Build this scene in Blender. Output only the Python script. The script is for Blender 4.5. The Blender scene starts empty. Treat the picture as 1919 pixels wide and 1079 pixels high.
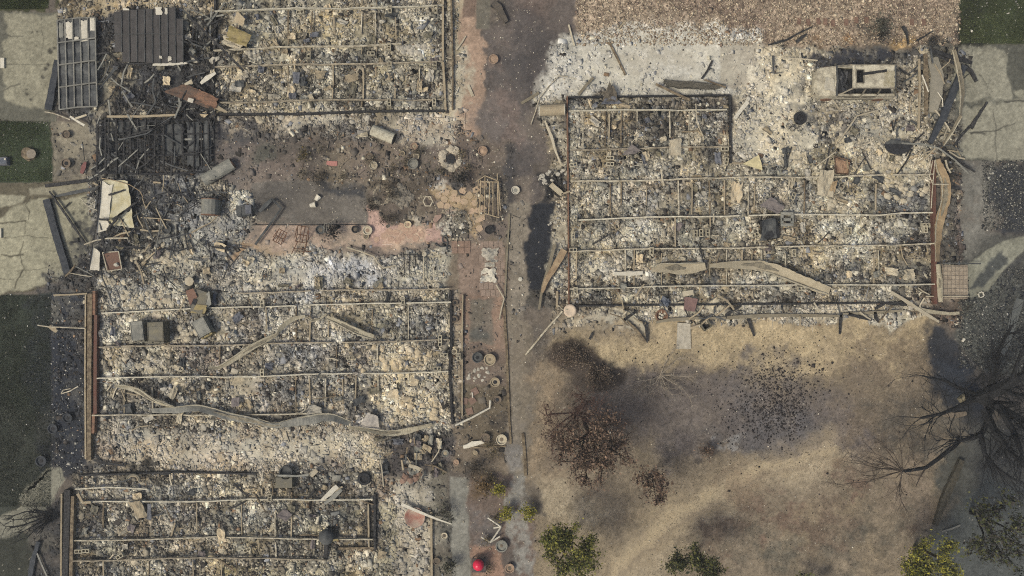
import bpy, math, random
import numpy as np
from mathutils import Vector
# ---------------------------------------------------------------- camera, world, sun
S = 35.0          # photo pixels per metre on the ground
H = 42.0          # camera height in metres
scene = bpy.context.scene
COL = scene.collection
cam_data = bpy.data.cameras.new("camera")
cam = bpy.data.objects.new("camera", cam_data); COL.objects.link(cam)
cam.location = (0, 0, H); cam.rotation_euler = (0, 0, 0)
cam_data.sensor_fit = 'HORIZONTAL'
cam_data.angle = 2 * math.atan((1919 / 2 / S) / H)
cam_data.clip_end = 3000
scene.camera = cam
SUN_EL, SUN_AZ = math.radians(54), math.radians(240)     # azimuth measured clockwise from +Y: light from the lower left
world = bpy.data.worlds.new("World"); scene.world = world; world.use_nodes = True
nt = world.node_tree
sky = nt.nodes.new('ShaderNodeTexSky'); sky.sky_type = 'NISHITA'; sky.sun_disc = False
sky.sun_elevation = SUN_EL; sky.sun_rotation = SUN_AZ; sky.dust_density = 5.0; sky.air_density = 1.0; sky.ozone_density = 0.6
bg = nt.nodes['Background']; bg.inputs['Strength'].default_value = 0.135
nt.links.new(sky.outputs[0], bg.inputs[0])
sd = bpy.data.lights.new("sun", 'SUN'); sd.energy = 2.35; sd.angle = math.radians(13.0); sd.color = (1.0, 0.965, 0.84)
sun = bpy.data.objects.new("sun", sd); COL.objects.link(sun)
sv = Vector((math.sin(SUN_AZ) * math.cos(SUN_EL), math.cos(SUN_AZ) * math.cos(SUN_EL), math.sin(SUN_EL)))
sun.rotation_euler = sv.to_track_quat('Z', 'Y').to_euler(); sun.location = sv * 60
scene.view_settings.view_transform = 'Standard'
scene.view_settings.look = 'None'
scene.view_settings.exposure = 0.18
scene.view_settings.gamma = 1.0
scene.cycles.use_denoising = False
scene.cycles.filter_width = 1.1

rng = np.random.default_rng(7)
random.seed(5)
K = 0.80
def lin(c):
    c = np.asarray(c, float) / 255.0
    return np.where(c <= 0.04045, c / 12.92, ((c + 0.055) / 1.055) ** 2.4)
def C(r, g, b): return tuple(lin((r, g, b)) * K * np.array([.982, 1.0, .978]))
def W(px, py, z=0.0):
    k = (H - z) / H / S
    return np.array([(px - 959.5) * k, (539.5 - py) * k, z])

# ---------------------------------------------------------------- materials
MATS = {}
def M(key, rgb=None, rough=.85, metal=0.0, var=.35, scale=6.0, rgb2=None, mixp=.5, bump=.25, bscale=30.0):
    if key in MATS: return MATS[key]
    m = bpy.data.materials.new(key); m.use_nodes = True
    n, l = m.node_tree.nodes, m.node_tree.links
    b = n['Principled BSDF']; b.inputs['Roughness'].default_value = rough; b.inputs['Metallic'].default_value = metal
    b.inputs['Specular IOR Level'].default_value = 0.25
    tc = n.new('ShaderNodeNewGeometry')
    no = n.new('ShaderNodeTexNoise'); no.inputs['Scale'].default_value = scale; no.inputs['Detail'].default_value = 6; no.inputs['Roughness'].default_value = .65
    l.new(tc.outputs['Position'], no.inputs['Vector'])
    base = np.array(C(*rgb)); c2 = np.array(C(*rgb2)) if rgb2 else base * (1 + var)
    rp = n.new('ShaderNodeValToRGB')
    rp.color_ramp.elements[0].position = max(0.02, mixp - .16); rp.color_ramp.elements[1].position = min(.98, mixp + .16)
    rp.color_ramp.elements[0].color = (*(base * (1 - var * .6)), 1); rp.color_ramp.elements[1].color = (*np.clip(c2, 0, .9), 1)
    l.new(no.outputs[0], rp.inputs[0])
    n2 = n.new('ShaderNodeTexNoise'); n2.inputs['Scale'].default_value = bscale; n2.inputs['Detail'].default_value = 4
    l.new(tc.outputs['Position'], n2.inputs['Vector'])
    mr = n.new('ShaderNodeMapRange'); mr.inputs[1].default_value = .3; mr.inputs[2].default_value = .7; mr.inputs[3].default_value = 1 - var * .8; mr.inputs[4].default_value = 1 + var * .5
    l.new(n2.outputs[0], mr.inputs[0])
    oi = n.new('ShaderNodeObjectInfo')
    mo = n.new('ShaderNodeMapRange'); mo.inputs[3].default_value = .85; mo.inputs[4].default_value = 1.12; l.new(oi.outputs['Random'], mo.inputs[0])
    mu = n.new('ShaderNodeMath'); mu.operation = 'MULTIPLY'; l.new(mr.outputs[0], mu.inputs[0]); l.new(mo.outputs[0], mu.inputs[1])
    vm = n.new('ShaderNodeVectorMath'); vm.operation = 'SCALE'; l.new(rp.outputs[0], vm.inputs[0]); l.new(mu.outputs[0], vm.inputs['Scale'])
    l.new(vm.outputs[0], b.inputs['Base Color'])
    if bump:
        bp = n.new('ShaderNodeBump'); bp.inputs['Strength'].default_value = bump; bp.inputs['Distance'].default_value = .03
        l.new(n2.outputs[0], bp.inputs['Height']); l.new(bp.outputs[0], b.inputs['Normal'])
    MATS[key] = m; return m
def attr_mat(key, rough=.95, s1=55.0, a1=.35, bump=.4, bd=.03):
    m = bpy.data.materials.new(key); m.use_nodes = True
    n, l = m.node_tree.nodes, m.node_tree.links
    b = n['Principled BSDF']; b.inputs['Roughness'].default_value = rough; b.inputs['Specular IOR Level'].default_value = .15
    at = n.new('ShaderNodeAttribute'); at.attribute_name = 'col'
    ge = n.new('ShaderNodeNewGeometry')
    no = n.new('ShaderNodeTexNoise'); no.inputs['Scale'].default_value = s1; no.inputs['Detail'].default_value = 5; no.inputs['Roughness'].default_value = .7
    l.new(ge.outputs['Position'], no.inputs['Vector'])
    mr = n.new('ShaderNodeMapRange'); mr.inputs[1].default_value = .3; mr.inputs[2].default_value = .7; mr.inputs[3].default_value = 1 - a1; mr.inputs[4].default_value = 1 + a1
    l.new(no.outputs[0], mr.inputs[0])
    vm = n.new('ShaderNodeVectorMath'); vm.operation = 'SCALE'; l.new(at.outputs['Color'], vm.inputs[0]); l.new(mr.outputs[0], vm.inputs['Scale'])
    l.new(vm.outputs[0], b.inputs['Base Color'])
    if bump:
        bp = n.new('ShaderNodeBump'); bp.inputs['Strength'].default_value = bump; bp.inputs['Distance'].default_value = bd
        l.new(no.outputs[0], bp.inputs['Height']); l.new(bp.outputs[0], b.inputs['Normal'])
    return m

# ---------------------------------------------------------------- object helpers
def tag(o, label=None, cat=None, group=None, kind=None):
    if label: o['label'] = label
    if cat: o['category'] = cat
    if group: o['group'] = group
    if kind: o['kind'] = kind
    return o
def thing(name, label, cat, px, py, z=0.0, group=None):
    o = bpy.data.objects.new(name, None); COL.objects.link(o); o.empty_display_size = .2
    o.location = W(px, py, z); return tag(o, label, cat, group)
def fast_mesh(name, V, Q, col=None, smooth=False):
    """V (n,3), Q (m,k) faces with a constant corner count"""
    V = np.asarray(V, np.float32); Q = np.asarray(Q, np.int32)
    me = bpy.data.meshes.new(name); k = Q.shape[1]
    me.vertices.add(len(V)); me.vertices.foreach_set('co', V.ravel())
    me.loops.add(Q.size); me.loops.foreach_set('vertex_index', Q.ravel())
    me.polygons.add(len(Q)); me.polygons.foreach_set('loop_start', np.arange(0, Q.size, k, dtype=np.int32))
    me.polygons.foreach_set('loop_total', np.full(len(Q), k, np.int32))
    if smooth: me.polygons.foreach_set('use_smooth', np.ones(len(Q), bool))
    me.update(calc_edges=True)
    if col is not None:
        a = me.attributes.new('col', 'FLOAT_COLOR', 'POINT')
        c4 = np.ones((len(V), 4), np.float32); c4[:, :3] = col; a.data.foreach_set('color', c4.ravel())
    return me
class MB:
    def __init__(s): s.v = []; s.f = []
    def add(s, vs, fs):
        b = len(s.v); s.v += [tuple(map(float, p)) for p in vs]; s.f += [tuple(i + b for i in f) for f in fs]; return s
    def box(s, c, d, rz=0.0, top=1.0, tilt=None):
        """c = centre of the bottom face; top = scale of the upper face"""
        cr, sr = math.cos(rz), math.sin(rz); vs = []
        for z, k in ((0, 1), (d[2], top)):
            for x, y in ((-1, -1), (1, -1), (1, 1), (-1, 1)):
                X, Y = x * d[0] / 2 * k, y * d[1] / 2 * k
                dz = tilt * X if tilt else 0
                vs.append((c[0] + X * cr - Y * sr, c[1] + X * sr + Y * cr, c[2] + z + dz))
        return s.add(vs, [(3, 2, 1, 0), (4, 5, 6, 7), (0, 1, 5, 4), (1, 2, 6, 5), (2, 3, 7, 6), (3, 0, 4, 7)])
    def strip(s, pts, w, h, jit=0.0, seg=.3, roll=0.0, taper=None):
        P = resample(pts, seg); n = len(P); vs = []; fs = []
        ws = np.interp(np.linspace(0, 1, n), np.linspace(0, 1, len(w)), w) if hasattr(w, '__len__') else np.full(n, w)
        ph = random.uniform(0, 6)
        for i in range(n):
            t = P[min(i + 1, n - 1)] - P[max(i - 1, 0)]; L = math.hypot(t[0], t[1]) + 1e-9
            sx, sy = -t[1] / L, t[0] / L
            a = roll * math.sin(ph + i * seg * 1.1); ca, sa = math.cos(a), math.sin(a)
            for q, (u, v) in enumerate(((-.5, 0), (.5, 0), (.5, -1), (-.5, -1))):
                uu = u * ws[i] * (1 + random.uniform(-jit, jit)); vv = v * h * (1 + random.uniform(-jit, jit) * .5)
                off = uu * ca; dz = uu * sa
                vs.append((P[i][0] + sx * off, P[i][1] + sy * off, P[i][2] + vv + dz))
        for i in range(n - 1):
            for q in range(4):
                fs.append((i * 4 + q, i * 4 + (q + 1) % 4, i * 4 + 4 + (q + 1) % 4, i * 4 + 4 + q))
        fs += [(3, 2, 1, 0), (n * 4 - 4, n * 4 - 3, n * 4 - 2, n * 4 - 1)]
        return s.add(vs, fs)
    def tube(s, pts, r, n=6, seg=None):
        P = resample(pts, seg) if seg else [np.array(p, float) for p in pts]
        m = len(P); rs = np.interp(np.linspace(0, 1, m), np.linspace(0, 1, len(r)), r) if hasattr(r, '__len__') else np.full(m, r)
        vs = []; fs = []
        for i in range(m):
            t = Vector(P[min(i + 1, m - 1)] - P[max(i - 1, 0)])
            if t.length < 1e-9: t = Vector((0, 0, 1))
            t.normalize(); up = Vector((0, 0, 1)) if abs(t.z) < .9 else Vector((1, 0, 0))
            a = t.cross(up).normalized(); b = t.cross(a)
            for k in range(n):
                th = 2 * math.pi * k / n; d = a * math.cos(th) + b * math.sin(th)
                vs.append((P[i][0] + d.x * rs[i], P[i][1] + d.y * rs[i], P[i][2] + d.z * rs[i]))
        for i in range(m - 1):
            for k in range(n):
                fs.append((i * n + k, i * n + (k + 1) % n, (i + 1) * n + (k + 1) % n, (i + 1) * n + k))
        fs += [tuple(range(n - 1, -1, -1)), tuple(range((m - 1) * n, m * n))]
        return s.add(vs, fs)
    def lathe(s, c, prof, n=18, jit=0.0, ax=None):
        vs = []; fs = []; m = len(prof)
        for r, z in prof:
            for k in range(n):
                th = 2 * math.pi * k / n; q = r * (1 + random.uniform(-jit, jit))
                vs.append((c[0] + q * math.cos(th), c[1] + q * math.sin(th), c[2] + z))
        for i in range(m - 1):
            for k in range(n):
                fs.append((i * n + k, i * n + (k + 1) % n, (i + 1) * n + (k + 1) % n, (i + 1) * n + k))
        if prof[0][0] > 1e-4: fs.append(tuple(range(n - 1, -1, -1)))
        if prof[-1][0] > 1e-4: fs.append(tuple(range((m - 1) * n, m * n)))
        return s.add(vs, fs)
    def sheet(s, c4, nx=8, ny=8, amp=.05, th=.02, rag=0.0, freq=2.2):
        """c4: four 3D corners in order; a crumpled panel with thickness"""
        A, B, D, E = [np.array(p, float) for p in c4]; ph = [random.uniform(0, 6) for _ in range(6)]
        vs = []; top = []; 
        for j in range(ny + 1):
            for i in range(nx + 1):
                u, v = i / nx, j / ny
                uu, vv = u, v
                if rag:
                    if i in (0, nx): uu = min(1, max(0, u + random.uniform(-rag, rag)))
                    if j in (0, ny): vv = min(1, max(0, v + random.uniform(-rag, rag)))
                p = A * (1 - uu) * (1 - vv) + B * uu * (1 - vv) + D * uu * vv + E * (1 - uu) * vv
                dz = amp * (math.sin(ph[0] + freq * 3 * u + 2 * v) * .5 + math.sin(ph[1] + freq * 4 * v - 2 * u) * .5 + math.sin(ph[2] + freq * 6 * (u + v)) * .25 + random.uniform(-.25, .25))
                p = p + np.array([random.uniform(-.2, .2) * amp, random.uniform(-.2, .2) * amp, dz]); top.append(p)
        N = len(top); vs = top + [p - np.array([0, 0, th]) for p in top]; fs = []
        id_ = lambda i, j: j * (nx + 1) + i
        for j in range(ny):
            for i in range(nx):
                q = (id_(i, j), id_(i + 1, j), id_(i + 1, j + 1), id_(i, j + 1))
                fs.append(q); fs.append(tuple(N + k for k in q[::-1]))
        rim = [id_(i, 0) for i in range(nx + 1)] + [id_(nx, j) for j in range(1, ny + 1)] + [id_(i, ny) for i in range(nx - 1, -1, -1)] + [id_(0, j) for j in range(ny - 1, 0, -1)]
        for a, b in zip(rim, rim[1:] + rim[:1]): fs.append((a, N + a, N + b, b))
        return s.add(vs, fs)
    def poly(s, pts, z, th):
        """flat extruded polygon from (x,y) world points; top at z"""
        n = len(pts); vs = [(p[0], p[1], z) for p in pts] + [(p[0], p[1], z - th) for p in pts]
        fs = [tuple(range(n)), tuple(range(2 * n - 1, n - 1, -1))] + [(i, n + i, n + (i + 1) % n, (i + 1) % n) for i in range(n)]
        return s.add(vs, fs)
    def rock(s, c, r, flat=.6, n=7):
        vs = [(c[0], c[1], c[2] + r * flat * random.uniform(.8, 1.1))]; ph = random.uniform(0, 6)
        for zr, rr in ((.72, .62), (.2, 1.0), (-.3, .9)):
            for k in range(n):
                th = ph + 2 * math.pi * k / n + random.uniform(-.2, .2); q = r * rr * random.uniform(.6, 1.3)
                vs.append((c[0] + q * math.cos(th), c[1] + q * math.sin(th), c[2] + r * flat * zr * random.uniform(.8, 1.2)))
        fs = [(0, 1 + k, 1 + (k + 1) % n) for k in range(n)]
        for L in range(2):
            for k in range(n):
                a = 1 + L * n
                fs.append((a + k, a + n + k, a + n + (k + 1) % n, a + (k + 1) % n))
        fs.append(tuple(1 + 2 * n + k for k in range(n)))
        return s.add(vs, fs)
    def build(s, name, mat, parent=None, label=None, cat=None, group=None, kind=None, smooth=False):
        V = np.array(s.v, float)
        if parent is not None: org = np.array(parent_loc(parent))
        else:
            lo, hi = V.min(0), V.max(0); org = np.array([(lo[0] + hi[0]) / 2, (lo[1] + hi[1]) / 2, lo[2]])
        me = bpy.data.meshes.new(name); me.from_pydata((V - org).tolist(), [], s.f); me.materials.append(mat)
        if smooth: me.polygons.foreach_set('use_smooth', np.ones(len(me.polygons), bool))
        me.update()
        o = bpy.data.objects.new(name, me); COL.objects.link(o)
        if parent is not None: o.parent = parent
        else: o.location = org
        return tag(o, label, cat, group, kind)
def parent_loc(o):
    L = np.array(o.location)
    while o.parent is not None: o = o.parent; L = L + np.array(o.location)
    return L
def resample(pts, seg):
    P = [np.array(p, float) for p in pts]; out = [P[0]]
    for a, b in zip(P[:-1], P[1:]):
        n = max(1, int(np.linalg.norm(b - a) / seg))
        for k in range(1, n + 1): out.append(a + (b - a) * k / n)
    return out
def copy_tree(o, parent=None):
    c = o.copy(); COL.objects.link(c)
    if parent is not None: c.parent = parent
    for ch in list(o.children): copy_tree(ch, c)
    return c
def P3(pts, z):
    if not hasattr(z, '__len__'): z = [z] * len(pts)
    zz = np.interp(np.linspace(0, 1, len(pts)), np.linspace(0, 1, len(z)), z)
    return [W(p[0], p[1], q) for p, q in zip(pts, zz)]
# ---------------------------------------------------------------- the ground: albedo and relief on a dense grid
PITCH = 1.7
gx = np.arange(-70, 1990, PITCH, dtype=np.float32); gy = np.arange(-70, 1150, PITCH, dtype=np.float32)
NX, NY = len(gx), len(gy)
def lattice(px, seed, sx, sy=None):
    """smooth value noise on the grid; sx, sy = cell size in photo pixels"""
    sy = sy or sx; r = np.random.default_rng(seed)
    u = (gx - gx[0]) / sx; v = (gy - gy[0]) / sy
    R = r.random((int(v[-1]) + 3, int(u[-1]) + 3)).astype(np.float32)
    iu, iv = u.astype(int), v.astype(int); fu, fv = u - iu, v - iv
    fu = fu * fu * (3 - 2 * fu); fv = fv * fv * (3 - 2 * fv)
    rows = R[iv] * (1 - fv)[:, None] + R[iv + 1] * fv[:, None]
    return rows[:, iu] * (1 - fu) + rows[:, iu + 1] * fu
def fbm(seed, s, octv=4, gain=.55):
    out = 0; a = 1; t = 0
    for k in range(octv): out = out + a * lattice(None, seed * 17 + k, max(s / 2 ** k, PITCH * 1.01)); t += a; a *= gain
    return out / t
GX, GY = np.meshgrid(gx, gy)
WX = fbm(1, 60, 5, .7) * 2 - 1; WY = fbm(2, 60, 5, .7) * 2 - 1
WX /= WX.std(); WY /= WY.std()
BR = [fbm(3, 40, 5, .75), fbm(4, 90, 5, .7), fbm(5, 14, 3, .8)]
BR = [(b - b.mean()) / b.std() for b in BR]
def sdist(poly, X, Y):
    P = np.array(poly, np.float32); inside = np.zeros(X.shape, bool); d2 = np.full(X.shape, 1e9, np.float32)
    for (x0, y0), (x1, y1) in zip(P, np.roll(P, -1, 0)):
        if y0 != y1:
            c = ((y0 > Y) != (y1 > Y)) & (X < (x1 - x0) * (Y - y0) / (y1 - y0) + x0); inside ^= c
        ex, ey = x1 - x0, y1 - y0; L = ex * ex + ey * ey + 1e-9
        t = np.clip(((X - x0) * ex + (Y - y0) * ey) / L, 0, 1)
        d2 = np.minimum(d2, (X - x0 - t * ex) ** 2 + (Y - y0 - t * ey) ** 2)
    return np.where(inside, 1, -1) * np.sqrt(d2)
def circ(cx, cy, rx, ry=None, n=14): 
    ry = ry or rx; return [(cx + rx * math.cos(6.2832 * k / n), cy + ry * math.sin(6.2832 * k / n)) for k in range(n)]
def R4(x0, y0, x1, y1): return [(x0, y0), (x1, y0), (x1, y1), (x0, y1)]
def line(pts, w):
    L, R = [], []
    for i, p in enumerate(pts):
        a = pts[max(i - 1, 0)]; b = pts[min(i + 1, len(pts) - 1)]; dx, dy = b[0] - a[0], b[1] - a[1]; q = math.hypot(dx, dy) + 1e-6
        L.append((p[0] - dy / q * w / 2, p[1] + dx / q * w / 2)); R.append((p[0] + dy / q * w / 2, p[1] - dx / q * w / 2))
    return L + R[::-1]
def mask(poly, f=3, warp=0.0, brk=0.0, bi=0):
    P = np.array(poly); m = f + warp * 3 + 4
    i0, i1 = np.searchsorted(gx, [P[:, 0].min() - m, P[:, 0].max() + m]); j0, j1 = np.searchsorted(gy, [P[:, 1].min() - m, P[:, 1].max() + m])
    if i1 <= i0 or j1 <= j0: return None
    sl = (slice(j0, j1), slice(i0, i1))
    X = GX[sl] + warp * WX[sl]; Y = GY[sl] + warp * WY[sl]
    d = sdist(poly, X, Y); a = np.clip((d + f) / (2 * f), 0, 1); a = a * a * (3 - 2 * a)
    if brk: a = np.clip(a * (1 + brk * (BR[bi][sl] - .3)), 0, 1) * (a > 0)
    return sl, a.astype(np.float32)
ALB = np.empty((NY, NX, 3), np.float32); ALB[:] = C(98, 90, 82)
RUB = np.zeros((NY, NX), np.float32)       # rubble density 0..1
ZED = np.zeros((NY, NX), np.float32)       # added height
FLAT = np.zeros((NY, NX), np.float32)      # where concrete or paving keeps the sheet smooth
def L_crack(pts, w, rgb, f, warp, o): L(line(pts, w * .62), rgb, 1.0, warp, o)
def L(poly, rgb, f=3, warp=0, o=1.0, brk=0.0, bi=0, rub=None, z=None, flat=None):
    r = mask(poly, f, warp, brk, bi)
    if r is None: return
    sl, a = r; k = (a * o)[..., None]
    if rgb is not None: ALB[sl] = ALB[sl] * (1 - k) + np.array(C(*rgb), np.float32) * k
    if rub is not None: RUB[sl] = RUB[sl] * (1 - a) + rub * a
    if z is not None: ZED[sl] += a * z
    if flat is not None: FLAT[sl] = FLAT[sl] * (1 - a) + flat * a
# ---- the burnt yard, lower right
L([(985, 585), (1750, 600), (1750, 700), (1960, 800), (1960, 1150), (985, 1150)], (122, 110, 94), 12, 8, brk=0)
L([(1010, 900), (1130, 930), (1290, 950), (1300, 1060), (1130, 1150), (990, 1150)], (140, 126, 105), 40, 18, .9, .4, 1)
L([(1050, 640), (1240, 606), (1740, 606), (1725, 665), (1600, 690), (1470, 700), (1380, 690), (1200, 690), (1100, 670)], (176, 158, 127), 30, 14, .95, .15, 1)
L([(985, 720), (1035, 690), (1040, 800), (1060, 900), (1180, 930), (1180, 960), (1000, 900)], (138, 122, 102), 26, 16, .9, .5)
L([(1120, 690), (1370, 710), (1460, 690), (1560, 730), (1640, 770), (1620, 850), (1480, 860), (1340, 845), (1250, 860), (1180, 830), (1090, 740)], (102, 94, 90), 34, 14, .95, .12, 1)
L(circ(1450, 760, 85, 70), (92, 90, 92), 40, 14, .7, .4, 1)
L([(1290, 800), (1420, 820), (1560, 790), (1500, 860), (1400, 860)], (90, 88, 88), 22, 12, .6, .5)
L([(1560, 620), (1700, 620), (1740, 740), (1700, 830), (1600, 850), (1560, 760)], (118, 105, 90), 34, 16, .7, .6, 0)
L([(1640, 760), (1790, 760), (1800, 850), (1700, 860)], (84, 80, 74), 30, 16, .7, .5, 0)
L([(1120, 1100), (1160, 1040), (1240, 985), (1320, 935), (1420, 880), (1520, 845), (1600, 850), (1560, 900), (1450, 915), (1360, 960), (1290, 1010), (1230, 1080), (1200, 1150), (1120, 1150)], (160, 146, 124), 20, 10, .9, .15, 1)
L(line([(1190, 1060), (1290, 985), (1400, 920), (1480, 880)], 16), (126, 113, 95), 8, 6, .7, .4)
L([(1000, 905), (1090, 915), (1180, 945), (1120, 970), (1000, 960)], (156, 143, 122), 18, 12, .8, .4)
L([(1560, 850), (1680, 830), (1740, 870), (1730, 950), (1620, 940)], (128, 114, 99), 24, 14, .8, .4)
for i, (x, y, r) in enumerate([(1480, 980, 60), (1560, 1010, 70), (1640, 960, 50), (1390, 930, 38), (1700, 1000, 50), (1420, 1050, 50), (1590, 900, 40), (1345, 1010, 42)]):
    L(circ(x, y, r, r * .7), [(108, 89, 77), (101, 86, 74), (94, 87, 76)][i % 3], 24, 22, .75, .7, i % 2)
for x, y, r in [(1560, 960, 45), (1500, 1040, 40), (1670, 1040, 40), (1615, 1060, 30), (1740, 900, 30)]:
    L(circ(x, y, r, r * .6), (132, 118, 98), 20, 20, .7, .8, 0)
for x, y, r in [(1640, 1010, 40), (1570, 1060, 46), (1480, 1070, 40)]: L(circ(x, y, r, r * .7), (82, 80, 72), 22, 18, .7, .6, 1)
L(circ(1070, 668, 47, 34), (66, 57, 51), 8, 5, .93); L(circ(1122, 704, 44, 30), (68, 60, 55), 8, 5, .93); L(circ(1098, 700, 34, 38), (72, 64, 59), 8, 5, .8)
L([(1030, 740), (1090, 720), (1200, 740), (1210, 830), (1160, 880), (1040, 880), (1020, 800)], (92, 82, 74), 24, 14, .5, .3)  # burnt soil under the trees, their shade painted into its colour too
L([(960, 560), (1050, 590), (1030, 660), (990, 730), (960, 730)], (104, 95, 86), 14, 10, .9)
L([(985, 600), (1050, 620), (1030, 650), (990, 640)], (92, 86, 80), 14, 8, .7)
L(circ(1355, 835, 26, 16), (150, 148, 146), 14, 12, .55, .9, 2); L(circ(1320, 850, 15), (70, 64, 60), 8, 8, .8, .6, 2)
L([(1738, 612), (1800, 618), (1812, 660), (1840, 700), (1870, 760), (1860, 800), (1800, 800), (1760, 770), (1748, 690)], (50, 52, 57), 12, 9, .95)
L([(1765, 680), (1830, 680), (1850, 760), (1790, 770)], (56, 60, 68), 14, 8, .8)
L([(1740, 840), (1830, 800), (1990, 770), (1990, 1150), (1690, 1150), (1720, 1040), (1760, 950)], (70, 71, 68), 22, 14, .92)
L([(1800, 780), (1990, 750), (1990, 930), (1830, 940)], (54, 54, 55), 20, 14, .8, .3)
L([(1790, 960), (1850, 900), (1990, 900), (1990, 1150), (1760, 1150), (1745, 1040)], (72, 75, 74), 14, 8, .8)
L([(1730, 620), (1640, 620), (1700, 690), (1750, 720)], (122, 108, 90), 22, 10, .6, .5)
# ---- round bed and drive on the right
L([(1770, 440), (1990, 440), (1990, 760), (1870, 700), (1800, 600)], (80, 79, 74), 8, 4, .95)
L(circ(1868, 600, 78, 92), (94, 94, 88), 5, 3, 1)
L(circ(1830, 590, 40, 50), (70, 72, 70), 18, 8, .6, .3)
L([(1852, 305), (1990, 305), (1990, 440), (1868, 440)], (50, 52, 56), 9, 8, .95)
L([(1850, 500), (1919, 490), (1990, 490), (1990, 620), (1895, 560)], (66, 66, 66), 18, 12, .8, .6, 2)
# ---- gravel and soil along the top
L([(945, -80), (1090, -80), (1085, 60), (1065, 100), (1060, 180), (1010, 330), (985, 380), (945, 380)], (92, 84, 79), 8, 8)
L([(960, 60), (1060, 60), (1060, 120), (1000, 180), (960, 180)], (76, 71, 69), 24, 12, .85, .3)
L([(965, -20), (1040, -20), (1030, 40), (970, 50)], (98, 85, 78), 14, 8, .7)
L([(1080, -80), (1796, -80), (1796, 84), (1600, 80), (1440, 74), (1250, 52), (1110, 58), (1082, 40)], (146, 130, 112), 7, 7)
for x, y, r in [(1290, 15, 70), (1370, 10, 70), (1690, 15, 60), (1240, 30, 40), (1640, 45, 40), (1430, 20, 40)]:
    L(circ(x, y, r, r * .45), (108, 93, 82), 24, 16, .7, .4)
L([(1080, 55), (1240, 45), (1440, 70), (1440, 90), (1080, 80)], (124, 114, 104), 10, 10, .8, .5)
L([(1240, 55), (1440, 60), (1440, 90), (1240, 70)], (128, 106, 86), 10, 10, .7, .5)
L(circ(1650, 55, 28, 34), (72, 70, 66), 12, 8, .85, .4); L(circ(1688, 76, 26, 10), (160, 132, 90), 8, 6, .8, .4); L(circ(1525, 75, 14, 12), (128, 92, 52), 6, 5, .8, .4); L(circ(1590, 74, 12, 9), (122, 90, 54), 6, 5, .7, .4)
# ---- pink walk and side strip
L([(838, -80), (908, -80), (905, 120), (893, 262), (838, 262)], (154, 131, 113), 5, 6, 1)
L([(838, -80), (868, -80), (866, 200), (850, 250), (838, 250)], (158, 146, 124), 6, 9, .85, .4)
L([(893, -80), (920, -80), (918, 54), (893, 54)], (108, 103, 92), 2, 1, .95, flat=1); L(R4(868, -80, 892, 32), (112, 95, 84), 2, 1, .9)
L([(905, 55), (985, 30), (1000, 330), (985, 380), (895, 380), (896, 262)], (92, 85, 81), 6, 8)
for x, y, r in [(925, 113, 22), (935, 200, 26), (960, 250, 28), (915, 320, 24), (945, 60, 20), (930, 180, 16)]: L(circ(x, y, r), (118, 103, 95), 12, 10, .6, .6)
for x, y, r in [(960, 130, 26), (985, 70, 26), (938, 30, 22), (1005, 300, 22), (935, 290, 18)]: L(circ(x, y, r), (72, 68, 67), 12, 10, .7, .5)
# ---- right-hand lot
L([(1062, 62), (1110, 50), (1425, 48), (1432, 120), (1440, 175), (1375, 180), (1060, 186), (1010, 230), (1000, 180)], (176, 171, 160), 8, 6, 1, rub=.18)
L([(1085, 55), (1420, 52), (1422, 66), (1085, 70)], (168, 161, 150), 4, 4, .8, .3, 2)
for x, y, w, h in [(1195, 110, 26, 14), (1240, 100, 28, 14), (1270, 120, 30, 16), (1140, 110, 24, 16), (1290, 60, 34, 6)]: L(R4(x - w, y - h, x + w, y + h), (143, 136, 125), 6, 7, .8, .4, 2, rub=.05)
L([(1350, 75), (1428, 75), (1428, 160), (1390, 170), (1352, 160)], (150, 141, 126), 3, 2, .9, rub=.06, flat=.6)
L([(1408, 120), (1424, 125), (1424, 165), (1400, 170)], (196, 186, 166), 4, 4, .9, .3, 2); L(R4(1420, 70, 1428, 150), (186, 178, 162), 2, 3, .9, .4, 2)
L([(1425, 85), (1520, 80), (1640, 92), (1735, 95), (1745, 300), (1750, 325), (1372, 330), (1372, 185), (1425, 160)], (170, 159, 137), 7, 6, 1, rub=.55)
L(circ(1452, 230, 44, 70), (186, 174, 150), 24, 20, .7, .4, rub=.35); L(circ(1660, 235, 60, 36), (182, 172, 150), 20, 16, .7, .4, rub=.6)
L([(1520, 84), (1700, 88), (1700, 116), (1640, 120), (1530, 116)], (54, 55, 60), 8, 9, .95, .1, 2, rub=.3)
for x, y, rx, ry in [(1500, 215, 26, 30), (1625, 235, 26, 22), (1575, 235, 22, 24), (1655, 192, 30, 9), (1492, 160, 18, 16), (1676, 270, 22, 14), (1690, 140, 8, 22), (1560, 270, 30, 26)]:
    L(circ(x, y, rx, ry), (72, 71, 72), 10, 10, .85, .5, 2)
L([(1375, 190), (1400, 185), (1402, 300), (1375, 305)], (158, 147, 128), 5, 3, .8)
HR = [(1066, 182), (1366, 180), (1368, 306), (1752, 318), (1752, 570), (1066, 575)]
L(HR, (140, 131, 112), 4, 2, 1, rub=1.0)
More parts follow.
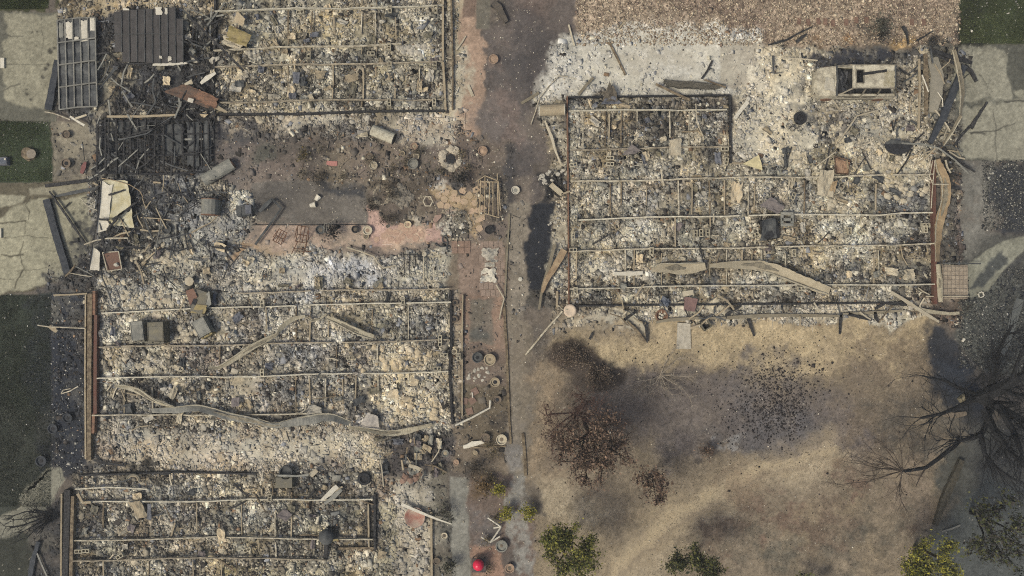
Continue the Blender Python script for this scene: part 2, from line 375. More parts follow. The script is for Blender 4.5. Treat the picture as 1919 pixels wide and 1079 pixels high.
for x, y, rx, ry, c in [(1200, 240, 90, 30, (120, 107, 86)), (1350, 240, 20, 60, (84, 78, 72)), (1240, 360, 60, 40, (122, 110, 92)), (1440, 420, 60, 30, (140, 128, 108)), (1380, 350, 30, 36, (174, 158, 128)), (1640, 350, 90, 30, (178, 164, 132)), (1560, 330, 60, 36, (166, 152, 120)),
                     (1690, 400, 60, 50, (112, 111, 108)), (1715, 370, 34, 46, (104, 105, 104)), (1690, 440, 44, 30, (104, 104, 103)), (1640, 420, 40, 24, (118, 108, 88)), (1500, 500, 60, 20, (124, 112, 86)), (1640, 500, 70, 26, (112, 108, 98)), (1580, 520, 40, 14, (100, 99, 98)), (1730, 500, 24, 60, (84, 79, 74)), (1735, 555, 40, 20, (76, 74, 72)), (1730, 420, 18, 60, (78, 72, 68)),
                     (1180, 530, 50, 20, (110, 100, 84)), (1150, 490, 26, 14, (196, 186, 164)), (1190, 512, 30, 7, (224, 218, 204)), (1100, 440, 30, 60, (150, 140, 116)), (1280, 400, 60, 30, (142, 132, 110)), (1225, 385, 14, 18, (128, 128, 132)), (1330, 545, 20, 14, (110, 112, 118)), (1300, 520, 40, 10, (84, 80, 74))]:
    L(circ(x, y, rx, ry), c, 14, 10, .8, .45, 2)
L(R4(1066, 182, 1368, 200), (92, 82, 70), 5, 4, .8, .3, 2)
L(R4(1070, 562, 1700, 572), (96, 86, 72), 4, 4, .7, .4, 2)
L([(1075, 574), (1740, 566), (1740, 604), (1300, 606), (1240, 600), (1075, 612)], (170, 159, 138), 5, 6, 1, .2, 2, rub=.7)
L([(1040, 575), (1110, 575), (1200, 600), (1120, 620), (1040, 610)], (140, 128, 110), 10, 8, .8, .3, rub=.2)
L([(1010, 190), (1062, 185), (1064, 575), (1036, 575), (1030, 330), (1012, 250)], (150, 139, 118), 6, 6, 1, .2, 2, rub=.75)
L([(985, 215), (1035, 220), (1030, 320), (985, 330)], (92, 84, 76), 10, 8, .8, .3)
L([(955, 330), (990, 330), (985, 570), (955, 570)], (112, 102, 92), 5, 4, .9)
L([(986, 385), (1010, 372), (1038, 372), (1040, 400), (1032, 430), (1042, 455), (1030, 490), (1016, 560), (984, 560)], (41, 43, 48), 4, 5, .97, rub=.0)
L([(1000, 330), (1060, 318), (1062, 365), (1010, 372)], (40, 41, 44), 5, 6, .92, rub=.15)
L([(984, 540), (1040, 545), (1040, 574), (984, 574)], (80, 76, 70), 4, 4, .85, rub=.2)
L([(1764, 495), (1816, 495), (1816, 562), (1764, 562)], (142, 131, 116), 3, 2, 1, rub=.15)
L([(1764, 300), (1800, 300), (1800, 495), (1764, 495)], (84, 80, 74), 5, 5, .9, .2, 2, rub=.5)
L([(1795, 300), (1862, 300), (1858, 440), (1810, 490), (1795, 490)], (108, 105, 98), 8, 8, .95, .3)
L([(1700, 560), (1800, 560), (1790, 600), (1700, 600)], (112, 96, 84), 8, 8, .8, .3, rub=.4)
L(line([(1796, 330), (1796, 490)], 9), (86, 66, 58), 4, 3, .7, .4)
CP = [(1812, 494), (1850, 470), (1880, 452), (1919, 443), (1990, 440), (1990, 470), (1919, 472), (1893, 493), (1870, 520), (1850, 545), (1816, 560)]
L(CP, (130, 128, 114), 2, 1, 1, rub=0, flat=1); L([(1820, 535), (1845, 500), (1873, 472), (1890, 494), (1862, 510), (1838, 540)], (66, 68, 68), 3, 4, .9)
# driveway, right
DR = [(1742, 83), (1990, 83), (1990, 300), (1790, 302), (1745, 250)]
L(DR, (86, 85, 77), 2, 1, 1, rub=0, flat=1)
L([(1760, 84), (1850, 84), (1884, 95), (1886, 140), (1898, 170), (1896, 190), (1790, 188), (1790, 120)], (137, 133, 118), 3, 3, .95, flat=1)
L([(1800, 195), (1990, 192), (1990, 300), (1800, 300)], (137, 133, 118), 4, 4, .95, flat=1); L(circ(1916, 180, 14, 9), (140, 136, 120), 3, 3, .9)
L([(1745, 85), (1800, 85), (1800, 300), (1745, 300)], (112, 106, 95), 10, 10, .8, .3, rub=.35)
for pts, w in [([(1860, 210), (1866, 235), (1864, 270), (1868, 300)], 2.2), ([(1813, 250), (1840, 246), (1866, 243), (1900, 232)], 3), ([(1880, 192), (1935, 192)], 5), ([(1822, 84), (1820, 104)], 2), ([(1836, 140), (1846, 155), (1852, 172), (1856, 150)], 2.5), ([(1818, 250), (1836, 248), (1848, 250)], 7)]: L_crack(pts, w, (62, 60, 55), 1.2, 1.5, .85)
# ---- lawns
L([(1796, -80), (1990, -80), (1990, 83), (1796, 83)], (54, 60, 42), 2, 1); L([(1796, -40), (1840, -40), (1840, 83), (1796, 83)], (38, 38, 34), 14, 10, .8, .3)
L([(-80, -80), (95, -80), (90, 16), (40, 22), (0, 27), (-80, 27)], (62, 64, 42), 3, 3)
L([(105, -80), (150, -80), (148, 12), (106, 15)], (58, 60, 40), 4, 3)
L([(-80, 226), (98, 226), (98, 341), (-80, 341)], (54, 62, 46), 2, 1.5)
L([(-80, 551), (98, 551), (98, 880), (30, 955), (-80, 1010)], (50, 55, 46), 3, 2); L([(50, 560), (98, 552), (98, 840), (60, 830)], (46, 50, 54), 14, 10, .85, .3)
L([(-80, 1000), (60, 985), (70, 1150), (-80, 1150)], (54, 55, 48), 6, 4); L([(0, 760), (98, 780), (90, 880), (20, 960), (-60, 960)], (60, 61, 56), 16, 10, .7, .3)
# left drive (upper and lower)
L([(-80, 22), (110, 22), (108, 228), (-80, 228)], (92, 90, 80), 2, 1, 1, flat=1)
L([(9, 28), (40, 24), (107, 24), (110, 110), (104, 150), (88, 206), (30, 200), (6, 186), (6, 172), (14, 166), (6, 158), (6, 128), (8, 100), (6, 80), (20, 70), (10, 56)], (136, 131, 113), 3, 3, .97, flat=1)
for pts, w in [([(5, 125), (60, 124), (104, 120)], 1.6), ([(5, 65), (22, 68), (45, 67)], 3), ([(5, 172), (20, 164), (38, 160)], 3), ([(80, 30), (78, 90), (75, 110)], 1.2)]: L_crack(pts, w, (68, 65, 58), 1.2, 1.5, .8)
for x, y, r in [(81, 147, 4), (88, 122, 3), (50, 178, 3), (70, 57, 2.5), (57, 190, 3), (92, 95, 5), (100, 90, 3), (60, 60, 2), (52, 170, 2), (85, 130, 4)]: L(circ(x, y, r), (54, 52, 48), 2, 2, .85)
L([(-80, 342), (60, 342), (185, 338), (185, 400), (170, 470), (130, 515), (60, 545), (0, 552), (-80, 552)], (90, 84, 70), 2, 1, 1, flat=1)
L([(-80, 362), (30, 363), (52, 366), (48, 380), (20, 387), (-80, 390)], (146, 141, 122), 3, 3, .97); L([(0, 408), (30, 388), (52, 383), (60, 374), (90, 372), (120, 372), (180, 366), (180, 400), (165, 480), (130, 512), (90, 530), (0, 550), (-80, 550), (-80, 412)], (144, 139, 119), 3, 3, .97)
L([(54, 350), (95, 345), (180, 340), (176, 352), (100, 366), (60, 364)], (138, 132, 114), 3, 3, .9)
for pts, w in [([(-5, 447), (90, 446)], 1.5), ([(60, 368), (52, 384), (57, 400), (55, 415)], 3), ([(0, 418), (30, 418), (50, 416)], 4), ([(49, 416), (49, 444)], 1.5), ([(46, 455), (38, 475), (42, 500), (48, 512)], 2.5), ([(0, 480), (20, 482), (45, 478)], 5), ([(42, 505), (35, 520), (28, 540)], 4), ([(48, 508), (80, 503), (100, 495)], 1.2), ([(0, 521), (28, 523)], 1.5), ([(30, 507), (45, 508)], 1.5)]: L_crack(pts, w, (64, 60, 50), 1.2, 1.5, .85)
L([(90, 500), (180, 470), (185, 560), (60, 560)], (66, 66, 66), 16, 14, .9, .35, 0, rub=.35)
for x, y, r in [(130, 400, 5), (150, 420, 8), (160, 400, 12), (150, 455, 8), (128, 470, 5), (170, 380, 8), (165, 430, 9), (138, 402, 4)]: L(circ(x, y, r), (52, 52, 52), 4, 5, .85, .5, 2)
# gravel strip and black ash on the left
L([(98, 228), (180, 228), (178, 338), (98, 338)], (132, 124, 108), 3, 2, 1, rub=.05); L([(98, 228), (112, 228), (112, 338), (98, 338)], (96, 90, 80), 5, 4, .8)
L([(140, 300), (180, 300), (180, 338), (110, 338)], (92, 86, 78), 10, 8, .8, .4)
L([(97, 551), (165, 551), (165, 880), (98, 880)], (46, 49, 56), 4, 4, 1, rub=.18); L([(108, 560), (165, 555), (160, 640), (120, 640)], (86, 84, 80), 12, 12, .8, .5, 2)
L(R4(97, 565, 116, 618), (88, 86, 80), 2, 2, .9); L([(125, 705), (165, 700), (165, 800), (140, 780)], (98, 96, 92), 10, 9, .75, .6, 2); L([(70, 780), (110, 770), (105, 830), (68, 830)], (62, 63, 60), 4, 3, .9)
L([(60, 830), (170, 800), (180, 880), (120, 900), (70, 890)], (40, 42, 48), 12, 10, .9, .2)
L([(-80, 990), (5, 965), (30, 950), (55, 910), (88, 880), (112, 876), (116, 900), (105, 940), (70, 975), (20, 1005), (-80, 1030)], (122, 119, 106), 3, 3, 1, flat=1)
L([(60, 985), (130, 930), (140, 1150), (60, 1150)], (54, 55, 58), 8, 6, .9, .2, rub=.15)
# ---- upper-left lot
L([(120, -80), (410, -80), (408, 30), (215, 18), (180, 40), (112, 36)], (146, 131, 105), 5, 6, 1, rub=.85)
L([(178, 28), (345, 10), (410, 30), (412, 215), (400, 330), (176, 335), (178, 215), (112, 210)], (66, 65, 65), 6, 7, 1, rub=.7)
L([(345, 25), (410, 30), (408, 130), (350, 120)], (104, 99, 88), 10, 10, .85, .35, rub=.9); L(R4(180, 195, 330, 222), (112, 104, 92), 6, 7, .8, .4, 2, rub=.7)
L([(190, 225), (405, 225), (400, 300), (180, 330)], (56, 58, 60), 8, 6, .85, .2, rub=.3); L([(225, 296), (350, 290), (350, 325), (225, 325)], (96, 88, 74), 6, 8, .7, .5, 2)
HT = [(402, -80), (832, -80), (834, 212), (404, 214)]
L(HT, (143, 134, 114), 4, 3, 1, rub=1.0)
for x, y, rx, ry, c in [(450, 40, 40, 40, (150, 138, 112)), (500, 165, 40, 24, (112, 108, 96)), (440, 160, 40, 30, (134, 124, 106)), (600, 60, 60, 30, (146, 132, 100)), (700, 100, 24, 12, (88, 82, 74)), (620, 106, 36, 10, (92, 86, 76)), (760, 170, 24, 14, (112, 112, 114)), (800, 165, 24, 20, (86, 82, 80)), (725, 160, 50, 22, (150, 138, 108)), (780, 95, 34, 20, (176, 164, 134)), (820, 85, 14, 18, (82, 76, 70)), (670, 195, 60, 8, (86, 80, 72)), (480, 10, 60, 10, (80, 78, 78)), (700, 5, 80, 8, (76, 74, 72))]:
    L(circ(x, y, rx, ry), c, 12, 9, .8, .4, 2)
L([(410, 212), (838, 208), (866, 262), (430, 268)], (150, 139, 121), 5, 6, 1, .2, 2, rub=.6); L([(400, 225), (600, 232), (720, 255), (700, 275), (420, 290)], (84, 80, 78), 14, 14, .85, .35, 2, rub=.4); L([(760, 215), (870, 215), (870, 262), (720, 262)], (160, 141, 120), 8, 8, .7, .3, rub=.4)
L([(834, -80), (856, -80), (862, 150), (850, 215), (836, 215)], (150, 140, 118), 5, 6, .9, .3, 2, rub=.6)
# ---- garden between the houses
L([(420, 266), (955, 262), (955, 468), (440, 480), (400, 400), (400, 320)], (110, 99, 91), 6, 6, 1, rub=.07)
L([(600, 275), (660, 275), (655, 330), (600, 335)], (122, 109, 88), 8, 8, .7, .4); L(circ(545, 295, 40, 20), (78, 74, 68), 14, 12, .7, .5); L(circ(735, 300, 60, 30), (116, 106, 92), 16, 14, .7, .6, 2); L([(480, 268), (520, 268), (520, 300), (480, 300)], (84, 84, 76), 8, 8, .8)
L(R4(474, 340, 692, 421), (106, 100, 93), 2, 1.5, 1, rub=0); L([(474, 345), (560, 345), (540, 420), (474, 420)], (82, 78, 74), 24, 10, .8, .2); L([(600, 338), (690, 340), (690, 372), (660, 364), (610, 362), (592, 350)], (60, 60, 62), 6, 6, .92)
L([(690, 330), (815, 330), (820, 400), (760, 420), (692, 400)], (82, 74, 64), 6, 6, .9, .2, rub=.2)
L([(440, 423), (700, 421), (700, 455), (620, 462), (560, 485), (420, 488)], (162, 142, 126), 4, 4, 1, flat=.5, rub=.03); L([(400, 450), (540, 470), (560, 490), (420, 492)], (160, 132, 100), 8, 8, .8, .3)
L([(690, 385), (712, 395), (735, 418), (810, 420), (850, 370), (870, 385), (835, 430), (840, 452), (700, 456), (690, 430)], (172, 144, 132), 3, 3, 1, flat=.5, rub=0)
L([(720, 425), (800, 420), (800, 452), (715, 455)], (184, 158, 134), 6, 6, .8, .3); L([(795, 350), (880, 355), (905, 340), (905, 420), (900, 450), (880, 430), (850, 385), (815, 372)], (156, 136, 108), 5, 5, 1)
L(circ(795, 395, 22, 28), (112, 104, 92), 8, 8, .8, .4, rub=.3); L(circ(850, 420, 36, 30), (118, 112, 100), 5, 4, .95, .2, 2, rub=.6); L(circ(862, 342, 16, 16), (66, 66, 68), 6, 5, .9); L(circ(833, 352, 16, 10), (186, 178, 164), 5, 5, .8, .5, 2)
L([(690, 268), (945, 268), (945, 335), (820, 340), (690, 335)], (92, 84, 74), 12, 10, .7, .5, 2, rub=.22)
L([(560, 270), (690, 270), (690, 338), (560, 335)], (94, 86, 76), 12, 10, .6, .6, 2, rub=.10)
L([(895, 325), (945, 320), (945, 420), (895, 410)], (112, 101, 88), 6, 5, .8, .3, rub=.3); L([(940, 270), (960, 270), (960, 400), (944, 400)], (70, 68, 68), 6, 4, .85)
# strip of beds and paving right of the middle house
L([(846, 452), (950, 448), (955, 890), (850, 890)], (116, 104, 90), 4, 4, 1, rub=.03); L(R4(860, 455, 944, 560), (134, 116, 103), 3, 2, 1, flat=.7); L(R4(864, 555, 944, 680), (140, 117, 101), 5, 3, 1)
L(R4(881, 560, 926, 648), (110, 103, 92), 3, 3, .95); L(circ(903, 630, 18, 16), (84, 84, 80), 6, 5, .8); L(R4(866, 655, 945, 720), (112, 99, 89), 6, 6, .9); L([(866, 720), (948, 720), (952, 832), (862, 830)], (100, 90, 76), 5, 4, 1, rub=.05)
L(circ(935, 785, 20, 14), (70, 64, 58), 8, 6, .8); L(R4(846, 545, 866, 800), (146, 134, 116), 4, 5, .9, .3, 2, rub=.4); L([(846, 740), (862, 740), (866, 800), (846, 800)], (66, 66, 68), 6, 5, .85)
L(R4(952, 380, 985, 900), (128, 119, 106), 4, 4, .95, rub=.05); L([(960, 570), (1000, 600), (985, 900), (955, 900)], (118, 108, 94), 6, 6, .8, .2); L([(948, 830), (980, 830), (978, 960), (945, 950)], (126, 122, 118), 5, 5, .9, .3)
# ---- middle-left lot
L([(170, 332), (400, 325), (470, 345), (474, 420), (430, 480), (470, 548), (170, 550), (178, 440)], (124, 120, 110), 6, 7, 1, rub=.8)
for x, y, rx, ry, c, k in [(300, 350, 60, 36, (64, 66, 70), .85), (330, 395, 60, 40, (110, 112, 116), .7), (215, 405, 30, 40, (150, 146, 136), .7), (225, 420, 40, 30, (48, 50, 54), .75), (200, 450, 36, 24, (48, 50, 54), .8), (350, 450, 50, 30, (136, 134, 122), .7), (310, 455, 20, 30, (72, 74, 78), .7), (410, 410, 40, 40, (98, 96, 90), .7), (400, 490, 30, 30, (92, 90, 84), .7), (290, 490, 40, 20, (170, 162, 142), .75), (240, 500, 24, 20, (60, 60, 60), .8), (260, 520, 28, 16, (62, 62, 62), .8), (430, 380, 24, 20, (118, 116, 108), .7), (340, 350, 24, 16, (150, 150, 148), .6), (330, 525, 50, 14, (92, 88, 78), .8), (420, 520, 40, 22, (138, 130, 116), .7)]:
    L(circ(x, y, rx, ry), c, 14, 12, k, .5, 2)
HM = [(180, 548), (846, 540), (846, 800), (850, 830), (740, 820), (180, 812)]
L([(440, 480), (845, 462), (848, 560), (440, 562)], (164, 157, 143), 8, 8, 1, .15, 2, rub=.8)
for x, y, rx, ry, c in [(640, 510, 70, 30, (164, 164, 166)), (520, 520, 40, 30, (140, 134, 122)), (800, 500, 50, 34, (128, 122, 102)), (700, 495, 40, 26, (158, 158, 160)), (480, 500, 20, 20, (120, 116, 108))]: L(circ(x, y, rx, ry), c, 14, 10, .75, .4, 2)
L(HM, (143, 134, 116), 5, 3, 1, rub=1.0)
for x, y, rx, ry, c in [(220, 600, 40, 26, (156, 144, 120)), (205, 610, 14, 24, (82, 80, 78)), (350, 620, 30, 22, (132, 130, 124)), (240, 680, 60, 20, (112, 106, 98)), (390, 680, 60, 20, (116, 102, 92)), (330, 740, 60, 24, (116, 114, 108)), (240, 745, 50, 22, (96, 92, 84)), (480, 610, 30, 30, (106, 100, 94)), (590, 560, 60, 16, (120, 118, 116)), (700, 590, 80, 26, (150, 140, 110)), (800, 595, 34, 30, (92, 90, 92)), (815, 610, 12, 16, (196, 190, 180)), (670, 585, 40, 16, (98, 94, 86)), (560, 670, 60, 24, (126, 122, 118)), (670, 670, 24, 24, (92, 86, 86)), (750, 670, 60, 26, (164, 148, 118)), (760, 740, 80, 50, (182, 166, 134)), (740, 750, 30, 20, (206, 190, 160)), (560, 735, 50, 26, (98, 98, 98)), (580, 760, 30, 14, (206, 198, 180)), (670, 730, 30, 40, (106, 102, 96)), (800, 790, 60, 14, (176, 164, 140)), (500, 740, 30, 30, (134, 124, 112)), (420, 730, 40, 24, (128, 118, 100)), (700, 780, 40, 20, (140, 134, 128)), (170, 680, 8, 120, (78, 72, 66))]:
    L(circ(x, y, rx, ry), c, 12, 10, .78, .45, 2)
L([(168, 812), (700, 790), (735, 830), (720, 885), (600, 895), (165, 890)], (156, 142, 120), 6, 6, 1, rub=.55); L([(165, 870), (290, 866), (290, 884), (165, 886)], (64, 62, 58), 5, 5, .85, .2); L(circ(265, 868, 24, 9), (48, 46, 43), 4, 4, .9)
for x, y, rx, ry, c in [(200, 845, 36, 16, (126, 108, 90)), (420, 850, 60, 20, (164, 150, 132)), (260, 825, 40, 14, (120, 114, 102)), (450, 820, 40, 12, (120, 116, 108)), (560, 830, 80, 20, (160, 148, 128)), (690, 850, 30, 24, (196, 180, 152)), (640, 860, 40, 20, (120, 108, 100)), (350, 895, 80, 10, (112, 106, 94)), (175, 900, 20, 20, (70, 70, 72))]: L(circ(x, y, rx, ry), c, 12, 10, .78, .4, 2)
L([(700, 820), (850, 830), (860, 890), (720, 890)], (88, 82, 80), 8, 8, .95, .2, 2, rub=.45); L([(690, 815), (730, 830), (710, 870), (660, 860)], (178, 162, 134), 8, 8, .8, .3, 2)
# ---- lower-left lot
HB = [(138, 888), (702, 888), (704, 1150), (132, 1150)]
L(HB, (128, 119, 101), 5, 3, 1, rub=1.0)
for x, y, rx, ry, c in [(230, 905, 60, 12, (158, 146, 122)), (320, 905, 60, 14, (112, 106, 96)), (170, 990, 30, 18, (92, 92, 94)), (350, 955, 36, 16, (102, 102, 106)), (280, 990, 60, 16, (124, 112, 92)), (400, 975, 40, 26, (112, 110, 100)), (170, 1045, 50, 16, (124, 112, 90)), (250, 1040, 50, 14, (104, 100, 92)), (250, 1070, 60, 12, (100, 102, 104)), (430, 1070, 50, 14, (132, 122, 86)), (560, 1070, 80, 14, (154, 144, 106)), (630, 980, 30, 40, (82, 84, 82)), (660, 970, 24, 30, (122, 116, 94)), (560, 980, 40, 24, (112, 106, 92)), (560, 920, 50, 18, (120, 112, 96)), (670, 915, 40, 20, (110, 100, 88)), (600, 920, 24, 24, (74, 72, 70)), (640, 1015, 60, 10, (68, 66, 64)), (590, 990, 20, 18, (150, 140, 106))]: L(circ(x, y, rx, ry), c, 12, 10, .78, .4, 2)
L(R4(684, 930, 704, 1026), (66, 64, 62), 4, 3, .85)
L([(704, 895), (812, 893), (812, 1150), (704, 1150)], (150, 140, 124), 4, 4, 1, rub=.5); L([(704, 930), (738, 930), (738, 1150), (704, 1150)], (142, 134, 106), 5, 5, .8, .2); L([(700, 895), (735, 895), (735, 945), (700, 945)], (120, 100, 84), 8, 8, .8, .4)
for x in (738, 762, 788): L(line([(x, 905), (x + 1, 960), (x - 1, 1010), (x + 1, 1079), (x, 1150)], 3.5), (64, 60, 56), 1.6, 2.5, .85, .25, 2)
L([(808, 890), (846, 890), (846, 1150), (808, 1150)], (104, 99, 88), 5, 5, .95, .2, rub=.15); L(circ(828, 1000, 18, 26), (78, 76, 70), 8, 8, .8, .3); L(R4(812, 960, 845, 1030), (84, 82, 78), 8, 8, .6, .5)
L(R4(845, 896, 880, 1150), (132, 129, 120), 2, 1.5, 1, rub=0, flat=1)
L([(880, 890), (960, 890), (1000, 960), (1000, 1150), (880, 1150)], (112, 98, 89), 4, 4, 1); L([(884, 950), (950, 960), (945, 1025), (884, 1025)], (100, 96, 94), 8, 8, .8, .3); L([(882, 1022), (945, 1022), (945, 1150), (882, 1150)], (152, 122, 104), 4, 4, .85, .15); L([(940, 1030), (975, 1030), (975, 1090), (940, 1090)], (86, 80, 76), 6, 6, .8, .3); L(circ(890, 885, 20, 22), (70, 66, 62), 8, 6, .8)
L(circ(905, 910, 22, 20), (92, 76, 56), 10, 8, .8, .3); L([(958, 895), (990, 900), (1000, 1150), (970, 1150)], (140, 137, 130), 5, 7, .85, .4, 2); L([(985, 900), (1010, 900), (1015, 960), (990, 960)], (80, 74, 70), 8, 6, .7, .4)
# ---- fine grain of the albedo
r1, r2 = np.random.default_rng(11), np.random.default_rng(12)
fine = lattice(None, 91, 3.4) * .5 + lattice(None, 92, 6.5) * .35 + r1.random((NY, NX)) * .3
fine = (fine - fine.mean()) / fine.std()
mid = fbm(21, 22, 3); mid = (mid - mid.mean()) / mid.std()
big = fbm(22, 160, 4); big = (big - big.mean()) / big.std()
contrast = .10 + .15 * np.clip(RUB, 0, 1) + .02
mul = np.exp(fine * contrast + mid * (.05 + .10 * np.clip(RUB, 0, 1)) + big * .05)
gravel = mask([(1080, -80), (1796, -80), (1796, 84), (1440, 80), (1082, 50)], 8, 6)
sl, a = gravel; mul[sl] *= np.exp(a * fine[sl] * .24)
rk = np.clip(RUB * 1.3, 0, 1); m12 = fbm(61, 13, 2); m12 = (m12 - m12.mean()) / m12.std(); m34 = fbm(62, 36, 3); m34 = (m34 - m34.mean()) / m34.std(); m80 = fbm(63, 80, 4, .65); m80 = (m80 - m80.mean()) / m80.std(); m81 = fbm(64, 70, 5, .7); m81 = (m81 - m81.mean()) / m81.std()
mul *= np.exp(rk * (m12 * .16 + m34 * .15)); k_ = (np.clip((m80 - .75) / .8, 0, 1) * rk * .5)[..., None]; ALB[:] = ALB * (1 - k_) + np.array(C(82, 78, 72), np.float32) * k_
k_ = (np.clip((m81 - .9) / .7, 0, 1) * rk * .5)[..., None]; ALB[:] = ALB * (1 - k_) + np.array(C(180, 169, 142), np.float32) * k_
ALB *= (mul * (1 + .14 * np.clip(RUB, 0, 1) ** 1.5))[..., None]
# drifts of soft ash and soot lying over the debris
def D(cx, cy, rx, ry, rgb, o, cover=.5, f=None, warp=12, brk=.3, bi=2):
    r = mask(circ(cx, cy, rx, ry, 18), f or min(rx, ry) * .6, warp, brk, bi)
    if r is None: return
    sl, a = r; k = (a * o)[..., None]; ALB[sl] = ALB[sl] * (1 - k) + np.array(C(*rgb), np.float32) * k; RUB[sl] *= 1 - a * cover
ASH, ASHB, CREAM, SOOT, SOOTB = (194, 187, 169), (174, 172, 170), (198, 186, 158), (58, 58, 61), (92, 92, 93)
for v in ((1250, 110, 170, 55, ASH, .45), (1130, 150, 60, 34, ASH, .4), (1402, 240, 26, 60, ASH, .5), (1480, 240, 46, 56, ASH, .4), (1655, 240, 50, 22, ASH, .5), (1470, 130, 40, 34, ASH, .4), (1040, 260, 16, 70, ASH, .35), (1048, 470, 14, 90, ASH, .4), (1180, 590, 100, 12, ASH, .45), (1400, 586, 140, 9, ASH, .5), (1620, 584, 110, 10, ASH, .5), (1105, 445, 34, 18, ASH, .35), (1385, 360, 20, 26, CREAM, .4), (1680, 330, 70, 26, CREAM, .4), (1560, 390, 50, 22, CREAM, .35), (1250, 380, 60, 22, ASH, .25), (1480, 520, 70, 12, ASH, .3), (1150, 500, 50, 14, ASH, .35), (1300, 440, 60, 14, ASH, .25),
          (640, 510, 110, 32, ASHB, .5), (520, 520, 60, 30, ASH, .4), (790, 500, 60, 34, ASH, .4), (350, 830, 150, 26, ASH, .45), (560, 835, 120, 28, ASH, .45), (690, 850, 40, 22, CREAM, .5), (770, 720, 70, 70, CREAM, .42), (760, 790, 80, 26, CREAM, .42), (250, 610, 40, 26, ASH, .4), (250, 560, 70, 12, ASH, .45), (700, 580, 80, 18, CREAM, .3), (420, 560, 60, 16, ASH, .3), (480, 730, 50, 20, ASH, .3), (340, 480, 70, 30, ASH, .4), (400, 420, 50, 40, ASHB, .35), (330, 350, 40, 20, ASHB, .35),
          (850, 160, 12, 110, ASH, .45), (790, 232, 80, 26, ASH, .4), (600, 225, 70, 14, ASH, .4), (260, 10, 130, 12, CREAM, .35), (450, 40, 40, 26, CREAM, .3), (620, 60, 70, 18, CREAM, .25), (730, 155, 50, 20, CREAM, .25), (775, 990, 40, 90, ASH, .4), (230, 910, 80, 16, ASH, .4), (720, 1000, 16, 70, CREAM, .3), (560, 1065, 80, 12, CREAM, .3), (440, 965, 60, 14, ASH, .2)): D(*v)
for v in ((290, 170, 120, 60, SOOT, .45, .3), (280, 270, 110, 50, SOOT, .55, .4), (215, 430, 50, 40, SOOT, .5, .3), (300, 350, 50, 40, SOOTB, .4, .3), (480, 250, 90, 16, SOOT, .55, .5), (600, 300, 50, 20, SOOT, .2, .3), (310, 90, 120, 80, SOOT, .35, .2), (230, 300, 60, 40, SOOT, .5, .3), (185, 460, 40, 60, SOOT, .35, .3), (250, 520, 60, 16, SOOT, .35, .2), (1270, 160, 60, 10, SOOT, .3, .2), (1455, 430, 40, 30, SOOT, .3, .2), (1560, 310, 20, 40, SOOT, .25, .2), (440, 300, 40, 30, SOOTB, .4, .3), (560, 5, 80, 8, SOOT, .4, .2), (670, 106, 50, 8, SOOT, .45, .2), (812, 600, 30, 24, SOOTB, .45, .2), (590, 745, 34, 24, SOOTB, .45, .2), (670, 710, 28, 36, SOOTB, .35, .2), (660, 985, 34, 36, SOOT, .45, .3), (780, 850, 70, 26, SOOT, .4, .3), (165, 960, 36, 100, SOOT, .35, .2), (188, 700, 18, 130, SOOTB, .35, .2), (200, 880, 60, 10, SOOT, .4, .3), (270, 740, 60, 22, SOOTB, .3, .2),
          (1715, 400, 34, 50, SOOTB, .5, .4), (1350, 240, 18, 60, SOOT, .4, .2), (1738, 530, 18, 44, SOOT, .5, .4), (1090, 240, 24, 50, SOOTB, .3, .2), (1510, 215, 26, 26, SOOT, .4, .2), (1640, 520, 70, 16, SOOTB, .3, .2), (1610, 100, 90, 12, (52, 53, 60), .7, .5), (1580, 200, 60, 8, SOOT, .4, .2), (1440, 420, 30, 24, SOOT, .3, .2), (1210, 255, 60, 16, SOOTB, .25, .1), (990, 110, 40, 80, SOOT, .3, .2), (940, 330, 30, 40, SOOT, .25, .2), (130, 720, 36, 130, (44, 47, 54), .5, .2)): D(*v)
for v in ((520, 470, 60, 14, (150, 138, 120), .5, 0), (640, 450, 50, 12, (150, 138, 122), .5, 0), (580, 430, 30, 8, (110, 98, 90), .5, 0), (610, 440, 20, 12, (84, 78, 74), .55, 0), (760, 442, 40, 12, (176, 158, 140), .4, 0), (470, 440, 24, 20, (104, 98, 90), .6, 0), (700, 430, 16, 20, (112, 98, 90), .45, 0), (560, 380, 60, 26, (88, 83, 78), .45, 0), (650, 395, 30, 16, (118, 112, 104), .4, 0), (510, 400, 26, 22, (78, 75, 73), .45, 0), (690, 300, 60, 22, (122, 108, 96), .35, 0), (790, 320, 60, 14, (84, 77, 70), .4, 0), (860, 300, 40, 26, (112, 98, 90), .35, 0), (870, 600, 12, 60, (122, 108, 98), .4, 0), (930, 600, 12, 60, (118, 106, 96), .4, 0),
          (905, 220, 26, 40, (122, 112, 106), .4, 0), (950, 160, 30, 40, (84, 79, 77), .4, 0), (940, 70, 24, 30, (116, 106, 98), .35, 0), (1000, 60, 40, 36, (88, 80, 77), .35, 0), (985, 230, 24, 30, (128, 118, 108), .35, 0), (960, 300, 26, 24, (72, 69, 69), .45, 0), (970, 650, 16, 60, (126, 116, 104), .4, 0), (965, 800, 14, 50, (112, 106, 100), .4, 0),
          (290, 365, 40, 30, SOOT, .6, .5), (250, 420, 30, 40, SOOT, .5, .4), (360, 360, 40, 24, SOOTB, .4, .4), (420, 470, 30, 40, SOOTB, .35, .3), (310, 460, 20, 40, SOOTB, .4, .3), (420, 270, 40, 30, SOOT, .5, .4), (170, 500, 40, 30, SOOT, .5, .3), (390, 200, 30, 40, SOOT, .35, .2)): D(*v)
TR = [(1120, 1120), (1160, 1060), (1225, 1005), (1300, 950), (1390, 900), (1480, 862), (1570, 838)]
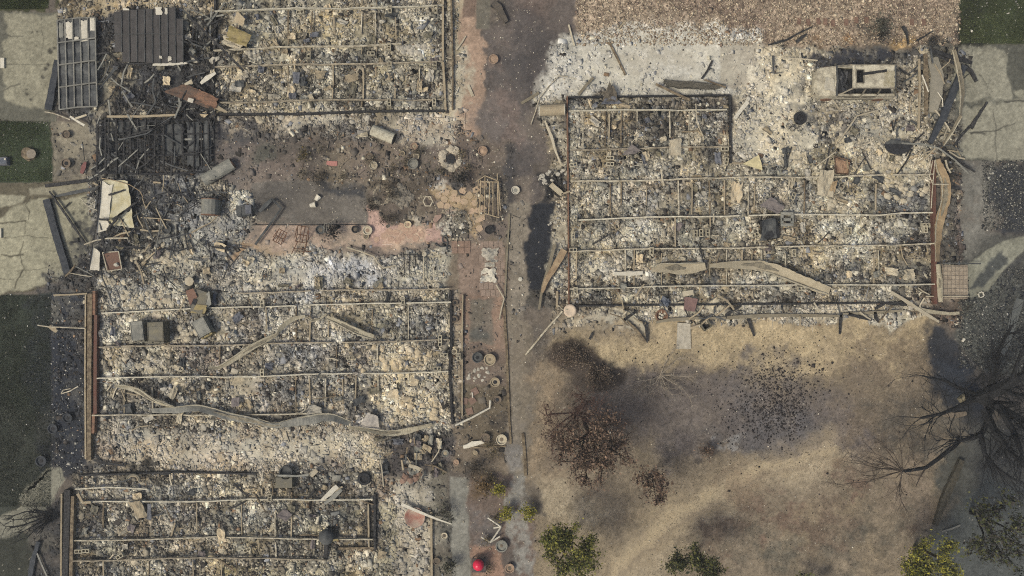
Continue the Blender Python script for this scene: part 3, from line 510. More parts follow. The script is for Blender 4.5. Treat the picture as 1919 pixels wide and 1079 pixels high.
for pts, w, rgb, o in ((TR, 62, (168, 151, 124), .5), ([(x - 14, y - 16) for x, y in TR], 9, (118, 107, 92), .4), ([(x + 12, y + 14) for x, y in TR], 8, (120, 108, 94), .4), ([(x, y) for x, y in TR], 12, (174, 157, 128), .4)):
    r_ = mask(line(pts, w), w * .35, 6, .2, 0)
    if r_ is not None:
        sl, a = r_; k = (a * o)[..., None]; ALB[sl] = ALB[sl] * (1 - k) + np.array(C(*rgb), np.float32) * k
# scattered pale flecks of ash over soil, lawn and concrete, dark flecks of char on the yard
fl = r2.random((NY, NX)); e = np.clip(.0009 + .0022 * np.clip(BR[1], 0, 2), 0, 1) * (1 - .7 * FLAT) 
m_ = (fl < e)[..., None]; ALB[:] = np.where(m_, ALB * .35 + np.array(C(176, 168, 152)) * .65, ALB)
m_ = (fl > 1 - .004)[..., None]; ALB[:] = np.where(m_, ALB * .45, ALB)
tint = (lattice(None, 71, 26) - .5) * RUB * .20
ALB[..., 0] *= 1 + tint; ALB[..., 2] *= 1 - tint * 1.5
np.clip(ALB, .012, .72, out=ALB)
rz = lattice(None, 51, 7) * .5 + lattice(None, 52, 3.6) * .3 + lattice(None, 53, 22) * .8
ZG = ZED + RUB * (rz * .09 - .02) + (1 - np.clip(FLAT + RUB, 0, 1)) * (lattice(None, 54, 5) * .018 + lattice(None, 55, 40) * .03)
ZG = ZG.astype(np.float32)
wx = (gx - 959.5) / S; wy = (539.5 - gy) / S
EXT = [60, 20, 6]
wxe = np.concatenate([[wx[0] - e for e in EXT], wx, [wx[-1] + e for e in EXT[::-1]]]); wye = np.concatenate([[wy[0] + e for e in EXT], wy, [wy[-1] - e for e in EXT[::-1]]])
AE = np.pad(ALB, ((3, 3), (3, 3), (0, 0)), mode='edge'); ZE = np.pad(ZG, 3, mode='constant'); 
for q in (slice(0, 3), slice(-3, None)): AE[q] = C(96, 92, 80); AE[:, q] = C(96, 92, 80)
XX, YY = np.meshgrid(wxe, wye); NXe, NYe = len(wxe), len(wye)
idx = np.arange(NXe * NYe).reshape(NYe, NXe)
Q = np.stack([idx[1:, :-1], idx[1:, 1:], idx[:-1, 1:], idx[:-1, :-1]], -1).reshape(-1, 4)
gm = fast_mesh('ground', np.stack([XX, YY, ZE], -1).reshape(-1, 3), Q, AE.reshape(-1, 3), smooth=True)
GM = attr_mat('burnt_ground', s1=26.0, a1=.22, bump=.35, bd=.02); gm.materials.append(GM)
ground = bpy.data.objects.new('ground', gm); COL.objects.link(ground)
tag(ground, 'burnt ground of soil, ash and dry lawn between the ruined houses', 'ground', kind='structure')
def gi(px, py): return np.clip(np.rint((np.asarray(py) - gy[0]) / PITCH).astype(int), 0, NY - 1), np.clip(np.rint((np.asarray(px) - gx[0]) / PITCH).astype(int), 0, NX - 1)
def gz(px, py): return float(ZG[gi(px, py)])
# sheets of paving and lawn that lie 12 mm above the ground and share its colours
def surface(name, polys, label, cat, lift=.012, warp=0.0):
    m = np.zeros((NY, NX), bool)
    for p in polys:
        r = mask(p, .6, 3.0 if name == 'lawn' else warp)
        if r: m[r[0]] |= r[1] > .5
    mm = m[1:, :-1] & m[1:, 1:] & m[:-1, 1:] & m[:-1, :-1]
    i2 = np.arange(NX * NY).reshape(NY, NX)
    q = np.stack([i2[1:, :-1], i2[1:, 1:], i2[:-1, 1:], i2[:-1, :-1]], -1)[mm]
    u, inv = np.unique(q, return_inverse=True)
    PX, PY = np.meshgrid(wx, wy)
    V = np.stack([PX.ravel()[u], PY.ravel()[u], ZG.ravel()[u] + lift], -1)
    me = fast_mesh(name, V, inv.reshape(-1, 4), ALB.reshape(-1, 3)[u], True); me.materials.append(GM)
    o = bpy.data.objects.new(name, me); COL.objects.link(o)
    return tag(o, label, cat, kind='structure')
LAWN_A = [(-70, -70), (93, -70), (90, 16), (40, 22), (0, 27), (-70, 27)]; LAWN_B = R4(-70, 226, 98, 341); LAWN_C = [(-70, 551), (98, 551), (98, 880), (30, 955), (-70, 1000)]; LAWN_D = R4(1796, -70, 1989, 83)
surface('lawn', [LAWN_A, [(105, -70), (150, -70), (148, 12), (106, 15)], LAWN_B, LAWN_C], 'dark green lawn along the left edge', 'lawn'); surface('lawn', [LAWN_D], 'dark green lawn in the upper right corner', 'lawn')
surface('driveway', [[(-70, 22), (110, 22), (108, 228), (-70, 228)]], 'pale cracked concrete driveway in the upper left corner', 'driveway'); surface('driveway', [[(-70, 342), (60, 342), (185, 338), (185, 400), (170, 470), (130, 515), (60, 545), (0, 552), (-70, 552)]], 'cracked concrete driveway under the long fallen timber', 'driveway')
surface('driveway', [DR], 'grey concrete driveway beside the burnt car', 'driveway'); surface('path', [R4(845, 896, 880, 1149)], 'straight grey concrete path beside the lower left house', 'path'); surface('path', [[(-70, 990), (5, 965), (30, 950), (55, 910), (88, 880), (112, 876), (116, 900), (105, 940), (70, 975), (20, 1005), (-70, 1030)]], 'curved grey path across the left lawn', 'path')
surface('path', [CP], 'curved concrete path crossing the dark gravel at the right edge', 'path')
surface('patio', [[(440, 423), (700, 421), (690, 385), (712, 395), (735, 418), (810, 420), (850, 370), (870, 385), (835, 430), (840, 452), (700, 456), (620, 462), (560, 485), (420, 488)]], 'pinkish concrete patio between the two left houses', 'patio')
# ---------------------------------------------------------------- rubble: loose ash, chips and broken plates (nobody could count it)
RM = attr_mat('rubble_ash', s1=40.0, a1=.30, bump=.4, bd=.02)
def chips(name, label, rect, per_m2, seed):
    r = np.random.default_rng(seed); x0, y0, x1, y1 = rect
    n = int((x1 - x0) * (y1 - y0) / S / S * per_m2)
    px = r.uniform(x0, x1, n); py = r.uniform(y0, y1, n); j, i = gi(px, py)
    keep = r.random(n) < RUB[j, i] * np.clip(.65 + .35 * BR[0][j, i], .12, 1.4); px, py, j, i = px[keep], py[keep], j[keep], i[keep]; n = len(px)
    kind = r.random(n)
    L_ = np.where(kind < .72, r.lognormal(-2.75, .42, n), np.where(kind < .93, r.lognormal(-1.95, .4, n), r.lognormal(-1.15, .45, n)))
    Wd = np.where(kind < .93, L_ * r.uniform(.4, .95, n), r.uniform(.012, .035, n)); L_ = np.clip(L_, .03, 1.1); Wd = np.clip(Wd, .012, .32)
    T = np.where(kind < .72, Wd * r.uniform(.15, .5, n), np.where(kind < .93, r.uniform(.012, .04, n), r.uniform(.012, .03, n)))
    B = np.array([[-1, -1, -1], [1, -1, -1], [1, 1, -1], [-1, 1, -1], [-1, -1, 1], [1, -1, 1], [1, 1, 1], [-1, 1, 1]], float) * .5
    V = B[None] + r.uniform(-.22, .22, (n, 8, 3)) * np.array([1, 1, .5]); V = V * np.stack([L_, Wd, T], -1)[:, None]
    th = r.uniform(0, 6.283, n); al = np.where(r.random(n) < .45, r.choice([0, math.pi / 2], n) + r.normal(0, .12, n), th)
    tx = r.normal(0, .12, n); ty = r.normal(0, .10, n)
    V[..., 2] += V[..., 0] * ty[:, None] + V[..., 1] * tx[:, None]
    c, s_ = np.cos(al)[:, None], np.sin(al)[:, None]
    X = V[..., 0] * c - V[..., 1] * s_; Y = V[..., 0] * s_ + V[..., 1] * c
    z = ZG[j, i] + T * .35 + r.uniform(0, .022, n) * np.clip(RUB[j, i], 0, 1)
    P = np.stack([X + ((px - 959.5) / S)[:, None], Y + ((539.5 - py) / S)[:, None], V[..., 2] + z[:, None]], -1)
    F = np.array([[3, 2, 1, 0], [4, 5, 6, 7], [0, 1, 5, 4], [1, 2, 6, 5], [2, 3, 7, 6], [3, 0, 4, 7]])
    Q = (F[None] + (np.arange(n) * 8)[:, None, None]).reshape(-1, 4)
    loc = ALB[j, i]; lum = loc.mean(1, keepdims=True)
    f = np.exp(r.normal(.05, .16, n))[:, None]; col = (loc * .65 + lum * np.array([1.03, 1.0, .93]) * .35) * f
    u = r.random(n)[:, None]; dk = np.clip(.6 - lum * 2.8, .02, .22)
    col = np.where(u < dk, np.array(C(62, 58, 55)) * f, col)
    col = np.where((u > .955) & (lum > .09), np.array(C(202, 193, 172)) * np.clip(f, .7, 1.15), col)
    col = np.where((u > .935) & (u < .955), np.array(C(124, 102, 82)) * f, col)
    col = np.where((u > .90) & (u < .935), np.array(C(126, 126, 128)) * f, col)
    col = np.clip(col, .015, .72)
    me = fast_mesh(name, P.reshape(-1, 3), Q, np.repeat(col, 8, 0)); me.materials.append(RM)
    o = bpy.data.objects.new(name, me); COL.objects.link(o); return tag(o, label, 'rubble', kind='stuff')
chips('rubble', 'ash and broken chips filling the ruin of the right house', (955, 40, 1860, 640), 400, 31)
chips('rubble', 'ash and broken chips filling the ruin at the top left', (90, -10, 905, 325), 400, 32)
chips('rubble', 'ash and broken chips filling the middle left ruin', (90, 325, 955, 890), 400, 33)
chips('rubble', 'ash and broken chips filling the ruin at the lower left', (60, 890, 1010, 1090), 400, 34)

# ---------------------------------------------------------------- materials of the things
tan = M('ashy_steel', (150, 137, 115), var=.35, scale=5, rgb2=(204, 194, 172)); tan2 = M('ashy_board', (178, 164, 138), var=.3, scale=4, rgb2=(150, 134, 110))
rustm = M('rusty_steel', (106, 84, 70), var=.3, rgb2=(140, 104, 82)); red = M('red_primer', (106, 68, 58), var=.3, rgb2=(96, 74, 62), scale=3)
char = M('charred_wood', (44, 43, 44), var=.35, scale=8, rgb2=(78, 76, 74), mixp=.6); brownwood = M('scorched_wood', (96, 82, 66), var=.35, scale=5, rgb2=(150, 134, 108), mixp=.55)
dark = M('sooty_metal', (62, 64, 66), var=.3, scale=2.5, rgb2=(92, 92, 90)); grey = M('grey_sheet_metal', (112, 112, 106), rough=.6, var=.3, scale=2.5, rgb2=(142, 138, 126))
roofm = M('brown_roof_metal', (60, 57, 55), rough=.6, var=.2, scale=2, rgb2=(72, 68, 66)); white = M('chalky_white', (214, 206, 190), var=.15, rgb2=(186, 178, 160)); pale = M('pale_plaster', (200, 189, 166), var=.25, scale=4, rgb2=(170, 157, 134))
block = M('concrete_block', (160, 150, 130), var=.25, rgb2=(186, 176, 152)); clay = M('terracotta', (150, 126, 108), var=.25, rgb2=(172, 146, 122)); stone = M('garden_stone', (140, 128, 110), var=.4, scale=3, rgb2=(168, 156, 136)); stoneb = M('dark_stone', (118, 108, 94), var=.45, scale=3, rgb2=(150, 138, 120))
olive = M('scorched_enamel', (122, 114, 92), rough=.6, var=.25, scale=2.5, rgb2=(96, 92, 82)); yell = M('yellowed_enamel', (150, 134, 84), rough=.6, var=.25, scale=3, rgb2=(122, 108, 76)); soil = M('pot_soil', (84, 76, 66), var=.4, rgb2=(110, 100, 86)); blackm = M('soot_black', (34, 34, 36), var=.3, rgb2=(52, 52, 54))
slate = M('slate_cloth', (88, 90, 98), var=.3, rgb2=(112, 112, 116)); maroon = M('maroon_vinyl', (112, 88, 84), var=.15, scale=3, rgb2=(128, 102, 96)); purple = M('scorched_plum_metal', (98, 90, 90), rough=.6, var=.2, rgb2=(120, 110, 106)); redb = M('glossy_red', (196, 36, 66), rough=.25, var=.08, rgb2=(206, 40, 70), bump=0)
gutter = M('scorched_tan_metal', (166, 144, 112), rough=.7, var=.25, scale=3, rgb2=(126, 106, 80)); brick = M('brick_red', (146, 122, 108), var=.25, rgb2=(122, 96, 82)); flag = M('flagstone', (166, 148, 120), var=.25, scale=2, rgb2=(180, 154, 130)); pinks = M('pink_stone', (176, 142, 124), var=.2, rgb2=(192, 164, 140)); whiteish = M('ash_lump', (206, 198, 182), var=.3, scale=9, rgb2=(160, 152, 138), bump=.6)

# ---------------------------------------------------------------- house frames
BZ = .36
def frame(label, base, beams=(), bars=(), walls=(), rails=(), extra=None):
    t = thing('house_frame', label, 'house ruin', *base)
    for pts in beams:
        q = MB(); P = resample(P3(pts, BZ), .5); n = len(P); ph = [random.uniform(0, 6) for _ in range(3)]
        for i, p in enumerate(P):
            d = .5 * math.sin(ph[0] + i * .31) + .35 * math.sin(ph[1] + i * .83) + .3 * math.sin(ph[2] + i * 1.7)
            p += np.array([0, math.sin(ph[1] + i * .4) * .025 + random.uniform(-.012, .012), -.26 * max(0, d - .35) + random.uniform(-.015, .015)])
        i = 0
        while i < n - 1:
            k = min(n - 1, i + random.randint(5, 14)); Q_ = P[i:k + 1]
            q.strip(Q_, .064, .022, .2, .25); q.strip([p - np.array([0, 0, .022]) for p in Q_], .022, .10, .05, .35); q.strip([p - np.array([0, 0, .12]) for p in Q_], .07, .02, .08, .35)
            i = k if random.random() < .8 else k + 1
        q.build('beam', random.choice([tan, tan, M('scorched_steel', (124, 112, 96), var=.4, scale=5, rgb2=(176, 164, 142)), M('ash_white_steel', (176, 166, 146), var=.35, scale=5, rgb2=(206, 198, 178))]), t)
    for x, ya, yb in bars:
        q = MB(); d = random.uniform(-1.5, 1.5); z = random.choice([.27, .25, .22, .18, .14])
        q.strip(P3([(x, ya + random.choice([0, 0, 0, 6, 14])), (x + d * .5 + random.uniform(-1, 1), (ya + yb) / 2), (x + d, yb - random.choice([0, 0, 0, 8, 18]))], [z, z - random.choice([0, 0, .06, .12]), z]), random.uniform(.045, .08), .06, .2, .25); q.build('crossbar', random.choice([tan2, tan2, brownwood, tan]), t)
    for pts, w, m in walls: MB().strip(P3(pts, [.24, .20]), w / S, .24, .18, .2).build('wall_base', m, t)
    for pts, w, m in rails: MB().strip(P3(pts, .36), w / S, .30, .06, .4).build('side_rail', m, t)
    return t
rb = lambda xs, a, b: [(x, a, b) for x in xs]
frame('bare steel floor frame of the burnt house at the top left, beside the pink walk', (620, 110),
    [[(402, 20), (480, 17), (660, 14), (830, 10)], [(400, 93), (480, 89), (660, 85), (752, 81)], [(402, 124), (480, 122), (600, 120), (830, 115)], [(412, 191), (480, 190), (660, 186), (830, 186)]],
    rb([540, 625, 678, 703, 741], 18, 82) + rb([678, 706, 735], 88, 114) + rb([539, 624, 680, 704, 739, 786], 122, 184) + rb([678, 735], 190, 208) + rb([678, 705], -20, 10) + rb([447, 585], 20, 90),
    [([(404, 214), (560, 213), (700, 208), (832, 207)], 4, char), ([(830, -20), (830, 110), (835, 205)], 4, tan2), ([(845, -20), (848, 100), (848, 205)], 3, brownwood), ([(403, -10), (401, 125), (397, 178)], 4, char)])
frame('bare steel floor frame of the middle left house, red rail on its left end', (510, 680),
    [[(190, 586), (330, 580), (480, 574), (660, 570), (845, 565)], [(185, 650), (330, 648), (490, 645), (660, 641), (842, 637)], [(178, 708), (300, 707), (480, 705), (660, 700), (840, 697)], [(172, 779), (300, 777), (480, 778), (620, 774)], [(440, 549), (600, 545), (842, 541)]],
    rb([498, 555, 581, 616, 639, 698, 765], 574, 640) + rb([554, 580, 610, 642, 667, 708], 704, 770) + rb([233, 285], 712, 774) + rb([412, 630, 707], 648, 698),
    [([(844, 545), (845, 640), (842, 700), (848, 795)], 4, char), ([(867, 552), (866, 640), (866, 780)], 2.5, tan2), ([(160, 552), (159, 700), (160, 860)], 2.5, tan2)],
    [([(168, 550), (167, 700), (166, 862)], 8, brownwood), ([(179, 590), (178, 700), (178, 775)], 6, red), ([(176, 545), (176, 590)], 5, rustm), ([(175, 775), (174, 812)], 5, rustm)])
frame('bare floor frame of the lower left house, cut by the bottom edge of the photo', (410, 990),
    [[(150, 942), (300, 940), (480, 937), (600, 937), (698, 935)], [(136, 1015), (300, 1009), (480, 1008), (600, 1010), (698, 1012)], [(135, 1052), (300, 1047), (480, 1046), (610, 1050)], [(140, 917), (200, 914), (275, 917)]],
    rb([194, 368, 453, 489, 516, 546], 942, 1006) + rb([485, 516, 546, 572], 1010, 1045) + rb([193, 279, 361, 416, 443], 1052, 1100) + rb([490, 516, 546, 575], 922, 934),
    [([(702, 925), (702, 1032)], 4, char), ([(690, 945), (691, 1028)], 3, tan2), ([(634, 1028), (704, 1027)], 4, brownwood), ([(150, 891), (330, 885), (480, 888)], 3, char), ([(115, 925), (114, 1090)], 3, tan2), ([(808, 960), (809, 1095)], 4, tan2)],
    [([(126, 918), (124, 1000), (121, 1095)], 11, char), ([(136, 930), (134, 1000), (132, 1095)], 6, brownwood)])
frame('bare steel floor frame of the right house, below the burnt car', (1410, 440),
    [[(1066, 207), (1200, 206), (1362, 204)], [(1070, 281), (1200, 277), (1370, 274)], [(1070, 340), (1250, 336), (1440, 331), (1560, 331), (1750, 326)], [(1072, 412), (1150, 409), (1440, 402), (1540, 402), (1650, 402), (1690, 398), (1752, 398)], [(1066, 470), (1250, 466), (1440, 463), (1600, 460), (1752, 457)], [(1068, 541), (1250, 537), (1440, 534), (1600, 534), (1752, 532)]],
    rb([1092, 1134, 1142, 1165, 1194, 1255, 1292, 1317], 208, 276) + rb([1144, 1165, 1212, 1271, 1297, 1329, 1358, 1403, 1415, 1508, 1642], 338, 402) + rb([1081, 1172, 1189, 1240, 1331, 1362, 1391, 1410, 1427, 1472, 1638, 1646], 468, 534) + rb([1265, 1331, 1362], 406, 462) + rb([1240, 1300, 1410], 540, 566),
    [([(1066, 182), (1200, 180), (1367, 178)], 3, blackm), ([(1368, 178), (1369, 240), (1370, 305)], 3.5, char), ([(1063, 180), (1065, 380), (1066, 580)], 2.5, rustm), ([(1066, 573), (1300, 571), (1700, 567)], 3, char), ([(1372, 305), (1440, 308)], 3, tan2), ([(1044, 545), (1044, 575)], 4, tan2)],
    [([(1751, 300), (1752, 440), (1754, 570)], 6, red)])

# ---------------------------------------------------------------- hollow concrete blocks
def block_mb():
    m = MB(); l, w, h, e = .40, .20, .19, .035
    m.box((0, -w / 2 + e / 2, 0), (l, e, h)); m.box((0, w / 2 - e / 2, 0), (l, e, h))
    for x in (-l / 2 + e / 2, 0, l / 2 - e / 2): m.box((x, 0, 0), (e, w - 2 * e, h - .003))
    return m
blk0 = None
def blocks(spots, label, group):
    global blk0
    for x, y, a in spots:
        if blk0 is None:
            blk0 = block_mb().build('concrete_block', block); o = blk0
        else: o = blk0.copy(); COL.objects.link(o)
        o.location = W(x, y, .22 + random.uniform(0, .08)); o.rotation_euler = (random.uniform(-.06, .06), random.uniform(-.06, .06), math.radians(a)); tag(o, label, 'concrete block', group)
blocks([(696, 102, 0), (580, 104, 90), (817, 19, 90), (731, 18, 90), (730, 89, 90), (731, 124, 90), (815, 124, 90), (730, 193, 90), (814, 193, 90), (564, 24, 10)], 'hollow concrete block left standing in the upper left house ruin', 'concrete blocks in the upper left house')
blocks([(657, 669, 0), (825, 634, 90), (825, 642, 90), (756, 563, 90), (494, 569, 90), (820, 690, 0), (493, 697, 90), (860, 668, 90), (832, 665, 0), (748, 641, 90)], 'hollow concrete block left standing in the middle left house ruin', 'concrete blocks in the middle left house')
blocks([(147 + 3, 1031, 0), (163, 1030, 0), (227, 1040, 30), (507, 931, 90), (465, 1028, 20), (628, 1039, 90)], 'hollow concrete block left standing in the lower left house ruin', 'concrete blocks in the lower left house')
blocks([(1074, 310, 10), (1143, 297, 0), (1143, 308, 0), (1360, 303, 80), (1357, 280, 0), (1078, 410, 90), (1073, 441, 90), (1074, 468, 0), (1325, 436, 90), (1302, 438, 90), (1313, 437, 90), (1414, 440, 20), (1668, 406, 0), (1668, 464, 0), (1569, 465, 10), (1590, 433, 90), (1486, 474, 90), (1732, 430, 90), (1733, 422, 0), (1078, 545, 90), (1220, 470, 90), (1485, 368, 70), (1500, 541, 0), (1612, 434, 40)], 'hollow concrete block left standing in the right house ruin', 'concrete blocks in the right house')
# ---------------------------------------------------------------- burnt car
def burnt_car():
    cx, cy = 1596, 160
    t = thing('burnt_car', 'burnt out ash covered car with empty windows, facing left in the ruined garage', 'car', cx, cy)
    o = parent_loc(t); ash = M('ash_on_bodywork', (124, 115, 100), rough=.85, var=.4, scale=2.6, rgb2=(188, 179, 158), mixp=.44); side = M('burnt_bodywork', (98, 94, 86), rough=.7, var=.3, scale=3, rgb2=(140, 130, 112))
    def V(x, y, z): return (o[0] + x, o[1] + y, z)
    hl, hw = 2.16, .88
    # lower shell: cross sections from the nose (-x) to the tail; each is a half outline mirrored
    st = [(-2.26, .60, .50, .58, .30), (-2.18, .74, .60, .72, .24), (-1.95, .81, .72, .86, .22), (-1.55, .84, .84, .93, .22), (-1.19, .85, .88, .95, .22), (-.6, .85, .90, .93, .22), (.8, .85, .92, .94, .22), (1.8, .84, .92, .95, .24), (1.98, .78, .88, .92, .30), (2.05, .72, .70, .72, .36)]
    m = MB(); vs = []; fs = []
    for x, w, zs, zt, zb in st:
        ring = [(-w * .93, zb), (-w, zb + .12), (-w, (zb + zs) / 2), (-w * .93, zs), (-w * .80, zt)]
        prof = ring + [(0, zt + .02)] + [(-a, b) for a, b in ring[::-1]]
        n = len(prof)
        for y, z in prof: vs.append(V(x, y + random.uniform(-.008, .008), z + random.uniform(-.012, .012)))
    for i in range(len(st) - 1):
        for k in range(n - 1):
            if 4 <= i <= 7 and k in (4, 5): continue       # the cabin is open at the belt line
            fs.append((i * n + k, i * n + k + 1, (i + 1) * n + k + 1, (i + 1) * n + k))
    fs += [tuple(range(n))[::-1], tuple(range((len(st) - 1) * n, len(st) * n))]
    m.add(vs, fs); m.build('body', ash, t)
    MB().sheet([V(-1.14, -.60, .80), V(-.50, -.62, .66), V(-.50, .66, .66), V(-1.14, .64, .80)], 9, 9, .14, .02, .05).build('windscreen_debris', M('sooty_clutter', (58, 60, 66), var=.5, scale=9, rgb2=(112, 110, 108), mixp=.6), t)
    MB().sheet([V(.95, -.5, 1.535), V(1.58, -.48, 1.535), V(1.58, .40, 1.535), V(1.05, .36, 1.535)], 10, 10, .012, .008, .3).build('ash_patch', M('yellow_ash', (168, 156, 124), var=.4, scale=7, rgb2=(188, 178, 154)), t)
    MB().sheet([V(-2.16, -.66, .80), V(-1.24, -.78, .985), V(-1.24, .78, .985), V(-2.16, .66, .80)], 10, 10, .02, .012, .015).build('hood', ash, t)
    MB().strip([V(-1.20, -.78, .97), V(-1.16, 0, 1.0), V(-1.20, .78, .97)], .10, .05, .2, .15).build('windscreen_cowl', dark, t)
    MB().sheet([V(-2.25, -.62, .52), V(-2.18, -.68, .66), V(-2.18, .68, .66), V(-2.25, .62, .52)], 3, 8, .03, .02).build('bumper', M('scorched_bumper', (96, 84, 74), rgb2=(140, 126, 104)), t)
    # roof with a square sunroof opening
    q = MB(); zr = 1.50; R0, R1, L0, L1 = -.60, 1.60, -.53, .68
    for a, b, c, d in ((R0, -.40, L0, L1), (-.40, -.02, .41, L1), (-.40, -.02, L0, -.25), (-.02, R1, L0, L1)):
        q.sheet([V(a, c, zr), V(b, c, zr), V(b, d, zr), V(a, d, zr)], 8, 6, .022, .03)
    q.build('roof', ash, t)
    q = MB()
    for a, b in (((-.41, .42), (-.01, .42)), ((-.41, -.26), (-.01, -.26)), ((-.41, -.26), (-.41, .42)), ((-.01, -.26), (-.01, .42))): q.strip([V(*a, zr + .03), V(*b, zr + .03)], .04, .03)
    q.build('sunroof_frame', side, t)
    for yb, yt in ((-.77, L0), (.77, L1)):
        for (xa, xb, w) in ((-1.16, R0 + .03, .07), (.10, .12, .08), (.92, .88, .08), (1.92, R1 - .04, .10)):
            MB().strip([V(xa, yb, .92), V(xb, yt, zr)], w, .05, .05, .2).build('pillar', side, t)
        MB().strip([V(R0, yt, zr + .015), V(R1, yt, zr + .015)], .05, .05, .15, .2).build('roof_rail', side, t)
        s = 1 if yb > 0 else -1
        for xa, xb in ((-1.10, .10), (.14, .95)):
            MB().sheet([V(xa, s * .862, .40), V(xb, s * .862, .40), V(xb, s * .800, .90), V(xa, s * .800, .90)], 6, 4, .012, .014).build('door', side, t)
        for x in (-1.5, 1.25):
            wlt = MB(); y = s * .78; vs = []; fs = []; nn = 18
            ring = ((.10, .09), (.27, .10), (.29, .06), (.29, -.08), (.22, -.09), (.10, -.03))
            for rr, yy in ring:
                for k in range(nn): th = 6.2832 * k / nn; vs.append(V(x + rr * math.cos(th), y + s * yy * .8, .30 + rr * math.sin(th)))
            for i in range(len(ring) - 1):
                for k in range(nn): fs.append((i * nn + k, i * nn + (k + 1) % nn, (i + 1) * nn + (k + 1) % nn, (i + 1) * nn + k))
            fs.append(tuple(range(nn))); wlt.add(vs, fs).build('wheel', rustm, t)
    for yy in (-.55, .55): MB().lathe(V(-2.14, yy, .60), [(.10, 0), (.09, .05), (0, .06)], 10).build('headlight_socket', blackm, t)
    MB().sheet([V(-1.9, -.5, 1.0), V(-1.3, -.6, 1.01), V(-1.35, .1, 1.01), V(-1.8, .2, .98)], 7, 7, .02, .01, .15).build('ash_patch', M('white_ash', (206, 198, 180), var=.3, scale=8, rgb2=(176, 166, 146)), t)
    MB().strip([V(R1 + .01, L0, zr), V(R1 + .01, L1, zr)], .09, .05, .05, .3).build('tailgate_frame', dark, t)
    MB().sheet([V(2.0, -.70, .72), V(2.06, -.70, .42), V(2.06, .70, .42), V(2.0, .70, .72)], 3, 8, .02, .02).build('tailgate', dark, t)
    MB().sheet([V(-1.15, -.76, .34), V(1.95, -.76, .34), V(1.95, .76, .34), V(-1.15, .76, .34)], 10, 8, .08, .02).build('cabin_floor', blackm, t)
    for x in (-.30, .62):
        for y in (-.38, .38):
            s_ = MB(); s_.sheet([V(x - .25, y - .24, .58), V(x + .22, y - .24, .54), V(x + .22, y + .24, .54), V(x - .25, y + .24, .58)], 4, 4, .03, .03)
            for yy in (-.2, 0, .2): s_.tube([V(x + .22, y + yy, .54), V(x + .42, y + yy, 1.15)], .015, 5)
            s_.tube([V(x + .42, y - .22, 1.15), V(x + .42, y + .22, 1.15)], .02, 5); s_.build('seat_frame', char, t)
    d = MB(); d.strip([V(-1.02, -.72, .84), V(-1.02, .72, .84)], .22, .10, .3, .12); d.build('dashboard', blackm, t)
    d = MB(); th = [6.2832 * k / 14 for k in range(15)]; d.tube([V(-.76 + .06 * math.sin(a), -.36 + .18 * math.cos(a), .90 + .17 * math.sin(a)) for a in th], .014, 5); d.build('steering_wheel', dark, t)
burnt_car()
MB().strip(P3([(1618, 138), (1662, 132)], 1.56), 4.5 / S, .05, .2, .15).build('charred_stick', char, label='charred stick lying across the roof of the burnt car', cat='stick')

# ---------------------------------------------------------------- fallen garage door, roof panels and awnings
t = thing('garage_door', 'fallen grey garage door of four ribbed sections beside the upper left driveway', 'garage door', 144, 120)
gd = lambda u, v, z: W(107 + 71 * u + 4 * v, 38 - 6 * u + 167 * v, z)
for k in range(4):
    a, b = k / 4 + .005, (k + 1) / 4 - .005
    MB().sheet([gd(0, b, .25), gd(1, b, .25 + .05), gd(1, a, .30), gd(0, a, .25)], 8, 6, .03, .02).build('door_section', M('sooty_door_skin', (66, 68, 70), rough=.6, var=.3, scale=1.6, rgb2=(116, 116, 112), mixp=.62), t)
for k in range(6): MB().strip([gd(k / 5, 0, .34), gd(k / 5 + random.uniform(-.01, .01), .5, .35), gd(k / 5, 1, .34)], .065, .05, .08, .4).build('stile', M('pale_door_rib', (112, 111, 106), var=.4, scale=2, rgb2=(142, 138, 128)), t)
for k in range(5): MB().strip([gd(0, k / 4, .36), gd(.5, k / 4 - .01, .37), gd(1, k / 4 - (.02 if 0 < k < 4 else 0), .36)], .065, .05, .1, .3).build('rail', MATS['pale_door_rib'], t)
for u0, u1, v0, v1 in ((.22, .42, .02, .22), (.62, .80, .02, .26), (.86, .99, .0, .15), (.44, .56, .2, .24), (.04, .16, .02, .2)):
    MB().sheet([gd(u0, v1, .335), gd(u1, v1, .335), gd(u1, v0, .335), gd(u0, v0, .335)], 5, 8, .012, .008, .12).build('unburnt_paint_patch', white if u0 > .1 else grey, t)
t = thing('metal_roof', 'dark brown sheet of ribbed metal roofing fallen flat, white scraps on its ends', 'roof panel', 280, 65)
for k in range(9):
    x0 = 214 + k * 14.4; y0 = (20 if k else 22) - k * .9; y1 = (97 if k < 1 else 116) + (2 if k > 3 else 0); 
    if k == 8: y0 += 22
    MB().sheet([W(x0 + 9, y1, .42), W(x0 + 22, y1, .44), W(x0 + 13, y0, .44), W(x0, y0, .42)] if 0 else [W(x0 + 1, y1, .40), W(x0 + 14.2, y1, .42), W(x0 + 13.4, y0, .42), W(x0, y0, .40)], 3, 12, .015, .012).build('roof_sheet', roofm, t)
    MB().strip(P3([(x0 + 14, y1), (x0 + 13.2, y0)], .455), .035, .04, .1, .4).build('seam', dark, t)
MB().strip(P3([(286, 121), (318, 120), (351, 118)], .44), [.10, .14, .08], .04, .4, .15).build('white_edge', white, t)
for x, y, w, h in ((297, 20, 15, 15), (311, 20, 6, 14), (236, 17, 12, 4), (318, 110, 7, 10), (301, 107, 6, 6)): MB().sheet([W(x - w / 2, y + h / 2, .465), W(x + w / 2, y + h / 2, .465), W(x + w / 2, y - h / 2, .465), W(x - w / 2, y - h / 2, .465)], 3, 3, .01, .012, .2).build('white_scrap', white, t)
MB().strip(P3([(216, 64), (280, 63), (342, 64)], .475), .03, .03, .1, .4).build('purlin', dark, t)
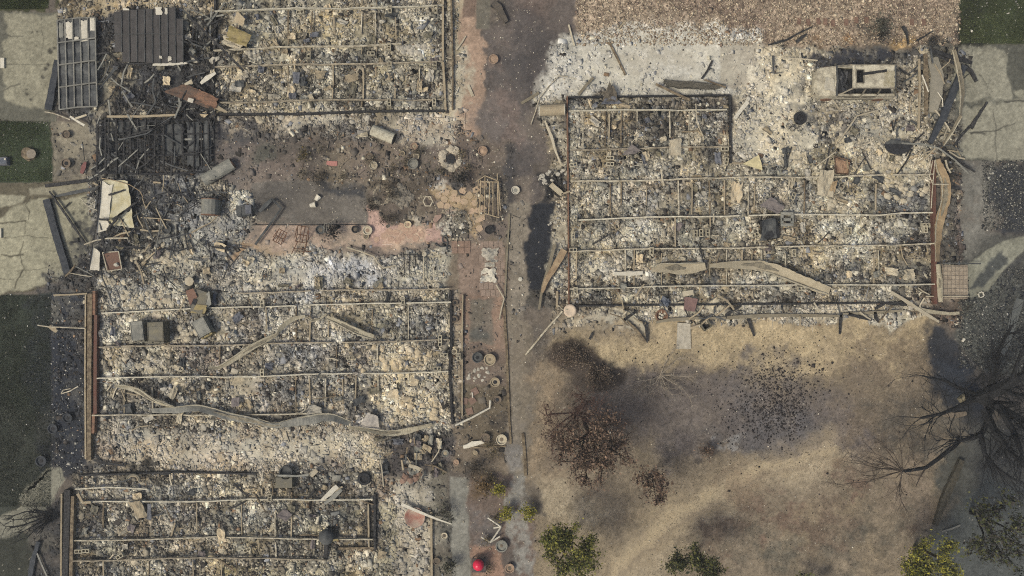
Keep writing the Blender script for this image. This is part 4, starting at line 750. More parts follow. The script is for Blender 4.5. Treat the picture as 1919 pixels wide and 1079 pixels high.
MB().strip(P3([(225, 119), (285, 119)], .43), .07, .05, .2, .3).build('lower_edge', char, t)
t = thing('carport_roof', 'black charred grid of roof battens collapsed below the metal roofing', 'roof wreck', 290, 275)
for k, x in enumerate((182, 196, 204, 216, 230, 244, 258, 272, 290, 308, 322, 343, 362, 378, 392)):
    MB().strip(P3([(x + random.uniform(-2, 2), 222 + random.uniform(-3, 3)), (x + random.uniform(-2, 2), 270), (x + random.uniform(-2, 3), 322 + random.uniform(-8, 6))], random.uniform(.30, .4)), random.uniform(.05, .09), .06, .2, .2).build('batten', char, t)
for ya, yb in ((226, 222), (247, 250), (286, 290), (324, 322)): MB().strip(P3([(178, ya), (290, (ya + yb) / 2 + 3), (400, yb)], .30), .08, .05, .2, .3).build('cross_batten', blackm, t)
for x, y, w, h in ((362, 270, 22, 84), (388, 262, 16, 76), (250, 240, 60, 26), (325, 262, 40, 60)): MB().sheet([W(x - w / 2, y + h / 2, .24), W(x + w / 2, y + h / 2, .24), W(x + w / 2, y - h / 2, .27), W(x - w / 2, y - h / 2, .25)], 5, 8, .05, .015, .06).build('sooty_sheet', dark, t)
t = thing('metal_awning', 'crumpled white and yellowed metal awning tipped over the ash pile beside the lower driveway', 'awning', 215, 420)
MB().sheet([W(186, 420, .25), W(252, 428, .35), W(240, 338, .55), W(189, 336, .50)], 8, 12, .05, .015, .03).build('awning_panel', M('yellowed_white_paint', (206, 198, 170), var=.2, scale=2, rgb2=(160, 146, 100), mixp=.6), t)
MB().sheet([W(181, 436, .3), W(203, 430, .3), W(211, 345, .57), W(189, 338, .57)], 4, 10, .03, .012, .05).build('white_strip', white, t)
MB().sheet([W(166, 507, .25), W(186, 508, .25), W(188, 470, .3), W(172, 462, .3)], 4, 6, .03, .012, .1).build('lower_strip', white, t)
MB().strip(P3([(190, 336), (184, 400), (171, 470), (166, 506)], [.6, .4, .3]), .05, .04, .1, .3).build('edge_rail', char, t)
MB().strip(P3([(190, 334), (215, 338), (243, 346), (262, 358), (268, 370)], .62), .035, .03, .1, .2).build('curved_trim', gutter, t)
for a, b in (((203, 365), (232, 356)), ((200, 430), (232, 395)), ((185, 410), (204, 412)), ((210, 412), (254, 380)), ((190, 440), (196, 475))): MB().strip(P3([a, b], .62), .10, .06, .4, .12).build('charred_batten', char, t)
t = thing('wall_heater', 'rusty brown rectangular metal panel with a light frame, leaning in the ash', 'heater', 211, 490)
MB().sheet([W(202, 507, .35), W(227, 503, .38), W(221, 472, .5), W(192, 474, .48)], 5, 5, .012, .03).build('panel', M('brown_enamel', (122, 92, 76), var=.2, rgb2=(104, 80, 70)), t)
for a, b in (((192, 473), (222, 471)), ((222, 471), (228, 504)), ((192, 473), (201, 508)), ((201, 508), (228, 504))): MB().strip(P3([a, b], [.52, .46]), .05, .04, .05, .3).build('frame_edge', tan, t)
MB().rock(W(218, 496, .5), .13, .5).build('ash_clump', whiteish, t)

# ---------------------------------------------------------------- appliances
def washer(name, label, cat, c, w, d, h, rot, m, lid=True, panel=yell):
    t = thing(name, label, cat, *c); o = W(c[0], c[1], 0)
    MB().box((o[0], o[1], .1), (w, d, h), rot, .97).build('body', m, t)
    cr, sr = math.cos(rot), math.sin(rot); f = lambda x, y: (o[0] + x * cr - y * sr, o[1] + x * sr + y * cr)
    q = MB(); z = .1 + h
    for (xa, ya, xb, yb) in ((-w * .46, -d * .46, w * .46, -d * .46), (-w * .46, d * .46, w * .46, d * .46), (-w * .46, -d * .43, -w * .46, d * .43), (w * .46, -d * .43, w * .46, d * .43)):
        q.strip([(*f(xa, ya), z + .02), (*f(xb, yb), z + .02)], .03, .03, .1, .3)
    q.build('top_rim', m, t)
    if lid: MB().sheet([(*f(-w * .40, -d * .40), z + .012), (*f(w * .40, -d * .40), z + .012), (*f(w * .40, d * .26), z + .012), (*f(-w * .40, d * .26), z + .012)], 4, 4, .008, .01).build('lid', m, t)
    MB().box((*f(0, -d / 2 - .05), .1), (w * .96, .09, h * .86), rot, .9).build('control_panel', panel, t)
    for k in (-.25, .2): MB().lathe((*f(k * w, -d / 2 - .03), .1 + h * .86), [(.03, 0), (.028, .025), (0, .03)], 8).build('knob', blackm, t)
    return t
washer('washing_machine', 'grey burnt washing machine standing in ash, left one of an upright pair', 'washer', (271, 618), .66, 1.05, .75, .10, grey, panel=olive)
washer('clothes_dryer', 'olive scorched clothes dryer standing upright beside the grey washing machine', 'dryer', (305, 620), .86, 1.05, .75, .04, olive, panel=olive)
washer('cooking_range', 'tilted grey cooker with a yellowed front, right of the two upright laundry machines', 'cooker', (386, 612), .72, .95, .55, .50, grey, panel=yell)
t = thing('refrigerator', 'burnt fridge lying open on its back, brown door beside a yellowed grey body', 'fridge', (372), 562)
MB().box((*W(383, 565, 0)[:2], .1), (.70, 1.25, .55), -.35, .94).build('body', olive, t)
MB().sheet([W(356, 572, .5), W(370, 556, .72), W(362, 540, .75), W(348, 545, .5)], 5, 5, .02, .03).build('door', M('brown_enamel'), t)
MB().sheet([W(357, 583, .5), W(376, 586, .55), W(396, 570, .66), W(392, 545, .68)], 6, 6, .015, .03).build('inner_panel', grey, t)
MB().sheet([W(356, 586, .62), W(384, 588, .62), W(389, 572, .70), W(368, 570, .70)], 5, 4, .02, .02, .1).build('yellowed_panel', yell, t)
MB().box((*W(374, 565, 0)[:2], .68), (.20, .28, .03), -.4).build('vent', blackm, t)
t = thing('bent_sheet_roll', 'curled grey metal sheet with a rusty end, half rolled beside the ash pile', 'metal sheet', 408, 322); q = MB()
ax0, ax1 = W(382, 338, .25), W(436, 306, .25); d = (ax1 - ax0); nn = np.array([-d[1], d[0], 0]) / np.hypot(d[0], d[1]); vs = []; fs = []
for i in range(9):
    p = ax0 + d * i / 8
    for k in range(11):
        th = math.pi * (k / 10) * 1.0; r_ = .34 + random.uniform(-.015, .015); vs.append(p + nn * r_ * math.cos(th) + np.array([0, 0, r_ * .7 * math.sin(th)]))
for i in range(8):
    for k in range(10): fs.append((i * 11 + k, i * 11 + k + 1, (i + 1) * 11 + k + 1, (i + 1) * 11 + k))
q.add(vs, fs).build('sheet', grey, t); MB().strip([ax1 + nn * .3, ax1 + np.array([0, 0, .22]), ax1 - nn * .3], .10, .05, .2, .1).build('rusty_edge', rustm, t)
def halfdrum(name, label, cat, a, b, r, m, z=.12, endm=None):
    t = thing(name, label, cat, (a[0] + b[0]) / 2, (a[1] + b[1]) / 2); P = P3([a, b], z + r)
    MB().tube([p for p in P], [r, r], 16, .3).build('drum', m, t)
    d = (P[1] - P[0]) / np.linalg.norm(P[1] - P[0])
    for p, s in ((P[0], -1), (P[1], 1)): MB().tube([p + d * s * .0, p + d * s * .035], r * 1.03, 16).build('end_ring', endm or m, t)
    return t
halfdrum('water_heater', 'grey cylindrical water heater lying on the ash, rusty below', 'water heater', (396, 374), (395, 402), .48, grey, .0, rustm)
halfdrum('water_heater', 'white flaking water heater tank lying below the upper left house', 'water heater', (697, 243), (738, 260), .30, M('flaking_white', (208, 200, 178), var=.25, rgb2=(120, 108, 90), mixp=.62), .05, char)
halfdrum('water_heater', 'long pale tank lying flat at the left edge of the right house', 'water heater', (1011, 207), (1057, 205), .30, tan2, .02, white)
t = thing('rusty_tub', 'open rust brown metal tub with dented sides on the right house rubble', 'tub', 1577, 310)
for c4 in ([W(1563, 290, .7), W(1567, 326, .45), W(1567, 322, .15), W(1563, 294, .15)], [W(1567, 326, .5), W(1590, 327, .5), W(1588, 324, .15), W(1567, 324, .15)], [W(1590, 327, .5), W(1594, 300, .65), W(1592, 302, .2), W(1588, 325, .15)], [W(1594, 300, .65), W(1564, 292, .72), W(1564, 294, .2), W(1592, 302, .2)]):
    MB().sheet(c4, 5, 4, .03, .02).build('side', M('scorched_copper', (120, 92, 76), var=.3, scale=3, rgb2=(168, 140, 116)), t)
MB().sheet([W(1566, 325, .2), W(1590, 326, .2), W(1592, 304, .3), W(1564, 295, .25)], 6, 6, .06, .02).build('bottom', M('scorched_copper'), t)
t = thing('ladle_pipe', 'thin pale pipe ending in a round cup, leaning on the rusty tub', 'pipe', 1545, 302)
MB().tube(P3([(1529, 312), (1545, 300), (1566, 284)], [.4, .75]), .03, 6, .3).build('pipe', tan, t); MB().lathe(W(1525, 316, .3), [(.02, 0), (.13, .03), (.15, .12), (.13, .12), (.08, .05)], 12).build('cup', tan, t)
def panelthing(name, label, cat, c4, z, m, amp=.06, rag=.04, nx=6, ny=6, th=.02, group=None):
    z = z if hasattr(z, '__len__') else [z] * 4
    q = MB().sheet([W(p[0], p[1], h) for p, h in zip(c4, z)], nx, ny, amp, th, rag)
    return q.build(name, m, label=label, cat=cat, group=group)
PN = panelthing
PN('draped_sheet', 'pale crumpled sheet of metal draped over rubble below the rusty tub', 'metal sheet', [(1530, 365), (1562, 370), (1563, 318), (1536, 318)], [.3, .35, .55, .6], pale, .10, .06)
PN('bent_flap', 'small tan metal flap beside the draped sheet', 'metal sheet', [(1553, 360), (1564, 362), (1570, 338), (1560, 340)], [.35, .4, .6, .55], gutter, .05)
PN('shade_sheet', 'tan triangular metal sheet pointing left at the garage corner', 'metal sheet', [(1392, 307), (1429, 319), (1427, 305), (1422, 290)], [.3, .38, .45, .42], M('tan_enamel', (178, 166, 128), var=.12, rgb2=(188, 176, 140)), .02, 0)
PN('lampshade', 'grey cone shaped metal shade on a floor beam in the right house', 'metal shade', [(1166, 290), (1190, 288), (1201, 282), (1184, 270)], [.3, .4, .5, .55], M('mauve_grey_metal', (108, 100, 98), var=.15, rgb2=(120, 112, 108)), .06, 0)
PN('insulation_slab', 'square pale slab lying across a floor beam in the right house', 'slab', [(1253, 291), (1277, 292), (1278, 258), (1254, 262)], .42, pale, .05, .06)
PN('dark_sheet', 'dark folded metal sheet crossing the top wall of the right house', 'metal sheet', [(1128, 190), (1158, 190), (1153, 165), (1142, 152)], [.3, .35, .55, .5], M('brown_dark_metal', (84, 76, 66), var=.25, rgb2=(104, 96, 84)), .08)
PN('dark_sheet', 'slate grey crumpled sheet just inside the top wall of the right house', 'metal sheet', [(1125, 196), (1166, 194), (1152, 180), (1135, 182)], .33, slate, .06)
PN('iron_sheet', 'large slate coloured metal sheet bent upright amid the right house', 'metal sheet', [(1423, 385), (1458, 402), (1472, 388), (1446, 368)], [.4, .5, .65, .6], M('mauve_grey_metal'), .08, .03)
t = thing('smashed_stove', 'dark smashed stove with a square opening on the right house rubble', 'stove', 1462, 425)
MB().box((*W(1440, 430, 0)[:2], .1), (.9, 1.1, .4), .15, .85).build('body', blackm, t); MB().sheet([W(1424, 452, .45), W(1456, 445, .5), W(1454, 408, .65), W(1430, 410, .6)], 6, 6, .10, .02, .06).build('top_sheet', dark, t)
q = MB(); 
for a, b in (((1464, 400), (1487, 400)), ((1464, 421), (1487, 421)), ((1466, 402), (1466, 419)), ((1485, 402), (1485, 419)), ((1466, 411), (1485, 411))): q.strip(P3([a, b], .6), .14, .10, .08, .2)
q.build('oven_frame', grey, t); MB().box((*W(1475, 416, 0)[:2], .3), (.36, .16, .05)).build('oven_opening', blackm, t)
q = MB(); q.strip(P3([(1481, 362), (1493, 380)], .4), .08, .06); q.strip(P3([(1487, 360), (1481, 378)], .4), .08, .06); q.build('wire_rack', dark, label='small dark metal rack standing above the smashed stove', cat='rack')
t = thing('dish_lid', 'black half round lid lying in ash above the fallen tan gutter', 'lid', 1682, 277)
q = MB(); q.poly([W(1682 + 25 * math.cos(a), 270 + 20 * math.sin(a), .4)[:2] for a in [math.pi * k / 12 for k in range(13)][::-1]], .45, .05); q.build('lid_half', blackm, t); MB().sheet([W(1655, 271, .40), W(1706, 271, .40), W(1703, 264, .55), W(1668, 262, .5)], 6, 3, .03, .02).build('rim', dark, t)
PN('yellow_pan', 'crumpled olive yellow metal tub in the upper left rubble', 'tub', [(423, 74), (462, 88), (472, 66), (430, 46)], [.35, .45, .6, .5], M('yellowed_enamel'), .07, .02)
PN('folded_liner', 'pale folded liner under the olive yellow tub', 'metal sheet', [(414, 82), (452, 94), (456, 84), (420, 64)], .32, pale, .08, .08)
PN('wall_board', 'upright cream panel standing above the olive yellow tub', 'panel', [(437, 40), (455, 50), (460, 36), (444, 20)], [.3, .4, .6, .6], M('ashy_board'), .03)
PN('brown_board', 'scorched brown boards slanting over black debris at the upper left', 'boards', [(305, 172), (395, 205), (402, 178), (345, 156)], [.35, .42, .5, .42], M('brown_scorched_board', (86, 76, 68), var=.3, rgb2=(112, 86, 70)), .05)
PN('brown_board', 'rust coloured broken board at the right end of the slanting brown boards', 'boards', [(360, 185), (404, 205), (410, 184), (372, 166)], [.44, .5, .56, .52], M('rusty_steel'), .05, .08)
PN('grey_board', 'grey flat board slanting right of the fallen garage door', 'board', [(185, 168), (193, 160), (223, 123), (213, 126)], .36, dark, .02, 0)
PN('grey_sheet', 'blue grey sheet lying in pale rubble at the top left house', 'metal sheet', [(580, 70), (595, 69), (598, 58), (580, 61)], .3, slate, .04)
PN('grey_sheet', 'narrow upright slate sheet between two beams at the top left house', 'metal sheet', [(549, 156), (560, 157), (562, 135), (548, 134)], .3, slate, .03)
PN('plaster_slab', 'square tan plaster slab with broken corners in the top left house', 'slab', [(650, 155), (672, 150), (672, 136), (645, 140)], .32, M('ashy_board'), .04, .1)
PN('plaster_slab', 'round edged tan slab below the third beam of the top left house', 'slab', [(588, 146), (606, 148), (612, 132), (590, 132)], .32, M('ashy_board'), .06, .1)
PN('tile_heap_lid', 'grey curved plate on the white ash mound of the top left house', 'plate', [(790, 72), (808, 70), (812, 58), (794, 60)], .5, olive, .06)
PN('metal_flap', 'grey folded flap beside the white tank below the upper left house', 'metal sheet', [(664, 258), (690, 256), (688, 246), (672, 250)], .3, pale, .06)
PN('white_sheet', 'large pale torn sheet at the bottom right of the middle left house', 'metal sheet', [(672, 800), (712, 808), (708, 780), (690, 772)], [.3, .3, .5, .5], M('pale_mauve_metal', (156, 148, 140), var=.2, rgb2=(176, 168, 158)), .06, .04)
PN('white_sheet', 'white crumpled sheet half buried above the last beam of the middle left house', 'sheet', [(575, 776), (604, 776), (604, 762), (578, 756)], .36, whiteish, .09, .12)
PN('plaster_wall', 'large cracked cream plaster slab at the right of the middle left house', 'plaster slab', [(724, 745), (748, 748), (746, 728), (730, 730)], .36, M('cream_plaster', (202, 187, 160), var=.15, rgb2=(190, 170, 138)), .04, .1)
PN('plaster_wall', 'diamond shaped cream plaster slab near the right end of the middle left house', 'plaster slab', [(768, 724), (782, 722), (786, 712), (770, 706)], .36, M('cream_plaster'), .03, .08)
PN('purple_sheet', 'small mauve square plate above the grey ribbon of fallen siding', 'plate', [(433, 763), (448, 761), (449, 744), (434, 746)], .32, purple, .03)
PN('purple_sheet', 'dull plum sheet with a white corner in the lower left house', 'metal sheet', [(518, 966), (536, 978), (548, 964), (533, 952)], .42, purple, .04)
PN('olive_sheet', 'olive bent plate behind the dull plum sheet', 'plate', [(538, 956), (551, 962), (554, 950), (540, 943)], .36, olive, .05)
PN('cream_sheet', 'folded cream sheet hanging over the top beam of the lower left house', 'sheet', [(258, 972), (278, 968), (262, 938), (238, 940)], [.3, .35, .5, .48], M('ashy_board'), .08, .06)
PN('cream_sheet', 'slate grey upright board right of the folded cream sheet', 'board', [(276, 974), (284, 974), (283, 944), (276, 944)], .42, slate, .02)
PN('boulder_slab', 'pale rounded slab lying left of the striped deck', 'slab', [(706, 1048), (722, 1046), (726, 1034), (710, 1030)], .3, M('ashy_board'), .07, .1)
PN('step_slab', 'pale concrete doorstep on the tan soil below the right house', 'doorstep', [(1268, 654), (1295, 654), (1294, 606), (1270, 604)], .14, M('pale_concrete', (176, 166, 148), var=.2, rgb2=(198, 188, 170)), .01, .01, th=.14)
PN('shell_slab', 'pale scooped shell near the right end of the right house', 'shell', [(1660, 512), (1682, 518), (1686, 504), (1658, 500)], [.35, .4, .5, .5], pale, .08, .08)
PN('pale_lump', 'crumpled pale lump beside the scooped shell', 'debris lump', [(1692, 524), (1716, 528), (1712, 504), (1694, 504)], .45, pale, .12, .12)
PN('insulation_patch', 'oval cream blob of burnt insulation in the right house', 'insulation', [(1370, 378), (1390, 382), (1392, 340), (1368, 338)], .28, M('cream_plaster'), .08, .2)
PN('mattress_wire', 'crumpled black wire netting above the top wall of the right house', 'wire netting', [(1248, 164), (1340, 170), (1362, 158), (1240, 147)], [.2, .25, .3, .3], M('black_mesh', (66, 64, 60), var=.5, scale=20, rgb2=(104, 98, 86)), .10, .06, 12, 6)
t = thing('vent_box', 'open square metal vent box tipped on the tan soil', 'vent box', 1320, 608); o = W(1320, 608, 0); 
for k in range(4):
    a = .6 + k * math.pi / 2; MB().box((o[0] + .22 * math.cos(a), o[1] + .22 * math.sin(a), .03), (.06, .50, .35), a, .96).build('wall', olive, t)
MB().box((o[0], o[1], .03), (.36, .36, .04), .6).build('bottom', blackm, t)
t = thing('cushioned_chair', 'maroon grey padded chair lying on its back below the right house', 'chair', 1292, 566)
MB().sheet([W(1282, 582, .3), W(1302, 584, .3), W(1308, 560, .52), W(1283, 555, .52)], 6, 6, .02, .07, .04).build('seat', maroon, t); MB().sheet([W(1281, 556, .5), W(1300, 552, .5), W(1299, 543, .55), W(1279, 546, .55)], 4, 3, .01, .05).build('headrest', pale, t)
for a, b in (((1284, 580), (1297, 606)), ((1303, 580), (1316, 594)), ((1283, 562), (1268, 566))): MB().strip(P3([a, b], [.35, .1]), .06, .05, .1, .2).build('leg', char, t)
PN('blue_cloth', 'slate blue bundle of cloth left of the maroon padded chair', 'cloth', [(1236, 572), (1252, 578), (1256, 560), (1240, 554)], .35, M('slate_blue', (84, 90, 102), var=.25, rgb2=(112, 116, 124)), .12, .1)
t = thing('satellite_dish', 'round pale satellite dish fallen on its pole at the corner of the right house', 'satellite dish', 1068, 582)
q = MB(); q.lathe(W(1068, 582, .25), [(.05, .0), (.22, .03), (.34, .09), (.345, .10), (.22, .045), (.02, .015)], 22); q.build('dish', M('pinkish_white', (204, 186, 164), var=.1, rgb2=(190, 170, 148)), t, smooth=True); MB().tube(P3([(1046, 572), (1055, 580), (1064, 580)], .3), .025, 6).build('arm', tan, t)
MB().tube(P3([(1054, 583), (1020, 622), (985, 665)], [.2, .08]), .055, 8, .5).build('pole', M('ashy_steel'), label='long pale metal pole slanting down left from the satellite dish', cat='pole')
t = thing('fire_pit_ring', 'round black pit ring with white ash lumps left of the maroon chair', 'pit ring', 1239, 591)
MB().lathe(W(1239, 591, .05), [(.32, 0), (.34, .16), (.27, .16), (.26, .02)], 18, .02).build('ring', rustm, t); MB().lathe(W(1239, 591, .06), [(.25, 0), (0, .02)], 14).build('soot', blackm, t)
for dx, dy in ((-2, -3), (2, -1), (1, 4), (-3, 3)): MB().rock(W(1239 + dx, 591 + dy, .10), .07).build('ash_lump', white, t)
# ---------------------------------------------------------------- long fallen pieces
def CR(pts, n=4):
    P = [np.array(p, float) for p in pts]; P = [2 * P[0] - P[1]] + P + [2 * P[-1] - P[-2]]; out = []
    for i in range(1, len(P) - 2):
        for k in range(n):
            t_ = k / n; out.append(tuple(.5 * (2 * P[i] + (P[i + 1] - P[i - 1]) * t_ + (2 * P[i - 1] - 5 * P[i] + 4 * P[i + 1] - P[i + 2]) * t_ ** 2 + (3 * P[i] - P[i - 1] - 3 * P[i + 1] + P[i + 2]) * t_ ** 3)))
    return out + [tuple(P[-2])]
def SP(name, label, cat, pts, w, z, m, h=.05, jit=.12, seg=.22, roll=0.0, group=None):
    ww = [q / S for q in w] if hasattr(w, '__len__') else w / S
    rib = name in ('siding_ribbon', 'gutter_strip')
    if rib: pts = CR(pts); jit, seg, roll = max(jit, .16), .13, roll + .25
    o = MB().strip(P3(pts, z), ww, h, jit, seg, roll).build(name, m, label=label, cat=cat, group=group)
    if rib and len(pts) > 8:
        n = len(pts); wq = np.interp(np.linspace(0, 1, n), np.linspace(0, 1, len(w) if hasattr(w, '__len__') else 2), w if hasattr(w, '__len__') else [w, w]); sd_ = random.choice([-1, 1]) if 'grey' not in label else -1; e = []
        for i in range(n):
            a_, b_ = np.array(pts[max(i - 1, 0)]), np.array(pts[min(i + 1, n - 1)]); d = (b_ - a_) / (np.linalg.norm(b_ - a_) + 1e-6); e.append((pts[i][0] - d[1] * sd_ * -wq[i] * .42, pts[i][1] + d[0] * sd_ * -wq[i] * .42 * -1 if 0 else pts[i][1] + d[0] * sd_ * wq[i] * .42)) if 0 else e.append((pts[i][0] - d[1] * sd_ * wq[i] * .44, pts[i][1] + d[0] * sd_ * wq[i] * .44))
        zz = z if not hasattr(z, '__len__') else float(np.mean(z))
        MB().strip(P3(e, zz + .05), [.03, .06, .04, .07, .03], .04, .4, .13, .3).build('folded_edge', M('bright_edge', (200, 192, 170), var=.4, scale=6, rgb2=(150, 138, 116)), o)
        c_ = len(pts) // 2; i0, i1 = max(0, c_ - n // 5), min(n - 1, c_ + n // 6)
        MB().strip(P3(pts[i0:i1 + 1], zz + .035), [.05, .5 * wq[c_] / S, .06], .03, .5, .1, .3).build('scorched_patch', M('siding_scorch', (104, 98, 86), var=.35, scale=5, rgb2=(140, 130, 110)), o)
    return o
def TB(name, label, cat, pts, r, z, m, group=None, n=6): return MB().tube(P3(pts, z), r, n, .25).build(name, m, label=label, cat=cat, group=group)
SP('fallen_beam', 'long black burnt timber lying on the cracked lower left driveway', 'timber', [(86, 373), (104, 440), (126, 512)], 13, .22, M('blue_black_char', (50, 54, 60), var=.3, scale=4, rgb2=(66, 68, 72)), .2, .05)
SP('fallen_beam', 'charred timber along the right edge of the upper left driveway', 'timber', [(106, 112), (98, 160), (90, 205)], [8, 13, 14], .2, M('blue_black_char'), .16, .12)
SP('charred_pole', 'thin charred pole slanting across the lower left driveway', 'pole', [(92, 358), (125, 405), (159, 456)], [3, 4, 3], .2, char, .06, .25)
SP('charred_pole', 'short charred stick branching from the thin pole on the lower driveway', 'stick', [(119, 390), (131, 379)], 2, .12, char)
SP('charred_pole', 'small charred stick lying crosswise at the right of the lower driveway', 'stick', [(130, 454), (146, 453), (145, 445)], 2.5, .1, char)
SP('curb_timber_and_shade', 'dark timber along the top edge of the lower left driveway', 'timber', [(84, 348), (130, 342), (182, 335)], 6, .14, char, .12)
SP('curb_timber_and_shade', 'dark strip added as a shadow band along the lower left driveway, below the top timber', 'timber', [(98, 369), (140, 360), (184, 352)], [4, 6, 5], .10, M('sooty_metal'), .08)  # raised dark strip added to imitate a shadow band, no timber lies there
TB('bent_pipe', 'pale thin pipe bent across the foot of the white awning', 'pipe', [(158, 458), (180, 450), (205, 446), (240, 446)], .04, .5, tan)
TB('bent_pipe', 'thin grey pipe curving left of the white awning', 'pipe', [(152, 372), (162, 384), (182, 394)], .025, .35, tan)
TB('bent_pipe', 'two ended pale rod at the lower tip of the driveway', 'rod', [(130, 511), (150, 515), (172, 518)], .025, .3, tan)
TB('bent_pipe', 'grey rod rising from the driveway corner to the brick pile', 'rod', [(142, 499), (160, 508), (176, 517)], .03, .35, grey)
SP('broken_branch', 'small brown splintered branch at the lower end of the long black timber', 'branch', [(122, 518), (132, 508), (141, 496)], [2, 4, 2], .3, brownwood)
SP('white_batten', 'white painted batten on the black strip below the garage door', 'batten', [(131, 218), (145, 227), (158, 235)], 4, .4, white, .04)
SP('white_batten', 'short cream batten crossing the white one below the garage door', 'batten', [(141, 222), (162, 215)], 3.5, .45, pale, .04)
SP('white_batten', 'long thin pale edging curving toward the white batten', 'edging', [(83, 209), (100, 212), (131, 224)], 2, .25, tan, .03)
SP('tan_timber', 'straight tan timber below the black debris at the upper left', 'timber', [(200, 218), (260, 218), (330, 215)], 4, .4, tan2, .08)
SP('charred_pole', 'long thin black pole slanting through the upper left rubble', 'pole', [(350, 28), (400, 75), (456, 132)], 4, .6, char, .08)
SP('charred_pole', 'black pole leaning up toward the brown boards', 'pole', [(318, 224), (290, 240), (230, 258)], [3, 3, 2], .5, char)
SP('charred_pole', 'second thin black pole slanting across the roof battens', 'pole', [(322, 218), (275, 250), (222, 262)], 2, .5, dark)
SP('pale_batten', 'pale diagonal rod lying over the black roof battens', 'rod', [(258, 280), (240, 296), (222, 312)], 2, .48, grey)
SP('white_shard', 'jagged white board piece right of the black debris at the upper left', 'board piece', [(376, 156), (388, 146), (404, 136)], [5, 9, 4], .45, white, .03, .25)
SP('white_shard', 'small pale triangular board beside the brown boards', 'board piece', [(346, 158), (360, 152)], [3, 9], .45, pale, .03, .2)
SP('white_shard', 'white fragment on the rust coloured broken board', 'fragment', [(352, 186), (362, 189)], 7, .58, white, .04, .3)
SP('tan_timber', 'splintered tan board below the rust coloured broken board', 'board', [(398, 196), (412, 204), (426, 210)], [7, 8, 3], .4, tan2, .04, .2)
# curled siding
SP('siding_ribbon', 'long curled grey strip of siding across the bottom of the middle left house', 'siding strip', [(284, 770), (330, 768), (372, 765), (430, 780), (480, 790), (515, 798), (560, 790), (615, 782), (655, 793)], [10, 12, 13, 14, 13, 12, 17, 16, 10], .45, M('grey_siding', (104, 103, 98), rough=.65, var=.3, scale=2.5, rgb2=(134, 131, 121)), .02, .05, .2, .45)
SP('siding_ribbon', 'pale wrinkled strip of siding meeting the left end of the curled grey strip', 'siding strip', [(214, 723), (240, 727), (262, 735), (285, 750), (305, 758), (326, 764)], [5, 8, 10, 8, 9, 5], .46, M('pale_siding', (196, 186, 162), rough=.7, var=.4, scale=4, rgb2=(146, 136, 114)), .02, .12, .15, .6)
SP('siding_ribbon', 'pale twisted strip of siding rising to the right in the middle left house', 'siding strip', [(390, 690), (412, 688), (440, 672), (470, 652), (500, 636), (520, 626), (528, 614), (550, 598), (572, 592)], [4, 8, 10, 11, 10, 6, 9, 8, 4], .5, M('pale_siding'), .02, .1, .15, .6)
SP('siding_ribbon', 'straight pale tan board slanting down right below the top beam of the middle left house', 'siding strip', [(612, 594), (640, 606), (672, 622), (700, 632)], [8, 11, 12, 9], .5, M('pale_siding'), .02, .06, .2, .3)
SP('siding_ribbon', 'thin curled pale strip between the twisted strip and the straight board', 'siding strip', [(574, 594), (585, 600), (598, 597), (612, 588)], [3, 4, 4, 3], .42, M('pale_siding'), .02, .1, .12, .6)
SP('siding_ribbon', 'wavy pale strip trailing right from the curled grey strip', 'siding strip', [(652, 800), (690, 806), (730, 812), (770, 806), (810, 796)], [5, 8, 10, 11, 6], .4, M('pale_siding'), .02, .12, .18, .6)
SP('siding_ribbon', 'broad pale fascia strip in the lower right house, left half', 'siding strip', [(1222, 507), (1240, 502), (1270, 503), (1300, 502), (1322, 498)], [8, 19, 21, 20, 12], .42, M('pale_fascia', (206, 192, 164), rough=.7, var=.35, scale=3.5, rgb2=(170, 156, 130)), .02, .08, .18, .2)
SP('siding_ribbon', 'broad pale fascia strip in the lower right house, long right half', 'siding strip', [(1330, 498), (1355, 496), (1400, 496), (1430, 499), (1460, 508), (1500, 525), (1555, 545)], [7, 13, 17, 20, 20, 19, 15], .44, M('pale_fascia'), .02, .07, .2, .25)
SP('gutter_strip', 'long brown buckled strip of siding along the right end of the right house', 'siding strip', [(1757, 298), (1762, 315), (1772, 340), (1772, 372), (1764, 405), (1759, 430), (1758, 490)], [9, 14, 15, 15, 14, 12, 9], .75, gutter, .02, .05, .2, .35)
SP('gutter_strip', 'short pale splintered siding end below the long brown buckled strip', 'siding strip', [(1758, 495), (1761, 530), (1763, 566)], [8, 9, 7], .5, M('pale_siding'), .02, .1)
for i, pts in enumerate(([(1748, 300), (1742, 330), (1748, 345), (1778, 345)], [(1746, 294), (1738, 320), (1730, 330), (1748, 338)], [(1752, 300), (1747, 360), (1745, 390)])):
    TB('thin_conduit', ['thin pale bent rod crossing the top of the brown buckled strip', 'thin hooked rod left of the brown buckled strip', 'thin straight rod along the red rail of the right house'][i], 'rod', pts, .025, .85, tan)
TB('long_conduit', 'long pale pipe arching over the rubble toward the upper right driveway', 'pipe', [(1690, 268), (1730, 270), (1760, 278), (1790, 300), (1815, 325)], [.05, .05, .04], .7, grey)
SP('charred_pole', 'black splintered pole under the arching pale pipe', 'pole', [(1765, 280), (1795, 300), (1828, 322)], [4, 5, 2], .5, char, .08, .3)
SP('charred_pole', 'short black pole at the left edge of the dark gravel', 'pole', [(1778, 350), (1802, 354)], 4, .4, char)
SP('fallen_beam', 'heavy black burnt timber slanting beside the right driveway', 'timber', [(1808, 122), (1790, 165), (1768, 220), (1744, 268)], [10, 13, 13, 8], .5, M('blue_black_char'), .16, .1)
SP('charred_pole', 'two charred boards meeting at the top corner of the right driveway', 'board', [(1742, 92), (1780, 105), (1822, 117)], [5, 8, 7], .45, char, .08, .2)
SP('charred_pole', 'thin charred batten below the boards at the right driveway corner', 'batten', [(1750, 100), (1775, 112), (1802, 126)], 4, .4, char)
